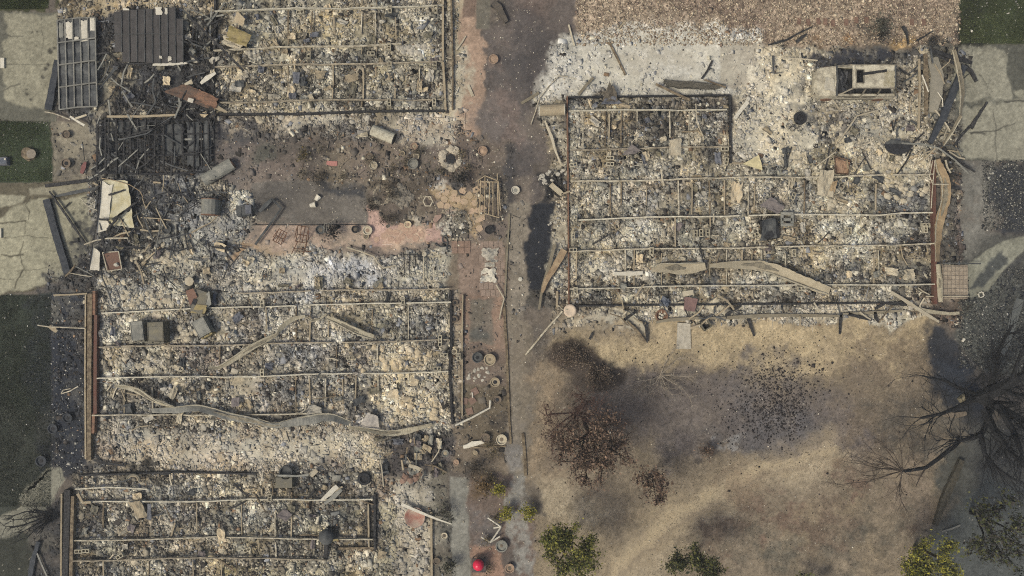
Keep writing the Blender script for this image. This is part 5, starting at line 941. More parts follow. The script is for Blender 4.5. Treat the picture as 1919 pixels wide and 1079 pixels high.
SP('charred_pole', 'charred stub pointing down right on the upper right driveway', 'stub', [(1808, 122), (1820, 133), (1831, 152)], [8, 7, 5], .3, char, .1, .25)
SP('charred_pole', 'charred splintered stick on the right driveway beside the cracks', 'stick', [(1851, 191), (1835, 215), (1820, 240)], [4, 6, 7], .12, char, .06, .35)
SP('charred_pole', 'black stick trailing from the splintered one toward the ruined garage', 'stick', [(1818, 236), (1800, 256), (1788, 275)], [5, 4, 3], .2, char, .06, .35)
SP('gutter_strip', 'upright tan weathered board standing right of the heavy slanting timber', 'board', [(1788, 93), (1797, 130), (1804, 170), (1801, 215)], [6, 8, 9, 5], .8, M('weathered_board', (146, 136, 116), var=.25, scale=3, rgb2=(120, 110, 92)), .04, .06, .2, .3)
SP('gutter_strip', 'tan board slanting down left from the foot of the upright weathered board', 'board', [(1801, 216), (1785, 245), (1768, 272)], [6, 5, 3], .55, M('weathered_board'), .04)
SP('awning_piece', 'pale grey bent awning piece right of the burnt car', 'awning piece', [(1748, 108), (1757, 140), (1755, 175), (1748, 210)], [22, 26, 22, 14], .4, M('pale_grey_panel', (156, 148, 132), var=.25, scale=3, rgb2=(132, 126, 112)), .03, .06, .2, .15)
SP('tan_timber', 'upright tan stud right of the burnt car, left one of two', 'stud', [(1723, 110), (1724, 165), (1722, 240)], 3.5, .6, tan2, .06, .2)
SP('tan_timber', 'dark brown stud right of the burnt car, right one of two', 'stud', [(1735, 100), (1737, 160), (1736, 215)], [6, 8, 5], .6, brownwood, .08, .25)
TB('white_hose', 'white bent rod hooked over the dark stud beside the car', 'rod', [(1738, 175), (1728, 140), (1735, 158), (1740, 172)][1:], .035, .75, white)
TB('white_hose', 'thin white rod bent at the foot of the pale awning piece', 'rod', [(1757, 172), (1766, 185), (1767, 200)], .025, .5, white)
TB('pale_rod', 'straight cream rod lying left of the burnt car', 'rod', [(1464, 108), (1500, 110), (1532, 113)], .04, .35, pale)
TB('pale_rod', 'cream rod slanting below the burnt car', 'rod', [(1571, 266), (1590, 240), (1606, 217), (1640, 208)], .05, .35, pale)
SP('charred_pole', 'two pronged charred stick in pale ash below the car', 'stick', [(1672, 226), (1674, 244), (1680, 222)], 2, .35, char)
SP('charred_pole', 'black charred post standing in the gravel above the burnt car', 'post', [(1692, 48), (1700, 62), (1703, 82)], [5, 4, 2], .25, char, .1, .3)
SP('charred_pole', 'black charred twig pointing up right above the burnt car', 'twig', [(1718, 76), (1732, 68), (1748, 58)], [4, 3, 2], .2, char, .05, .3)
SP('charred_pole', 'long curved black branch in ash at the top right of the concrete slab', 'branch', [(1440, 84), (1475, 74), (1500, 60), (1522, 50)], [3, 4, 3, 2], .2, char, .05, .3)
SP('charred_pole', 'short thick black log beside the curved branch', 'log', [(1493, 78), (1502, 70), (1512, 63)], [6, 5, 3], .2, char, .1, .25)
# upper middle
SP('white_plank', 'short white plank leaning by the right wing of the right house', 'plank', [(1377, 222), (1390, 204), (1402, 190)], [6, 7, 7], .35, white, .04)
SP('white_plank', 'small white plank end above the leaning white plank', 'plank', [(1399, 192), (1404, 182)], 6, .3, white, .04)
SP('tan_plank', 'short tan plank left of the right house', 'plank', [(977, 193), (993, 184), (1010, 173)], 5, .12, M('weathered_board'), .06)
TB('bent_wire', 'long thin bent rod running down beside the short tan plank', 'rod', [(1064, 143), (1048, 142), (1030, 160), (1012, 182), (1003, 210), (995, 233)], .03, .15, tan)
TB('bent_wire', 'thin pale rod standing in dark soil at the top middle', 'rod', [(1066, 46), (1072, 68), (1077, 86)], .05, .12, pale)
SP('tan_plank', 'pale splintered plank left of the long right house wall', 'plank', [(1021, 226), (1033, 255), (1042, 285), (1052, 310)], [3, 5, 4, 2], .3, pale, .04, .2)
SP('tan_plank', 'tan plank slanting on ash above the right house', 'plank', [(1084, 177), (1098, 160), (1112, 145)], 5, .22, M('weathered_board'), .05)
SP('charred_pole', 'thin dark branch lying on the pale concrete slab', 'branch', [(1141, 78), (1155, 105), (1172, 140)], 3.5, .15, brownwood, .06, .2)
SP('charred_pole', 'short dark stick at the right of the pale concrete slab', 'stick', [(1335, 113), (1326, 132), (1315, 147)], 3.5, .2, char, .06, .2)
SP('charred_pole', 'thin stick pointing up from the pale slab toward the gravel', 'stick', [(1174, 38), (1166, 46), (1160, 54)], 2.5, .1, tan2)
SP('brown_pole', 'brown pole slanting over the top wall of the right house', 'pole', [(1229, 157), (1260, 172), (1293, 187)], 4, .4, brownwood, .06)
SP('brown_pole', 'short brown pole at the right end of the black wire netting', 'pole', [(1320, 149), (1340, 156), (1360, 163)], 3, .35, brownwood, .05)
TB('bent_wire', 'thin cream rod bent down through the right wing of the right house', 'rod', [(1304, 194), (1306, 230), (1320, 260)], .03, .42, pale)
SP('split_timber', 'long split brown timber leaning beside the black ash patch', 'timber', [(1058, 468), (1040, 500), (1024, 525), (1016, 548)], [12, 12, 9, 5], .45, M('split_wood', (136, 112, 88), var=.3, scale=3, rgb2=(168, 146, 116)), .08, .15)
SP('split_timber', 'paler narrow timber left of the split brown timber', 'timber', [(1040, 458), (1030, 495), (1017, 535), (1010, 580)], [6, 6, 4, 4], .35, M('weathered_board'), .06, .12)
SP('split_timber', 'short pale plank end lying by the black patch and white lumps', 'plank', [(1032, 345), (1042, 354), (1054, 364)], [9, 10, 8], .25, M('pale_fascia'), .08, .1)
SP('split_timber', 'thin pale stick beside the short pale plank end', 'stick', [(1052, 364), (1068, 358)], 3, .25, tan2)
SP('white_shard', 'white smear of plaster on the left of the lower right house', 'plaster', [(1150, 513), (1180, 512), (1205, 511)], [7, 9, 6], .3, white, .05, .4)
SP('fascia_board', 'long pale board along the lower edge of the right house', 'board', [(1229, 604), (1250, 600), (1300, 596), (1360, 596)], [5, 6, 5, 4], .22, M('weathered_board'), .05)
SP('fascia_board', 'second long pale board continuing right along the lower edge', 'board', [(1362, 595), (1440, 591), (1520, 591), (1580, 592)], [6, 7, 6, 4], .22, M('weathered_board'), .05)
SP('fascia_board', 'third pale board ending near the right end of the lower edge', 'board', [(1580, 588), (1630, 586), (1690, 582)], [3, 5, 4], .22, M('weathered_board'), .05)
SP('fascia_board', 'white pipe like board crossing the lower right corner of the right house', 'board', [(1670, 547), (1700, 565), (1730, 585), (1760, 603)], [5, 6, 6, 4], .4, pale, .06)
SP('fascia_board', 'pale twisted board pointing right at the lower right corner', 'board', [(1715, 578), (1745, 584), (1780, 588), (1798, 586)], [8, 7, 6, 5], .35, M('pale_siding'), .04, .12)
for i, (pts, lab) in enumerate((([(1176, 602), (1192, 618), (1210, 640)], 'dark plank slanting down right to meet an upright charred post'), ([(1210, 608), (1213, 625), (1213, 642)], 'upright charred post on the tan soil beside a slanting plank'), ([(1402, 597), (1408, 612), (1414, 630)], 'short charred stake on the tan soil right of the vent box'), ([(1577, 588), (1575, 608), (1574, 626)], 'short charred stake hanging below the second long pale board'), ([(1640, 584), (1642, 596), (1647, 604)], 'curved charred stake near the right end of the boards'), ([(1360, 592), (1372, 582), (1388, 573)], 'charred plank pointing up right above the long pale boards'), ([(1168, 600), (1180, 592), (1194, 583)], 'charred plank above the slanting dark plank'), ([(1105, 636), (1111, 622)], 'small charred twig left of the slanting dark plank'), ([(1590, 588), (1612, 594), (1634, 600)], 'dark thin plank below the third pale board'), ([(1640, 578), (1660, 568), (1700, 572)], 'dark thin branch crossing the rubble at the right end'))):
    SP('charred_stake', lab, 'stake', pts, [5, 5, 3], .22, char if i != 0 else brownwood, .06, .25)
# left strips and the middle
TB('lamp_post_head', 'pale pole with a forked head lying on the dark left lawn', 'pole', [(71, 609), (90, 612), (115, 613), (160, 615)], [.04, .03], .3, tan)
SP('path_plate', 'small tan triangular plate at the middle of the forked pole', 'plate', [(92, 611), (101, 617), (106, 622)], [6, 9, 4], .25, tan2)
SP('tan_timber', 'dark batten right of the forked pole', 'batten', [(112, 620), (140, 620), (162, 621)], 3, .2, char)
SP('white_batten', 'pale batten at the head of the black ash strip', 'batten', [(100, 553), (130, 552), (163, 550)], 3, .2, tan2)
q = MB(); q.strip(P3([(114, 738), (130, 733), (146, 724)], .25), .05, .04); q.strip(P3([(114, 738), (118, 731), (132, 728)], .25), .04, .04); q.build('bent_rod', tan, label='bent pale rod frame lying on the black ash strip', cat='rod')
TB('downpipe', 'white elbowed downpipe slanting over the garden strip', 'downpipe', [(853, 797), (885, 782), (918, 764), (919, 750)], .055, .3, white, None, 8)
TB('garden_stake', 'bent pale stake at the top of the garden edging', 'stake', [(930, 533), (945, 559), (940, 578), (936, 598)], .04, .2, pale)
TB('garden_stake', 'short white rod on the lower garden strip', 'rod', [(885, 735), (886, 745)], .04, .1, white)
TB('garden_stake', 'pale bent conduit lying on ash below the patio', 'conduit', [(650, 463), (680, 472), (702, 481), (708, 492), (718, 502), (742, 497)], .045, .3, pale)
TB('garden_stake', 'straight pale upright pipe in the ash below the flagstones', 'pipe', [(794, 478), (794, 505), (795, 530)], .04, .3, pale)
MB().lathe(W(795, 476, .3), [(.13, 0), (.13, .03), (.05, .04), (0, .03)], 14).build('pipe_flange', tan, label='round flange plate at the head of the upright pale pipe', cat='flange')
t = thing('rod_grid', 'grid of dark rods standing in the ash below the flagstones', 'rod grid', 775, 490)
for a, b in (((757, 468), (758, 512)), ((767, 472), (768, 515)), ((778, 466), (779, 500)), ((757, 477), (790, 477)), ((775, 481), (792, 481))): MB().tube(P3([a, b], .35), .025, 5).build('rod', char, t)
TB('hook_hose', 'hooked pale hose in the ash near the upright pipe', 'hose', [(812, 498), (814, 515), (812, 525), (803, 528), (799, 518)], .03, .3, tan)
th_ = [6.2832 * k / 16 for k in range(17)]
TB('hose_loop', 'dark looped hose on the bricks below the ash bed', 'hose', [(834 + 5 * math.cos(a), 448 + 7 * math.sin(a)) for a in th_] + [(838, 462), (825, 462), (815, 456), (818, 461)], .03, .1, dark)
TB('hose_loop', 'pale wire hoop at the bottom of the ash below the flagstones', 'hoop', [(812 + 10 * math.cos(a), 537 + 6 * math.sin(a)) for a in th_], .025, .3, pale)
SP('dark_bar', 'long black bar slanting across the patio to the grey yard', 'bar', [(478, 458), (503, 424), (527, 390)], [4, 4, 3], .3, M('sooty_metal'), .05)
SP('dark_bar', 'black bar forming a corner with the long slanting bar', 'bar', [(527, 390), (518, 381), (508, 372)], 4, .32, M('sooty_metal'), .05)
SP('dark_bar', 'short dark bar parallel to the corner bar', 'bar', [(486, 396), (498, 384), (510, 373)], [6, 8, 5], .32, M('sooty_metal'), .05)
TB('bent_wire', 'thin grey rod standing in ash left of the patio', 'rod', [(303, 405), (296, 445), (290, 482)], .03, .3, grey)
SP('dark_bar', 'thin dark bar in the ash left of the patio chairs', 'bar', [(412, 460), (440, 462), (460, 465)], 2.5, .3, char)
SP('timber_edging', 'long thin timber edging right of the middle left house, upper part', 'garden edging', [(955, 400), (950, 480), (946, 560)], 3, .12, M('weathered_board'), .12)
SP('timber_edging', 'long thin timber edging right of the garden pots, lower part', 'garden edging', [(944, 565), (950, 660), (953, 760), (957, 832)], [5, 4, 4, 4], .12, brownwood, .12)
SP('timber_edging', 'dark pipe edging beside the burnt lower yard', 'garden edging', [(980, 812), (984, 860), (985, 892)], 5, .12, brownwood, .1)
SP('timber_edging', 'thin board across the foot of the garden strip', 'garden edging', [(868, 838), (900, 838), (948, 836)], 2.5, .1, brownwood, .08)
SP('white_shard', 'white torn strip at the foot of the garden strip', 'torn strip', [(868, 838), (885, 832), (908, 828)], [6, 9, 4], .2, white, .04, .35)
SP('timber_edging', 'dark edging line along the grey yard and pink patio', 'garden edging', [(474, 421), (580, 421), (692, 420)], 1.5, .05, char, .04)
SP('tan_plank', 'pale thin plank in rubble by the pink walk', 'plank', [(873, 67), (865, 80), (855, 93)], [2, 3, 3], .12, pale, .04)
SP('tan_plank', 'short white plank on the pink walk', 'plank', [(877, 159), (882, 170), (886, 180)], 5.5, .08, pale, .05)
SP('burnt_log', 'split charred log at the top edge beside the grey walk', 'log', [(924, 3), (935, 14), (943, 28), (950, 40)], [9, 12, 9, 6], .3, M('ashen_log', (110, 100, 88), var=.45, scale=5, rgb2=(70, 66, 62)), .2, .25)
SP('burnt_log', 'black splinter beside the split charred log', 'splinter', [(921, 8), (932, 16)], [7, 4], .2, blackm, .1, .3)
# lower left
SP('dark_bar', 'short thick charred piece at the top of the lower left house', 'timber', [(300, 888), (310, 887), (320, 886)], [4, 6, 3], .3, char, .08)
SP('tan_timber', 'olive board with a bent end along the top of the lower left house', 'board', [(145, 925), (155, 942), (170, 941)], 5, .4, tan2)
SP('white_shard', 'white and grey splintered board in the lower left house', 'board', [(601, 938), (618, 924), (632, 911)], [4, 9, 8], .45, white, .03, .2)
SP('white_shard', 'grey splintered board parallel to the white one', 'board', [(608, 944), (626, 930), (640, 917)], [5, 8, 5], .4, grey, .03, .2)
SP('tan_plank', 'white plank leaning over the red and white basin', 'plank', [(752, 945), (780, 957), (812, 970), (846, 982)], [6, 5, 4, 2], .35, white, .05)
SP('tan_plank', 'short grey plank on the bricks at the deck head', 'plank', [(766, 872), (780, 876), (791, 881)], [6, 7, 6], .45, pale, .05)
TB('garden_stake', 'bent pale rod standing right of the middle left house corner', 'rod', [(696, 857), (712, 857), (716, 880), (719, 912)], .04, .4, pale)
TB('garden_stake', 'thin grey rod above the bricks at the deck head', 'rod', [(781, 848), (780, 860), (780, 871)], .03, .35, grey)
SP('pale_board', 'narrow pale board end left of the rusty machine', 'board', [(582, 892), (588, 886), (594, 881)], [8, 9, 7], .42, pale, .03)
SP('charred_log', 'long black log lying at the left edge below the burnt shrub', 'log', [(72, 1015), (62, 1045), (55, 1085)], [7, 9, 9], .2, M('blue_black_char'), .16, .2)
SP('charred_log', 'thin pale edged pole right of the long black log', 'pole', [(69, 1037), (78, 1058), (90, 1085)], 3, .2, grey)
SP('charred_pole', 'dark curled pole end above the lower left house', 'pole', [(175, 862), (200, 868), (235, 873)], [3, 5, 3], .25, char)
TB('pvc_pipe', 'pale thin pipe across the shrub at the path end', 'pipe', [(826, 1069), (845, 1064), (861, 1059)], .03, .35, tan)
# ---------------------------------------------------------------- pots, garden stones, yard furniture
def pot(x, y, r, label, m=clay, h=None, inner=soil, hole=True, group=None):
    t = thing('garden_pot', label, 'pot', x, y, 0, group); R_ = r * 1.12 / S; h = h or R_ * .9; c = W(x, y, 0); c[2] = gz(x, y)
    MB().lathe(c, [(R_ * .72, 0), (R_ * .95, h), (R_ * 1.02, h), (R_ * 1.02, h * .9 + .0), (R_ * .84, h * .98), (R_ * .78, h * .75)] if 0 else [(R_ * .72, 0), (R_ * .96, h * .85), (R_, h), (R_ * .84, h), (R_ * .78, h * .7)], 18, .01).build('pot_wall', m, t)
    MB().lathe((c[0], c[1], c[2] + h * .62), [(R_ * .80, 0), (R_ * .4, .02), (0, .03)], 14, .03).build('filling', inner, t)
    return t
for x, y, r, lab, m, inn in ((701, 311, 7, 'pale flanged pot left of the twin grey pots in the upper garden', pale, tan2), (775, 308, 9, 'large grey ringed pot in the upper garden', grey, grey), (781, 294, 5, 'small pale pot above the large grey ringed pot', pale, soil), (755, 288, 4, 'tiny pot left of the small pale pot', tan2, soil), (777, 275, 6, 'tan pot at the top of the upper garden', clay, tan2), (693, 295, 7, 'brown round pot above the pale flanged pot', M('brown_pot', (104, 92, 78), rgb2=(120, 106, 92)), soil), (690, 432, 8, 'wide pale ringed pot on the patio edge', pale, clay), (687, 443, 5, 'small pot touching the wide ringed pot on the patio', tan2, soil), (667, 430, 6.5, 'dark pot left of the wide ringed pot', char, soil), (765, 421, 6, 'cream rimmed pot on the flagstones', M('cream_plaster'), clay), (727, 424, 3, 'tiny grey pot on the flagstones', grey, soil),
                    (905, 284, 8, 'tan dome pot at the top right of the garden', clay, clay), (917, 431, 7.5, 'dark round pot below the metal swing frame', char, blackm), (602, 431, 8, 'scorched grey pot beside the black shrub on the patio', dark, soil), (895, 669, 9, 'large dark round pot on the narrow garden strip', dark, blackm), (918, 673, 10, 'large thin ringed pot right of the dark round pot', tan2, M('sandy_soil', (116, 102, 86), rgb2=(130, 116, 98))), (928, 715, 8, 'dark filled pot against the garden edging', tan2, blackm), (932, 748, 7, 'small dark filled pot below it on the edging', M('brown_pot'), blackm), (852, 658, 5, 'small pale pot against the house wall', pale, soil), (940, 822, 9, 'wide cream pot at the foot of the garden strip', pale, M('sandy_soil')), (910, 819, 8, 'faint brown ringed pot left of the wide cream pot', M('brown_pot'), soil), (852, 598, 6, 'small dark plant pot by the house wall, upper one', M('brown_pot'), blackm), (853, 567, 5, 'small dark plant pot by the house wall near the top', M('brown_pot'), blackm),
                    (131, 782, 8, 'black tub in the black ash strip, upper one', M('blue_black_char'), blackm), (103, 802, 8, 'black tub in the black ash strip, lower left one', M('blue_black_char'), blackm), (82, 862, 9, 'black burnt tub on the lawn edge above the curved path', M('blue_black_char'), blackm), (128, 253, 7, 'brown ringed pot on the gravel, upper one', M('brown_pot'), soil), (128, 307, 8, 'dark filled pot on the gravel, lower one', M('brown_pot'), blackm), (966, 357, 7, 'white ringed cap on the walk left of the black patch', white, grey), (925, 113, 8, 'flat terracotta pot beside the pink walk', clay, clay), (833, 1002, 5.5, 'pale ringed pot left of the straight path', pale, soil), (819, 1049, 6, 'dark pot left of the straight path, lower one', M('brown_pot'), soil), (316, 430, 8, 'round sooty metal bowl in the ash pile', dark, dark), (443, 660, 6, 'black tyre shaped ring in the middle left house', char, blackm), (940, 1020, 10, 'large grey pot near the red ball', grey, M('sandy_soil')), (890, 848, 5, 'small tan round pot by the dark bush', tan2, tan2), (955, 1062, 8, 'pale round pot at the bottom right of the paving', clay, soil), (835, 848, 6, 'pale round pot above the straight path', grey, tan2), (855, 865, 5, 'tan dish above the straight path', clay, clay)):
    pot(x, y, r, lab, m, None, inn)
def stones(name, label, cat, group, pts, r, m, z=.05, flat=.6):
    protos = [MB().rock((0, 0, 0), 1.0, flat) for _ in range(3)]; obs = []
    for k, (x, y) in enumerate(pts):
        if k < 3: o = protos[k].build(name, m); obs.append(o)
        else: o = obs[k % 3].copy(); COL.objects.link(o)
        q = r * random.choice([.6, .75, .9, 1.1, 1.4]) / S; p = W(x, y, 0); o.location = (p[0], p[1], gz(x, y) - q * .1); o.scale = (q, q * random.uniform(.7, 1.2), q); o.rotation_euler = (0, 0, random.uniform(0, 6)); tag(o, label, cat, group)
stones('garden_rock', 'dark rock of the round rockery heap between the grey yard and flagstones', 'rock', 'rocks of the round rockery', [(752 + random.uniform(3, 21) * math.cos(a), 368 + random.uniform(3, 23) * math.sin(a)) for a in np.linspace(0, 60, 90)], 4.6, M('rockery_stone', (160, 150, 134), var=.5, scale=5, rgb2=(104, 98, 90)))
stones('garden_rock', 'rock edging the small bed left of the round rockery', 'rock', 'rocks of the small bed', [(715 + 14 * math.cos(a), 366 + 17 * math.sin(a)) for a in np.linspace(0, 6.28, 26)], 3, stone)
stones('bed_stone', 'pale stone around the half round ash bed', 'stone', 'stones of the half round bed', [(850 + 32 * math.cos(a), 424 - 34 * math.sin(a)) for a in np.linspace(-.2, 3.3, 32)] + [(x, 448) for x in range(822, 886, 7)], 3, stone)
stones('bed_stone', 'grey burnt lump inside the half round ash bed', 'lump', 'lumps in the half round bed', [(850 + random.uniform(-24, 24), 424 + random.uniform(-20, 20)) for _ in range(30)], 3, whiteish)
stones('planter_stone', 'curved stone of the round fire ring at the upper garden', 'stone', 'stones of the fire ring', [(845 + 17 * math.cos(a), 297 + 17 * math.sin(a)) for a in np.linspace(0, 5.8, 13)], 6, M('ring_stone', (178, 166, 146), var=.3, rgb2=(196, 184, 164)), flat=.6)
MB().lathe(W(845, 298, .04), [(.28, 0), (.2, .03), (0, .02)], 14).build('fire_pit', blackm, label='black ash bed in the middle of the stone fire ring', cat='fire pit')
stones('path_rock', 'loose stone lying among pots in the upper garden', 'rock', 'stones among the upper pots', [(random.uniform(560, 840), random.uniform(272, 338)) for _ in range(60)], 2.4, stone)
stones('path_rock', 'small stone of the bed edge beside the flagstones', 'rock', 'stones of the curved bed edge', [(795 + 22 * math.cos(a), 395 + 27 * math.sin(a)) for a in np.linspace(-2, 3.0, 26)], 2.4, stone)
stones('ash_lump', 'white lump lying by the black patch beside the right house', 'lump', 'white lumps by the black patch', [(1016, 330), (1020, 338), (1030, 322), (1036, 328), (1034, 338), (1052, 322), (1056, 318), (1046, 326), (1032, 418), (1040, 416), (1050, 402), (1028, 421), (1018, 342), (1026, 326), (1012, 336), (1024, 344), (1048, 334), (1060, 326)], 3.6, whiteish, flat=.35)
stones('plaster_chunk', 'cream chunk of fallen plaster at the right of the right house', 'plaster chunk', 'cream chunks in the right house', [(1650 + random.gauss(0, 26), 318 + random.gauss(0, 8)) for _ in range(34)] + [(1690 + random.gauss(0, 18), 352 + random.gauss(0, 10)) for _ in range(36)] + [(1560 + random.gauss(0, 22), 385 + random.gauss(0, 10)) for _ in range(24)] + [(1475 + random.gauss(0, 12), 310 + random.gauss(0, 10)) for _ in range(12)], 4.6, pale)
stones('plaster_chunk', 'cream chunk of fallen plaster at the right end of the middle left house', 'plaster chunk', 'cream chunks in the middle left house', [(740 + random.gauss(0, 40), 665 + random.gauss(0, 12)) for _ in range(40)] + [(775 + random.gauss(0, 34), 770 + random.gauss(0, 16)) for _ in range(50)], 4.6, M('cream_plaster'))
stones('ash_chunk', 'cream chunk in the ash pile left of the patio', 'plaster chunk', 'cream chunks in the ash pile', [(330 + random.gauss(0, 40), 485 + random.gauss(0, 13)) for _ in range(44)] + [(260 + random.gauss(0, 8), 478 + random.gauss(0, 20)) for _ in range(10)] + [(205 + random.gauss(0, 10), 527 + random.gauss(0, 5)) for _ in range(26)], 4.4, pale)
stones('ash_chunk', 'cream chunk in the rubble at the left end of the middle left house', 'plaster chunk', 'cream chunks at the left of the middle left house', [(260 + random.gauss(0, 50), 558 + random.gauss(0, 8)) for _ in range(40)] + [(270 + random.gauss(0, 30), 684 + random.gauss(0, 8)) for _ in range(22)] + [(350 + random.gauss(0, 12), 628 + random.gauss(0, 8)) for _ in range(14)], 4.6, pale)
stones('ash_chunk', 'pale chunk in the burnt garage around the car', 'plaster chunk', 'pale chunks around the car', [(1580 + random.gauss(0, 80), 250 + random.gauss(0, 30)) for _ in range(70)] + [(1480 + random.gauss(0, 14), 100 + random.gauss(0, 5)) for _ in range(12)], 3.6, pale)
stones('ash_heap_lump', 'white lump of the ash mound in the top left house', 'lump', 'lumps of the white ash mound', [(780 + random.gauss(0, 15), 95 + random.gauss(0, 7)) for _ in range(44)] + [(590 + random.gauss(0, 60), 216 + random.gauss(0, 5)) for _ in range(26)], 4.4, whiteish)
PN('melted_sheet', 'white blocky melted sheet on the brick walk, upper one', 'melted sheet', [(901, 488), (932, 492), (934, 463), (903, 464)], [.06, .1, .14, .1], whiteish, .10, .13, 8, 8)
PN('melted_sheet', 'white blocky melted sheet on the brick walk, lower one', 'melted sheet', [(898, 528), (931, 530), (929, 502), (903, 502)], [.06, .1, .14, .1], white, .10, .14, 8, 8)
PN('melted_sheet', 'small white melted strip joining the two blocky melted sheets', 'melted sheet', [(908, 500), (928, 502), (926, 490), (908, 492)], .07, whiteish, .05, .12)
stones('melted_plastic', 'white melted lump on the brick walk, upper cluster', 'melted lump', 'upper white melted lumps', [(906, 468), (912, 474), (924, 468), (930, 478), (920, 484), (910, 488), (931, 486), (908, 466), (926, 491), (916, 478), (922, 474)], 3, white, flat=.3)
stones('melted_plastic', 'white melted lump on the brick walk, lower cluster', 'melted lump', 'lower white melted lumps', [(906, 506), (914, 510), (924, 504), (930, 512), (920, 520), (908, 520), (926, 526), (902, 514), (914, 526), (930, 504), (916, 504)], 3, white, flat=.3)
stones('ash_smear', 'small white ash smear on the narrow garden strip', 'ash lump', 'ash smears on the garden strip', [(890, 694), (896, 692), (904, 690), (912, 690), (914, 698), (908, 706), (898, 704), (890, 708), (880, 702), (878, 708), (904, 712)], 3.2, whiteish, flat=.35)
def flags(name, label, pts, r, m, z=.03):
    q = MB()
    for x, y in pts:
        k = random.randint(5, 7); a0 = random.uniform(0, 6); q.poly([W(x + r * random.uniform(.75, 1.15) * math.cos(a0 + 6.2832 * i / k), y + r * random.uniform(.75, 1.1) * math.sin(a0 + 6.2832 * i / k), 0)[:2] for i in range(k)][::-1], gz(x, y) + z, .04)
    o = q.build(name, m); return tag(o, label, 'paving', kind='structure')
flags('path_flagstones', 'tan irregular flagstones curving past the ash bed', [(905, 346), (892, 356), (880, 366), (890, 380), (902, 372), (868, 358), (852, 362), (846, 372), (858, 374), (870, 378), (836, 360), (896, 394), (903, 408), (884, 396), (894, 412), (898, 428), (822, 366), (832, 374), (826, 384), (838, 386), (905, 392)], 7.5, flag)
flags('path_flagstones', 'pink irregular flagstones on the patio', [(720, 442), (732, 448), (742, 436), (755, 444), (768, 440), (780, 446), (730, 434), (745, 450), (760, 432), (790, 438), (706, 448), (776, 432), (752, 424)], 7, pinks)
MB().poly([W(x, y, 0)[:2] for x, y in [(812, 414), (816, 404), (828, 402), (828, 407), (818, 418)]], .22, .16).build('stepping_stone', M('pink_grey_stone', (150, 124, 110), var=.15, rgb2=(160, 136, 122)), label='pinkish triangular stone beside the flagstones', cat='stone')
q = MB()
for i in range(3):
    for j in range(2): q.box((*W(852 + i * 12, 457 + j * 12, 0)[:2], gz(852 + i * 12, 457 + j * 12)), (.32, .32, .05))
tag(q.build('paving_bricks', M('brown_paver', (128, 106, 92), rgb2=(140, 116, 100))), 'square brown pavers at the head of the brick walk', 'paving', kind='structure')
q = MB()
for i in range(5):
    for j in range(8):
        x, y = 902 + i * 9 + (j % 2) * 4, 458 + j * 13; q.box((*W(x, y, 0)[:2], gz(x, y) - .01), (.24, .35, .035))
tag(q.build('walk_bricks', M('walk_paver', (138, 122, 108), rgb2=(150, 130, 116))), 'rows of grey brown bricks of the walk', 'paving', kind='structure')
for k, (x, y, a) in enumerate(((890, 733, .5), (885, 750, .6), (880, 770, .3), (870, 751, 0))):
    MB().box((*W(x, y, 0)[:2], gz(x, y)), (.36, .36, .05), a).build('paving_tile', brick, label='loose square brown tile on the narrow garden strip', cat='tile', group='loose tiles on the garden strip')
for k, (x, y) in enumerate([(1497, 40), (1514, 42), (1533, 40), (1546, 41), (1560, 44), (1585, 42), (1604, 38), (1623, 38), (1708, 42), (1730, 42)]):
    MB().box((*W(x, y, 0)[:2], gz(x, y)), (.20, .34, .05), random.uniform(-.1, .1)).build('stepping_brick', M('dark_brick', (116, 90, 76), rgb2=(130, 104, 88)), label='brown brick set in a row across the beige gravel', cat='brick', group='row of bricks in the gravel')
# swing frame
t = thing('swing_frame', 'tan metal frame of a burnt garden swing lying on ash', 'swing frame', 915, 365)
for pts in ([(892, 340), (909, 329), (934, 339)], [(889, 407), (910, 400), (936, 408)], [(909, 329), (908, 405)], [(901, 338), (899, 402)], [(918, 340), (916, 402)], [(924, 340), (924, 404)], [(932, 325), (934, 404)], [(897, 338), (893, 380)], [(934, 340), (938, 395)], [(901, 340), (933, 341)]): MB().tube(P3(pts, .35), .03, 6, .4).build('tube', M('weathered_tube', (160, 142, 114), rgb2=(178, 160, 132)), t)
# garden chairs
def chair_frame(label, cx, cy, rot, m, s=1.0):
    t = thing('chair_frame', label, 'chair', cx, cy); cr, sr = math.cos(rot), math.sin(rot)
    def G(x, y, z): return W(cx + (x * cr - y * sr) * s, cy + (x * sr + y * cr) * s, z)
    for p in ([(-9, 12, .05), (-8, 0, .35), (-9, -14, .75), (9, -14, .75), (8, 0, .35), (9, 12, .05)], [(-8, 0, .38), (8, 0, .38)], [(-9, 12, .35), (9, 12, .35), (8, 0, .38)], [(-9, 12, .35), (-8, 0, .38)], [(-11, 6, .55), (-10, -9, .6)], [(11, 6, .55), (10, -9, .6)], [(-3, -14, .75), (-2, 12, .36)], [(3, -14, .75), (2, 12, .36)]):
        MB().tube([G(*q) for q in p], .022, 6, .3).build('tube', m, t)
    return t
rus = M('dark_rust', (92, 62, 46), rgb2=(112, 78, 58)); chair_frame('dark rusty chair frame lying on the patio, left of the larger lounger', 524, 444, .5, rus, .95)
t = chair_frame('rusty folding lounger frame lying stretched on the patio', 566, 440, .15, rus, 1.15)
for a, b in (((558, 452), (546, 476)), ((576, 452), (568, 476)), ((550, 466), (573, 466)), ((552, 470), (583, 471))): MB().tube(P3([a, b], .3), .022, 6).build('tube', rus, t)
chair_frame('dark bent chair frame in ash below the patio', 500, 515, .2, M('sooty_metal'), .8)
t = thing('broken_chair', 'white pipe frame of a broken chair on the paving above the red ball', 'chair', 925, 992)
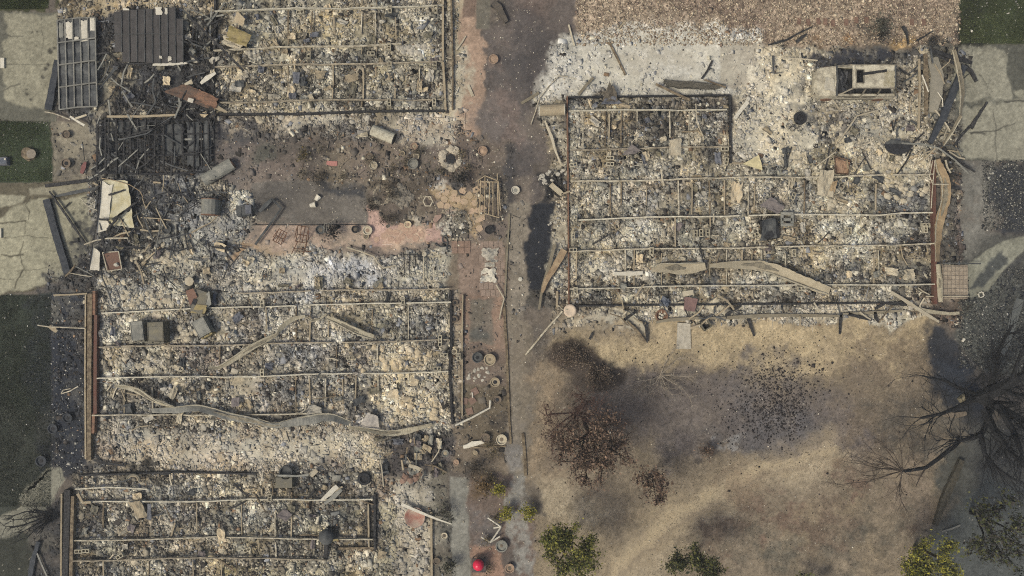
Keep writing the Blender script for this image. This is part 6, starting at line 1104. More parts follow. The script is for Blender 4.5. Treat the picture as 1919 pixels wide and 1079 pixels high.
for pts in ([(914, 970), (926, 978), (939, 987)], [(939, 987), (929, 1002), (919, 1016)], [(919, 1016), (902, 1006)], [(919, 1016), (937, 1005)], [(925, 989), (939, 987)]): MB().tube(P3(pts, [.25, .35]), .045, 7, .3).build('pipe', white, t)
chair_frame('grey burnt chair frame on the patio beside the black pot plant', 614, 428, .1, grey, .7)
for x, y, lab, r in ((595, 371, 'white tipped flower pot on the grey yard, upper one', .9), (586, 384, 'pale tipped flower pot on the grey yard, lower one', 0.2)):
    a = W(x, y, .12); d = np.array([math.cos(r), math.sin(r), 0]) * .15; MB().tube([a - d, a + d], [.10, .16], 12).build('tipped_pot', white, label=lab, cat='pot')
q = MB(); q.tube(P3([(802 + 9 * math.cos(a), 377 + 10 * math.sin(a)) for a in np.linspace(0, 6.2832, 7)], .25), .035, 6); q.build('hexagon_frame', pale, label='pale six sided frame among the rocks beside the flagstones', cat='frame')
t = thing('barbecue', 'burnt grey barbecue box on the edge of the ash pile', 'barbecue', 466, 396)
MB().box((*W(462, 396, 0)[:2], .05), (.8, .6, .5), .05, .9).build('body', M('sooty_metal'), t); MB().box((*W(472, 394, 0)[:2], .5), (.34, .5, .10), .05, .9).build('lid', slate, t)
for dx in (-10, 10): MB().tube([W(462 + dx, 388, .55), W(462 + dx, 405, .55)], .02, 5).build('rail', dark, t)
# red ball on a table
t = thing('garden_table', 'small square dark table holding the red ball', 'table', 898, 1054); o = W(898, 1054, 0)
MB().box((o[0], o[1], .40), (.74, .74, .05)).build('table_top', M('dark_table', (78, 70, 68), rgb2=(92, 84, 80)), t)
for sx in (-1, 1):
    for sy in (-1, 1): MB().box((o[0] + sx * .30, o[1] + sy * .30, .02), (.05, .05, .38)).build('leg', dark, t)
q = MB(); c = W(897, 1055, .45); q.lathe((c[0], c[1], c[2]), [(.05, 0)] + [(.30 * math.sin(a), .30 - .30 * math.cos(a)) for a in np.linspace(.2, 3.1, 14)] + [(0, .60)], 26); q.build('red_ball', redb, label='glossy red ball sitting on the dark garden table', cat='ball', smooth=True)
# basin, machine, wheels and other finds of the lower left
t = thing('round_basin', 'round white basin stained red on one side, on the striped deck', 'basin', 778, 968); c = W(778, 968, .12)
MB().lathe(c, [(.30, 0), (.52, .16), (.55, .17), (.50, .14), (.28, .03), (0, .02)], 24, .01).build('bowl', M('stained_basin', (196, 176, 156), var=.2, scale=1.6, rgb2=(158, 104, 90), mixp=.55), t, smooth=True)
t = thing('rusty_machine', 'grey olive burnt machine with a round drum at the top of the lower left house', 'machine', 537, 892)
MB().box((*W(537, 900, 0)[:2], .1), (.95, .6, .4), 0, .92).build('body', olive, t); MB().lathe(W(537, 884, .3), [(.36, 0), (.36, .2), (.30, .2), (.28, .05), (0, .04)], 18).build('drum', dark, t); MB().strip(P3([(520, 891), (555, 892), (578, 890)], .58), .10, .04, .1, .3).build('bar', grey, t)
t = thing('coil_ring', 'coiled dark pipe half buried at the top left of the lower house', 'coil', 250, 895)
for k, r in enumerate((9, 6.5)): MB().tube(P3([(250 + r * 1.3 * math.cos(a), 898 - r * math.sin(a)) for a in np.linspace(-.4, 3.2, 12)], .35), .06, 6).build('coil_turn', tan2 if k else olive, t)
t = thing('kettle_barbecue', 'domed dark barbecue lid with a yellowed edge in the lower left house', 'barbecue', 612, 1008); MB().lathe(W(612, 1006, .3), [(.42, 0), (.40, .12), (.26, .26), (0, .32)], 18).build('lid', M('sooty_metal'), t, smooth=True); MB().strip(P3([(600, 1017), (634, 1011)], .42), .10, .06, .1, .2).build('edge', yell, t); MB().strip(P3([(611, 1018), (610, 1050)], [.35, .2]), .2, .05, .15, .2).build('stand', char, t)
for x, y, lab in ((683, 896, 'black burnt tyre with a pale rim above the lower left house'), (1498, 222, 'black burnt tyre lying in pale ash left of the car')):
    t = thing('scorched_tyre_ring', lab, 'tyre', x, y); MB().lathe(W(x, y, .12), [(.20, 0), (.32, .02), (.36, .10), (.32, .18), (.20, .2), (.18, .1)], 20, .02).build('tyre', blackm, t); MB().lathe(W(x, y, .16), [(.17, 0), (.12, .04), (0, .05)], 14).build('rim', grey, t)
t = thing('coil_spring', 'dark sofa springs lying in pale ash left of the car', 'springs', 1484, 238)
for k in range(4):
    c = (1478 + k * 7, 236 + (k % 2) * 5); MB().tube(P3([(c[0] + 4.5 * math.cos(a), c[1] + 4.5 * math.sin(a)) for a in np.linspace(0, 18.8, 40)], [.2, .5]), .015, 4).build('spring', char, t)
stones('fallen_brick', 'reddish brick lying at the head of the striped deck', 'brick', 'bricks at the deck head', [(760, 892), (768, 884), (776, 890), (764, 898), (780, 896), (770, 900), (784, 888), (756, 900)], 5, brick)
stones('stacked_brick', 'cream brick of the row below the top left house', 'brick', 'cream bricks below the top left house', [(488, 213), (496, 212), (484, 222), (494, 222), (502, 220), (512, 222), (490, 228), (506, 228), (520, 216)], 4.5, pale)
q = thing('tree_stump', 'pale sawn tree stump on the dark left lawn', 'stump', 55, 290); MB().lathe(W(56, 289, .0), [(.40, 0), (.34, .12), (.32, .26), (0, .27)], 14, .06).build('trunk', brownwood, q); MB().lathe(W(58, 288, .27), [(.26, 0), (0, .012)], 12, .06).build('cut_face', M('sawn_wood', (150, 138, 122), rgb2=(120, 110, 98)), q)
t = thing('utility_box', 'small blue grey utility box on the dark left lawn', 'utility box', 11, 303); MB().box((*W(11, 303, 0)[:2], 0), (.55, .45, .30), .05, .92).build('body', slate, t); MB().box((*W(11, 303, 0)[:2], .30), (.42, .30, .025), .05).build('lid', M('slate_blue'), t); MB().box((*W(17, 300, 0)[:2], .325), (.08, .10, .03), .05).build('latch', white, t)
SP('white_post', 'white short post on the upper left driveway edge', 'post', [(4, 108), (4, 127)], 7, .12, white, .1, .04); SP('white_post', 'white short bar on the left edge of the lower driveway', 'bar', [(0, 428), (0, 445)], 4, .12, white, .1, .04)
SP('red_cloth', 'faded red cloth on the gravel beside the black battens', 'cloth', [(153, 325), (157, 312), (160, 303)], [6, 8, 5], .2, M('faded_red', (136, 86, 82), var=.3, rgb2=(112, 80, 76)), .05, .3); SP('red_cloth', 'faded pink mat in the upper garden', 'mat', [(612, 304), (622, 306), (632, 306)], [7, 9, 8], .06, M('faded_pink', (170, 118, 108), var=.15, rgb2=(160, 112, 104)), .04, .15)
MB().lathe(W(355, 527, .35), [(.26, 0), (.25, .06), (.05, .08), (0, .08)], 8).build('octagon_plate', pale, label='pale eight sided plate in the middle left rubble', cat='plate')
q = MB(); c = W(1838, 552, .05); 
for k in range(4):
    a = .35 + k * math.pi / 2; q.box((c[0] + .13 * math.cos(a), c[1] + .13 * math.sin(a), .04), (.05, .31, .06), a)
q.build('square_frame', white, label='small white square frame on the dark gravel', cat='frame'); SP('white_post', 'tiny white block on the edge of the round gravel bed', 'block', [(1804, 640), (1808, 634)], 4, .12, white, .1, .05)
MB().lathe(W(975, 523, .02), [(.13, 0), (.12, .08), (0, .10)], 6).build('valve_cap', white, label='white six sided cap beside the black ash patch', cat='cap')
PN('steps', 'wire gridded doorstep at the right end of the right house', 'doorstep', [(1766, 560), (1814, 560), (1814, 497), (1766, 497)], .15, M('gridded_brick', (142, 128, 112), var=.3, scale=5, rgb2=(164, 150, 132)), .015, .01, th=.12)
q = MB()
for k in range(7): q.strip(P3([(1768 + k * 7.4, 498), (1768 + k * 7.4, 559)], .19), .012, .012, 0, .5)
for k in range(8): q.strip(P3([(1767, 500 + k * 8.2), (1813, 500 + k * 8.2)], .205), .012, .012, 0, .5)
q.build('wire_grid', M('pale_wire', (124, 112, 100), rgb2=(140, 128, 114)), label='square wire grid lying on the doorstep', cat='wire grid')
TB('step_rail', 'dark handrail across the top of the wire gridded doorstep', 'handrail', [(1766, 493), (1800, 493), (1838, 494)], .035, .4, dark)
TB('step_rail', 'pale rod along the foot of the wire gridded doorstep', 'rod', [(1735, 555), (1770, 555), (1815, 555)], .03, .3, pale)
# ---------------------------------------------------------------- trees and plants
def twigs(tubes, p, d, L_, r, depth, spread, rng_, up=.1, tips=None):
    """grow one bent branch and its side twigs; p, d numpy"""
    n = 4; pts = [p]; dd = d.copy()
    for k in range(n):
        dd = dd + rng_.normal(0, .16, 3); dd[2] += up * .1; dd /= np.linalg.norm(dd); pts.append(pts[-1] + dd * L_ / n)
    tubes.append((pts, [r, r * .5]))
    if tips is not None and depth <= 1: tips.extend(pts[1:])
    if depth > 0:
        for k in range(rng_.integers(3, 6)):
            q = pts[rng_.integers(1, n + 1)]; e = dd + rng_.normal(0, spread, 3); e /= np.linalg.norm(e)
            twigs(tubes, q, e, L_ * rng_.uniform(.45, .7), r * .5, depth - 1, spread, rng_, up, tips)
def tubes_mb(tubes, n=4):
    q = MB()
    for pts, r in tubes: q.tube(pts, r, n)
    return q
def leafmesh(name, P, size, seed, cols, mat, parent=None, droop=.5, asp=.55):
    r = np.random.default_rng(seed); n = len(P); s = size * r.lognormal(0, .3, n)
    a = r.normal(0, 1, (n, 3)); a /= np.linalg.norm(a, axis=1, keepdims=True); b = np.cross(a, r.normal(0, 1, (n, 3))); b /= np.linalg.norm(b, axis=1, keepdims=True)
    A, B = a * s[:, None], b * (s * asp)[:, None]
    V = np.stack([P - A, P - B * .9 + A * .1, P + A, P + B], 1)
    Q = np.arange(n * 4).reshape(n, 4); c = np.array(cols)[r.integers(0, len(cols), n)] * np.exp(r.normal(0, .22, (n, 1)))
    org = parent_loc(parent) if parent is not None else np.zeros(3)
    me = fast_mesh(name, V.reshape(-1, 3) - org, Q, np.repeat(c, 4, 0)); me.materials.append(mat)
    o = bpy.data.objects.new(name, me); COL.objects.link(o)
    if parent is not None: o.parent = parent
    return o
LM = attr_mat('leaf', rough=.8, s1=20, a1=.2, bump=0)
def tree(label, base, crown, height, leaves, lsize, cols, bark, seed, limbs=7, group=None, name='tree', trunk_r=.12, depth=2, spread=.45, twl=1.0):
    """base: photo px of the foot; crown: list of (px, py, z, radius px) clumps seen in the photo at height z"""
    r = np.random.default_rng(seed); t = thing(name, label, 'tree' if height > 1.6 else 'shrub', *base, 0, group); b = W(*base, 0)
    top = W(crown[0][0], crown[0][1], crown[0][2]); q = MB(); fork = b + (top - b) * .45
    q.tube([b, b + (fork - b) * .5 + r.normal(0, .05, 3), fork], [trunk_r, trunk_r * .7], 7, .3); q.build('trunk', bark, t)
    tb = []; tips = []
    for (x, y, z, rad) in crown:
        c = W(x, y, z); R_ = rad / S; m0 = fork + (c - fork) * .6 + r.normal(0, .1, 3)
        tb.append(([fork - (fork - b) * r.uniform(0, .3), m0, c - np.array([0, 0, R_ * .3])], [trunk_r * .55, trunk_r * .22]))
        for k in range(limbs):
            d = r.normal(0, 1, 3); d[2] = abs(d[2]) * .35 + .05; d /= np.linalg.norm(d)
            twigs(tb, m0 + (c - m0) * r.uniform(.2, .9), d, R_ * .75 * twl, trunk_r * .2, depth - 1, spread, r, .3, tips)
    tubes_mb(tb).build('branches', bark, t)
    if leaves:
        T = np.array(tips); out = []; k = r.integers(0, len(T), leaves); cl = r.normal(0, 1, (leaves, 3)) * (.10 + .05 * r.random((leaves, 1)))
        P = T[k] + cl; keep = np.ones(leaves, bool)
        leafmesh('crown', P[keep], lsize, seed + 1, cols, LM, t)
    return t
brn = [C(96, 78, 66), C(108, 88, 74), C(82, 68, 60), C(120, 100, 84)]; grn = [C(96, 98, 46), C(80, 84, 44), C(112, 110, 50), C(62, 66, 42), C(124, 118, 58)]; dkg = [C(62, 66, 42), C(78, 78, 46), C(50, 54, 40), C(94, 92, 52)]; yel = [C(142, 134, 50), C(122, 118, 48), C(104, 104, 48), C(156, 146, 66)]; blk = [C(52, 50, 48), C(66, 62, 56)]
bark1 = M('burnt_bark', (62, 54, 48), var=.35, rgb2=(88, 76, 66)); bark2 = M('black_bark', (30, 31, 33), var=.3, rgb2=(38, 38, 40)); bark3 = M('ashen_bark', (132, 120, 106), var=.25, rgb2=(156, 144, 128)); redbark = M('reddish_twig', (82, 62, 56), var=.3, rgb2=(100, 78, 68))
tree('scorched brown tree with withered leaves, largest one in the burnt yard', (1094, 785), [(1120, 850, 4.2, 48), (1150, 830, 4.0, 40), (1080, 835, 3.8, 44), (1130, 885, 4.0, 32), (1165, 855, 3.9, 34), (1075, 868, 3.6, 30), (1040, 845, 3.5, 30), (1140, 800, 3.8, 40), (1100, 900, 3.6, 24)], 5, 4600, .062, brn, bark1, 41, 7, trunk_r=.14)
tree('bare scorched tree of reddish twigs above the withered brown tree', (1080, 765), [(1080, 790, 2.8, 46), (1130, 775, 3.0, 40), (1045, 800, 2.6, 36), (1160, 790, 2.8, 34), (1100, 755, 2.8, 30), (1060, 830, 2.6, 40), (1140, 810, 3, 40), (1020, 780, 2.4, 24), (1030, 825, 2.4, 34), (1180, 835, 2.6, 34), (1090, 735, 2.4, 28)], 4, 1500, .04, [C(92, 70, 62), C(78, 62, 56)], redbark, 42, 12, trunk_r=.09)
tree('small scorched bush tree with grey brown leaves right of the withered tree', (1215, 890), [(1236, 895, 3.0, 24), (1228, 925, 2.8, 24), (1205, 888, 2.6, 18), (1240, 940, 2.6, 14)], 3.5, 1000, .07, brn, bark1, 43, 6, trunk_r=.08)
tree('olive green leafy tree at the bottom of the burnt yard, left one', (1060, 1010), [(1070, 1005, 3.6, 30), (1055, 1035, 3.8, 36), (1085, 1045, 3.8, 34), (1105, 1030, 3.4, 26), (1042, 1065, 3.4, 28), (1085, 1075, 3.6, 30), (1022, 1012, 3.0, 16)], 4.5, 6000, .058, grn, bark1, 44, 6, trunk_r=.12)
tree('dark green tree cut by the bottom edge of the photo', (1300, 1045), [(1308, 1035, 3.4, 26), (1285, 1062, 3.4, 28), (1325, 1068, 3.6, 30), (1345, 1075, 3.2, 22), (1258, 1058, 3.0, 16)], 4.2, 4000, .058, dkg, bark1, 45, 6, trunk_r=.11)
tree('yellow green tree at the bottom right corner of the yard', (1715, 1025), [(1735, 1030, 3.6, 34), (1765, 1045, 3.8, 36), (1715, 1060, 3.4, 28), (1795, 1060, 3.6, 30), (1745, 1075, 3.6, 34), (1700, 1075, 3.4, 22)], 4.5, 5200, .056, grn + yel[:2], bark1, 46, 6, trunk_r=.12)
tree('dark sparse leafy tree over the grey ground at the right bottom corner', (1820, 960), [(1850, 970, 4.4, 40), (1890, 950, 4.6, 40), (1870, 1010, 4.4, 44), (1905, 1000, 4.4, 36), (1840, 1030, 4.0, 30), (1885, 1050, 4.2, 36)], 5, 2200, .075, blk + dkg[:2], bark2, 47, 5, trunk_r=.13)
tree('low green bush at the bottom edge between the two yard trees', (1500, 1085), [(1505, 1090, 1.2, 22), (1535, 1092, 1.1, 16)], 1.4, 700, .06, dkg + grn[:2], bark1, 48, 5, trunk_r=.05, name='bush')
for x, y, r_, lab, c, n, bk in ((935, 922, 12, 'yellow green shrub beside the paving, upper one', yel, 420, bark1), (944, 963, 13, 'yellow green shrub beside the paving, lower one', yel, 420, bark1), (985, 962, 15, 'yellow grassy plant at the edge of the burnt yard', yel, 560, bark1), (888, 884, 24, 'dark burnt spiky shrub at the head of the straight path', [C(58, 52, 46), C(74, 66, 56)], 300, bark1), (903, 912, 18, 'brown withered shrub below the dark spiky one', [C(104, 84, 56), C(92, 76, 54)], 420, bark1), (1648, 52, 24, 'burnt grey green shrub in the gravel above the car', [C(70, 70, 62), C(82, 80, 70)], 420, bark1), (1652, 68, 10, 'black burnt stub of a shrub above the car', blk, 160, bark2), (619, 433, 12, 'black charred pot plant on the patio edge', [C(44, 42, 40), C(60, 56, 52)], 260, bark2), (1320, 846, 14, 'charred little bush beside a white ash patch in the yard', brn, 220, bark1), (842, 1060, 16, 'dark green shrub at the lower left of the straight path', [C(60, 62, 50), C(76, 74, 60)], 260, bark1), (832, 960, 15, 'sooty shrub left of the straight path', [C(70, 70, 58), C(58, 56, 50)], 220, bark1), (862, 338, 13, 'black ash covered shrub at the top of the flagstones', blk, 240, bark2), (1745, 75, 14, 'black twiggy shrub at the corner of the gravel', blk, 120, bark2), (565, 292, 12, 'withered plant with ochre leaves in the upper garden', [C(110, 96, 62), C(78, 72, 54)], 200, bark1), (735, 318, 10, 'scorched plant below the tan pots', [C(110, 98, 80), C(86, 78, 66)], 120, bark1), (1815, 580, 14, 'dusty grey plant on the round gravel bed', [C(96, 96, 88), C(82, 82, 76)], 160, bark1), (855, 405, 8, 'ash grey plant in the half round bed', [C(140, 132, 116), C(116, 108, 92)], 120, bark3)):
    tree(lab, (x, y), [(x, y, .7, r_), (x + r_ * .3, y - r_ * .3, .6, r_ * .7)], 1.0, n, .055, c, bk, int(x), 6, name='shrub', trunk_r=.03, depth=2, spread=.6)
for x, y, r_, lab, sd_ in ((1070, 664, 44, 'low dark brown burnt thicket near the satellite dish pole, upper one', 301), (1120, 704, 42, 'low dark brown burnt thicket above the withered tree, lower one', 302)):
    tree(lab, (x, y + 4), [(x + 6 * math.cos(k) * 4, y + 17 * math.sin(k), .35 + .15 * (k % 2), 16) for k in range(6)], .6, 3600, .032, [C(96, 82, 72), C(110, 96, 84), C(78, 68, 60), C(132, 118, 102)], bark1, sd_, 7, name='shrub', trunk_r=.03, depth=2, spread=.7)
for k in range(26):
    x, y = [(random.uniform(560, 880), random.uniform(270, 338)), (random.uniform(690, 740), random.uniform(345, 415)), (random.uniform(885, 950), random.uniform(830, 1070))][k % 3 if k < 22 else 0]
    tree('small withered garden plant among the pots and stones of the beds', (x, y), [(x, y, .35, 8), (x + 4, y - 3, .3, 6)], .5, 130, .04, [[C(96, 88, 72), C(120, 110, 92)], [C(74, 68, 60), C(92, 84, 72)], [C(112, 98, 72), C(88, 80, 62)]][k % 3], bark1, 500 + k, 5, name='shrub', trunk_r=.02, depth=2, spread=.6, group='withered plants of the garden beds')
def fan(label, base, arms, bark, seed, name='burnt_shrub', cat='shrub', r0=.035, z0=.1, z1=.5, depth=2):
    r = np.random.default_rng(seed); t = thing(name, label, cat, *base); tb = []; b = W(*base, z0)
    MB().tube([W(*base, 0), b], [r0 * 1.6, r0 * 1.3], 6).build('trunk', bark, t)
    for pts in arms:
        P = [b] + [W(x, y, z0 + (z1 - z0) * (k + 1) / len(pts)) for k, (x, y) in enumerate(pts)]
        tb.append((resample(P, .3), [r0, r0 * .35])); PP = resample(P, .3)
        for k in range(len(PP) * 2):
            i = r.integers(1, len(PP)); d = PP[i] - PP[i - 1]; d = d / (np.linalg.norm(d) + 1e-6) + r.normal(0, .55, 3) * np.array([1, 1, .4]); d /= np.linalg.norm(d)
            twigs(tb, PP[i], d, r.uniform(.25, .7), r0 * .3, depth - 1, .5, r, 0)
    tubes_mb(tb).build('branches', bark, t); return t
fan('pale bare shrub with spread branches on the burnt soil below the right house', (1238, 702), [[(1225, 710), (1200, 714), (1185, 722)], [(1228, 718), (1208, 725), (1190, 742)], [(1232, 722), (1214, 740)], [(1240, 724), (1243, 735)], [(1246, 720), (1258, 738)], [(1252, 712), (1270, 722)], [(1258, 714), (1280, 728), (1292, 744)], [(1262, 704), (1300, 706)], [(1244, 686), (1254, 668), (1262, 655)], [(1270, 672), (1292, 672)]], bark3, 61, r0=.03)
fan('black charred shrub reaching left over the curved path', (112, 966), [[(80, 962), (50, 958), (26, 966)], [(76, 972), (40, 985), (12, 987)], [(78, 966), (50, 972), (28, 974)], [(86, 978), (66, 992), (50, 1008)], [(84, 984), (70, 1000)], [(90, 960), (70, 956), (60, 958)], [(82, 974), (44, 996)]], bark2, 62, r0=.06, z1=1.0)
# the big charred tree at the right edge
t = thing('charred_tree', 'big black charred tree spreading bare limbs at the right edge of the photo', 'tree', 1800, 735); R6 = np.random.default_rng(66); tb = []
foot = W(1815, 742, 0); q = MB(); q.tube([foot, W(1825, 745, 1.0), W(1838, 744, 1.9)], [.34, .28, .24], 9, .3); q.build('trunk', bark2, t)
for pts, z, r_ in (([(1838, 744), (1868, 732), (1895, 716), (1940, 692)], [1.9, 4.5], .26), ([(1838, 746), (1870, 762), (1900, 778), (1945, 800)], [1.9, 4], .20), ([(1838, 744), (1815, 752), (1790, 765), (1765, 775), (1725, 783)], [1.8, 2.6], .10), ([(1828, 738), (1800, 728), (1775, 715), (1728, 704)], [1.7, 2.8], .07), ([(1850, 738), (1866, 700), (1868, 670), (1885, 630), (1896, 610)], [2, 4.5], .10), ([(1858, 736), (1872, 700), (1860, 660)], [2, 4], .07), ([(1855, 750), (1850, 790), (1838, 815), (1800, 826)], [2, 3], .14), ([(1870, 760), (1900, 810), (1915, 850)], [3, 5], .14), ([(1880, 730), (1905, 740), (1940, 750)], [3.2, 5], .12), ([(1850, 740), (1840, 700), (1822, 720), (1800, 735)], [2, 3], .05), ([(1895, 716), (1910, 670), (1925, 640)], [3.8, 5], .08), ([(1838, 815), (1845, 850), (1870, 880), (1905, 900)], [3, 4.5], .10), ([(1845, 770), (1862, 805), (1890, 845), (1930, 880)], [2.4, 5], .15)):
    P = P3(pts, z); tb.append((resample(P, .4), [r_ * 1.45, r_ * .6])); PP = resample(P, .4)
    for k in range(max(8, int(len(PP) * 2.2))):
        i = R6.integers(1, len(PP)); d = PP[i] - PP[i - 1]; d = d / (np.linalg.norm(d) + 1e-6) + R6.normal(0, .6, 3) * np.array([1, 1, .5]); d /= np.linalg.norm(d); twigs(tb, PP[i], d, R6.uniform(.6, 1.7), r_ * .24, 2 if k % 3 == 0 else 1, .45, R6, .1)
tubes_mb(tb, 5).build('limbs', bark2, t)
t = thing('charred_tree', 'leaning black limb ending in a spray of fine bare twigs over the burnt yard', 'tree', 1775, 825); tb = []
q = MB(); q.tube([W(1800, 822, .0), W(1790, 835, 1.2), W(1775, 846, 1.8), W(1760, 858, 2.2), W(1735, 876, 2.5), W(1700, 882, 2.8), W(1690, 882, 3.0)], [.14, .11, .10, .08], 7, .3); q.build('trunk', bark2, t)
c = W(1691, 882, 3.0)
for (x, y, r_) in ((1655, 873, .035), (1610, 868, .03), (1590, 848, .02), (1640, 850, .025), (1655, 832, .025), (1684, 812, .03), (1675, 850, .03), (1620, 885, .03), (1570, 908, .03), (1600, 900, .02), (1660, 896, .03), (1682, 915, .035), (1690, 940, .02), (1685, 925, .02), (1720, 890, .03), (1716, 860, .02), (1705, 840, .02), (1630, 858, .025), (1598, 862, .02), (1640, 890, .02)):
    e = W(x, y, 3.0 + R6.uniform(-.4, .8)); mid = (c + e) / 2 + R6.normal(0, .12, 3); tb.append((resample([c, mid, e], .3), [r_, r_ * .4]))
    for k in range(5):
        p = [c, mid, e][R6.integers(1, 3)]; d = (e - c) / (np.linalg.norm(e - c) + 1e-6) + R6.normal(0, .5, 3); d /= np.linalg.norm(d); twigs(tb, p, d, R6.uniform(.4, 1.0), .012, 1, .5, R6, .1)
tb.append((resample(P3([(1735, 876), (1725, 892), (1716, 912)], [2.5, 2.8]), .3), [.05, .02]))
tubes_mb(tb).build('branches', bark1, t)
SP('long_dark_strip', 'long dark raised strip with a twin ridge leading down from the charred trees', 'trunk', [(1804, 862), (1790, 895), (1772, 935), (1754, 985)], [9, 13, 12, 7], .3, M('dark_strip_brown', (62, 58, 50), var=.35, rgb2=(82, 76, 64)), .2, .12)  # long dark raised strip on the ground
SP('cut_log', 'pale cut log lying at the foot of the big charred tree', 'log', [(1802, 752), (1812, 745), (1822, 739)], [10, 13, 11], .4, M('cut_log_wood', (134, 124, 100), var=.3, rgb2=(160, 148, 122)), .3, .1)
SP('cut_log', 'pale plank lying below the pale cut log', 'plank', [(1768, 776), (1790, 779), (1812, 774)], [8, 11, 7], .15, M('dusty_plank', (124, 110, 94), var=.25, rgb2=(142, 128, 110)), .06, .15)
SP('low_wall', 'low grey concrete kerb running down beside the dark gravel at the right edge', 'kerb', [(1912, 560), (1898, 605), (1884, 650), (1874, 680)], [15, 15, 13, 8], .10, M('kerb_concrete', (96, 97, 92), var=.2, rgb2=(110, 110, 104)), .14, .05)
SP('white_post', 'thin pale rod lying on the grey ground under the dark leafy tree', 'rod', [(1766, 996), (1785, 990), (1800, 984)], 3, .12, grey)
# loose scraps of sheet and plaster in the ruins
rs = np.random.default_rng(404)
def scraps(n, rects, label, group):
    for k in range(n):
        x0, y0, x1, y1 = rects[k % len(rects)]; x, y = rs.uniform(x0, x1), rs.uniform(y0, y1); a, b = rs.uniform(5, 13), rs.uniform(3, 8); th = rs.choice([0, 1.57]) + rs.normal(0, .35)
        ca, sa = math.cos(th), math.sin(th); c4 = [(x + u * a * rs.uniform(.7, 1.1) * ca - v * b * sa, y + u * a * sa + v * b * rs.uniform(.7, 1.1) * ca) for u, v in ((-1, 1), (1, 1), (1, -1), (-1, -1))]
        m = [grey, dark, pale, tan2, M('ashy_board'), slate, M('cream_plaster'), olive, purple, whiteish][rs.integers(0, 10)]
        PN('sheet_scrap', label, 'scrap', c4, list(rs.uniform(.14, .34, 4)), m, .07, .12, 5, 4, .015, group)
scraps(34, [(410, 10, 820, 200), (420, 20, 820, 190)], 'bent scrap of sheet or plaster in the rubble of the top left house', 'scraps in the top left house')
scraps(52, [(190, 560, 830, 800), (190, 560, 830, 800), (200, 350, 440, 540), (450, 480, 830, 560)], 'bent scrap of sheet or plaster in the rubble of the middle left house', 'scraps in the middle left house')
scraps(34, [(150, 900, 690, 1075), (700, 820, 840, 890)], 'bent scrap of sheet or plaster in the rubble of the lower left house', 'scraps in the lower left house')
scraps(64, [(1080, 320, 1740, 560), (1080, 320, 1740, 560), (1080, 190, 1360, 300), (1400, 200, 1720, 320)], 'bent scrap of sheet or plaster in the rubble of the right house', 'scraps in the right house')
scraps(16, [(200, 120, 400, 220), (345, 30, 405, 130)], 'bent scrap in the black debris around the fallen garage door', 'scraps around the fallen garage door')
def sticks(n, rects, mats, label, group, lo=14, hi=60, wlo=1.2, whi=3.2, z=(.15, .5)):
    for k in range(n):
        x0, y0, x1, y1 = rects[k % len(rects)]; x, y = rs.uniform(x0, x1), rs.uniform(y0, y1); th = rs.uniform(0, 3.14); l_ = rs.uniform(lo, hi) / 2; c, s_ = math.cos(th) * l_, math.sin(th) * l_; bx, by = rs.normal(0, l_ * .12, 2)
        MB().strip(P3([(x - c, y - s_), (x + bx, y + by), (x + c, y + s_)], [rs.uniform(*z), rs.uniform(*z)]), rs.uniform(wlo, whi) / S, .05, .2, .3).build('charred_stick', mats[rs.integers(0, len(mats))], label=label, cat='stick', group=group)
sticks(150, [(180, 25, 410, 330), (340, 20, 410, 220), (185, 120, 400, 220), (180, 222, 400, 330)], [char, char, blackm, dark, grey], 'thin charred stick in the black tangle around the fallen garage door', 'charred sticks around the fallen garage door')
sticks(90, [(170, 340, 440, 545), (180, 340, 330, 470), (230, 330, 420, 420)], [char, blackm, dark, tan2], 'thin burnt stick in the ash pile beside the white awning', 'sticks in the ash pile')
sticks(44, [(1440, 95, 1740, 330), (1700, 90, 1800, 330), (1740, 95, 1800, 300)], [char, tan2, dark, pale], 'thin burnt stick in the ruined garage around the car', 'sticks around the car')
sticks(50, [(1070, 190, 1750, 570), (1070, 575, 1740, 605)], [char, tan2, dark, pale, brownwood], 'thin bent stick in the rubble of the right house', 'sticks in the right house', 10, 44)
sticks(50, [(180, 550, 840, 830), (150, 890, 700, 1075), (690, 820, 840, 890)], [char, tan2, dark, pale, brownwood], 'thin bent stick in the rubble of the left houses', 'sticks in the left houses', 10, 44)
# ---------------------------------------------------------------- stuff: char crumbs on the yard, lawn grass, soil crumbs
def crumbs(name, label, cat, P, size, cols, seed, flat=.5):
    r = np.random.default_rng(seed); n = len(P); j, i = gi(P[:, 0], P[:, 1]); s = size * r.lognormal(0, .4, n)
    oct_ = np.array([[1, 0, 0], [0, 1, 0], [-1, 0, 0], [0, -1, 0], [0, 0, .7], [0, 0, -.3]], float); F = np.array([[0, 1, 4], [1, 2, 4], [2, 3, 4], [3, 0, 4], [1, 0, 5], [2, 1, 5], [3, 2, 5], [0, 3, 5]])
    V = oct_[None] * s[:, None, None] * r.uniform(.5, 1.5, (n, 6, 3)); a = r.uniform(0, 6.28, n); c_, s_ = np.cos(a)[:, None], np.sin(a)[:, None]
    X, Y = V[..., 0] * c_ - V[..., 1] * s_, V[..., 0] * s_ + V[..., 1] * c_
    O = np.stack([X + ((P[:, 0] - 959.5) / S)[:, None], Y + ((539.5 - P[:, 1]) / S)[:, None], V[..., 2] * flat * 2 + (ZG[j, i] + s * .15)[:, None]], -1)
    col = np.array(cols)[r.integers(0, len(cols), n)] * np.exp(r.normal(0, .2, (n, 1)))
    me = fast_mesh(name, O.reshape(-1, 3), (F[None] + (np.arange(n) * 6)[:, None, None]).reshape(-1, 3), np.repeat(col, 6, 0)); me.materials.append(RM)
    o = bpy.data.objects.new(name, me); COL.objects.link(o); return tag(o, label, cat, kind='stuff')
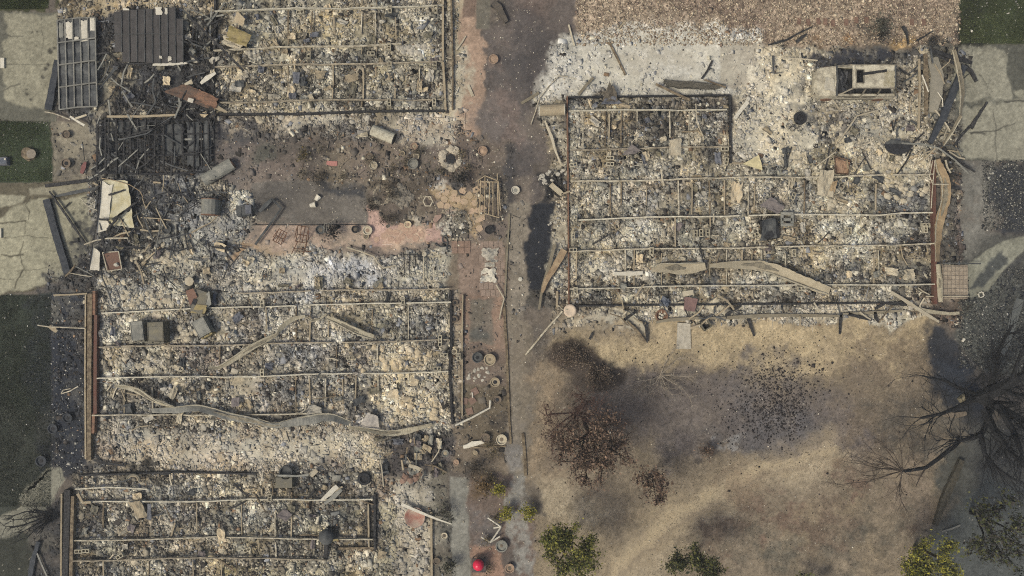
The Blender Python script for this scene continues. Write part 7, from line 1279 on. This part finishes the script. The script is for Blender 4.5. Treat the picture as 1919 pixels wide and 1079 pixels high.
r = np.random.default_rng(77); G = lambda x, y, sx, sy, n: np.stack([r.normal(x, sx, n), r.normal(y, sy, n)], 1)
crumbs('char_debris', 'black charred fruit and crumbs strewn over the burnt yard', 'char', np.concatenate([G(1455, 745, 36, 36, 1300), G(1445, 705, 24, 16, 150), G(1500, 720, 50, 40, 220), G(1430, 790, 44, 30, 600), G(1420, 690, 110, 30, 160), G(1320, 670, 90, 30, 60), np.stack([r.uniform(1000, 1800, 200), r.uniform(650, 1060, 200)], 1)]), .030, [C(48, 44, 46), C(62, 56, 54), C(40, 38, 40)], 78)
P = np.concatenate([np.stack([r.uniform(985, 1750, 420), r.uniform(600, 1075, 420)], 1), np.stack([r.uniform(420, 950, 700), r.uniform(265, 460, 700)], 1), np.stack([r.uniform(900, 1060, 330), r.uniform(0, 380, 330)], 1), np.stack([r.uniform(850, 985, 500), r.uniform(540, 1075, 500)], 1)])
crumbs('ash_debris', 'pale ash flakes and grit scattered over soil and garden beds', 'ash', P, .026, [C(186, 174, 154), C(150, 140, 124), C(206, 196, 178)], 79)
P = np.concatenate([np.stack([r.uniform(-10, 98, 110), r.uniform(551, 950, 110)], 1), np.stack([r.uniform(97, 165, 380), r.uniform(551, 880, 380)], 1), np.stack([r.uniform(1796, 1925, 120), r.uniform(0, 83, 120)], 1), np.stack([r.uniform(-5, 98, 90), r.uniform(228, 340, 90)], 1), np.stack([r.uniform(1840, 1925, 260), r.uniform(305, 432, 260)], 1), np.stack([r.uniform(1800, 1925, 420), r.uniform(560, 690, 420)], 1)])
crumbs('ash_debris', 'white ash flakes fallen on the lawns, black strip and dark gravel', 'ash', P, .030, [C(150, 146, 136), C(112, 110, 104), C(190, 184, 172)], 80)
q_ = np.stack([r.uniform(1080, 1800, 9000), r.uniform(-8, 85, 9000)], 1)
crumbs('gravel', 'coarse beige gravel along the top edge of the photo', 'gravel', q_, .036, [C(166, 150, 128), C(140, 122, 104), C(118, 102, 90), C(188, 172, 148)], 81, .4)
q_ = np.stack([r.uniform(1795, 1930, 7000), r.uniform(300, 690, 7000)], 1); q_ = q_[((q_[:, 1] < 432) & (q_[:, 0] > 1840)) | ((q_[:, 1] > 500) & (q_[:, 0] < 1925))]; q_ = q_[sdist(CP, q_[:, 0].astype(np.float32), q_[:, 1].astype(np.float32)) < -1]
crumbs('gravel', 'dark gravel of the beds at the right edge', 'gravel', q_, .036, [C(70, 70, 68), C(88, 87, 82), C(104, 102, 96), C(56, 57, 60)], 82, .4)
def grass(name, polys, n, cols, seed, label):
    rr = np.random.default_rng(seed); out = []
    for p in polys:
        a = np.array(p); m = rr.uniform(a.min(0), a.max(0), (n, 2)); d = sdist(p, m[:, 0].astype(np.float32), m[:, 1].astype(np.float32)); out.append(m[d > 1])
    P = np.concatenate(out); j, i = gi(P[:, 0], P[:, 1]); P = P[rr.random(len(P)) < np.clip(.75 + .3 * BR[1][j, i], .15, 1)]; n = len(P); j, i = gi(P[:, 0], P[:, 1]); X, Y = (P[:, 0] - 959.5) / S, (539.5 - P[:, 1]) / S; Z = ZG[j, i] + .01
    a = rr.uniform(0, 6.28, n); h = rr.uniform(.03, .08, n); w = .010; ln = rr.uniform(.02, .07, n); b = rr.uniform(0, 6.28, n)
    V = np.stack([np.stack([X - np.cos(a) * w, Y - np.sin(a) * w, Z], -1), np.stack([X + np.cos(a) * w, Y + np.sin(a) * w, Z], -1), np.stack([X + np.cos(b) * ln, Y + np.sin(b) * ln, Z + h], -1)], 1)
    col = (np.array(cols)[rr.integers(0, len(cols), n)] if cols else ALB[j, i] * 1.25) * np.exp(rr.normal(0, .35, (n, 1))) * (.7 + .6 * np.clip(BR[0][j, i], -.5, 1)[:, None] * .5)
    me = fast_mesh(name, V.reshape(-1, 3), np.arange(n * 3).reshape(-1, 3), np.repeat(np.clip(col, .01, .5), 3, 0)); me.materials.append(LM)
    o = bpy.data.objects.new(name, me); COL.objects.link(o); tag(o, label, 'grass', kind='stuff')
grass('grass', [R4(-10, -10, 92, 18), LAWN_B], 26000, [C(94, 106, 64), C(78, 90, 56), C(106, 112, 74)], 91, 'short green grass of the upper left lawns'); grass('grass', [R4(-10, 552, 97, 950)], 60000, [C(76, 82, 66), C(62, 68, 57), C(84, 86, 72)], 92, 'short dark grass of the long left lawn'); grass('grass', [R4(1797, -10, 1930, 82)], 26000, [C(80, 88, 58), C(66, 74, 52), C(92, 97, 66)], 93, 'short green grass in the upper right corner')
dry = [(1000, 620), (1740, 608), (1760, 860), (1740, 1079), (1000, 1079)]
grass('dry_grass', [dry], 60000, None, 94, 'thin dry scorched grass over the burnt yard')

# ---------------------------------------------------------------- smoke hanging in the air
hm = bpy.data.materials.new('smoke_haze'); hm.use_nodes = True; n_ = hm.node_tree.nodes; n_.remove(n_['Principled BSDF'])
pv = n_.new('ShaderNodeVolumePrincipled'); pv.inputs['Color'].default_value = (.80, .82, .80, 1); pv.inputs['Density'].default_value = .0011; pv.inputs['Anisotropy'].default_value = .2
hm.node_tree.links.new(pv.outputs[0], n_['Material Output'].inputs['Volume'])
hz = MB().box((0, 0, -1.0), (190, 175, 45.0)); hz.build('haze', hm, kind='stuff', label='thin smoke haze hanging over the whole burnt neighbourhood', cat='haze')
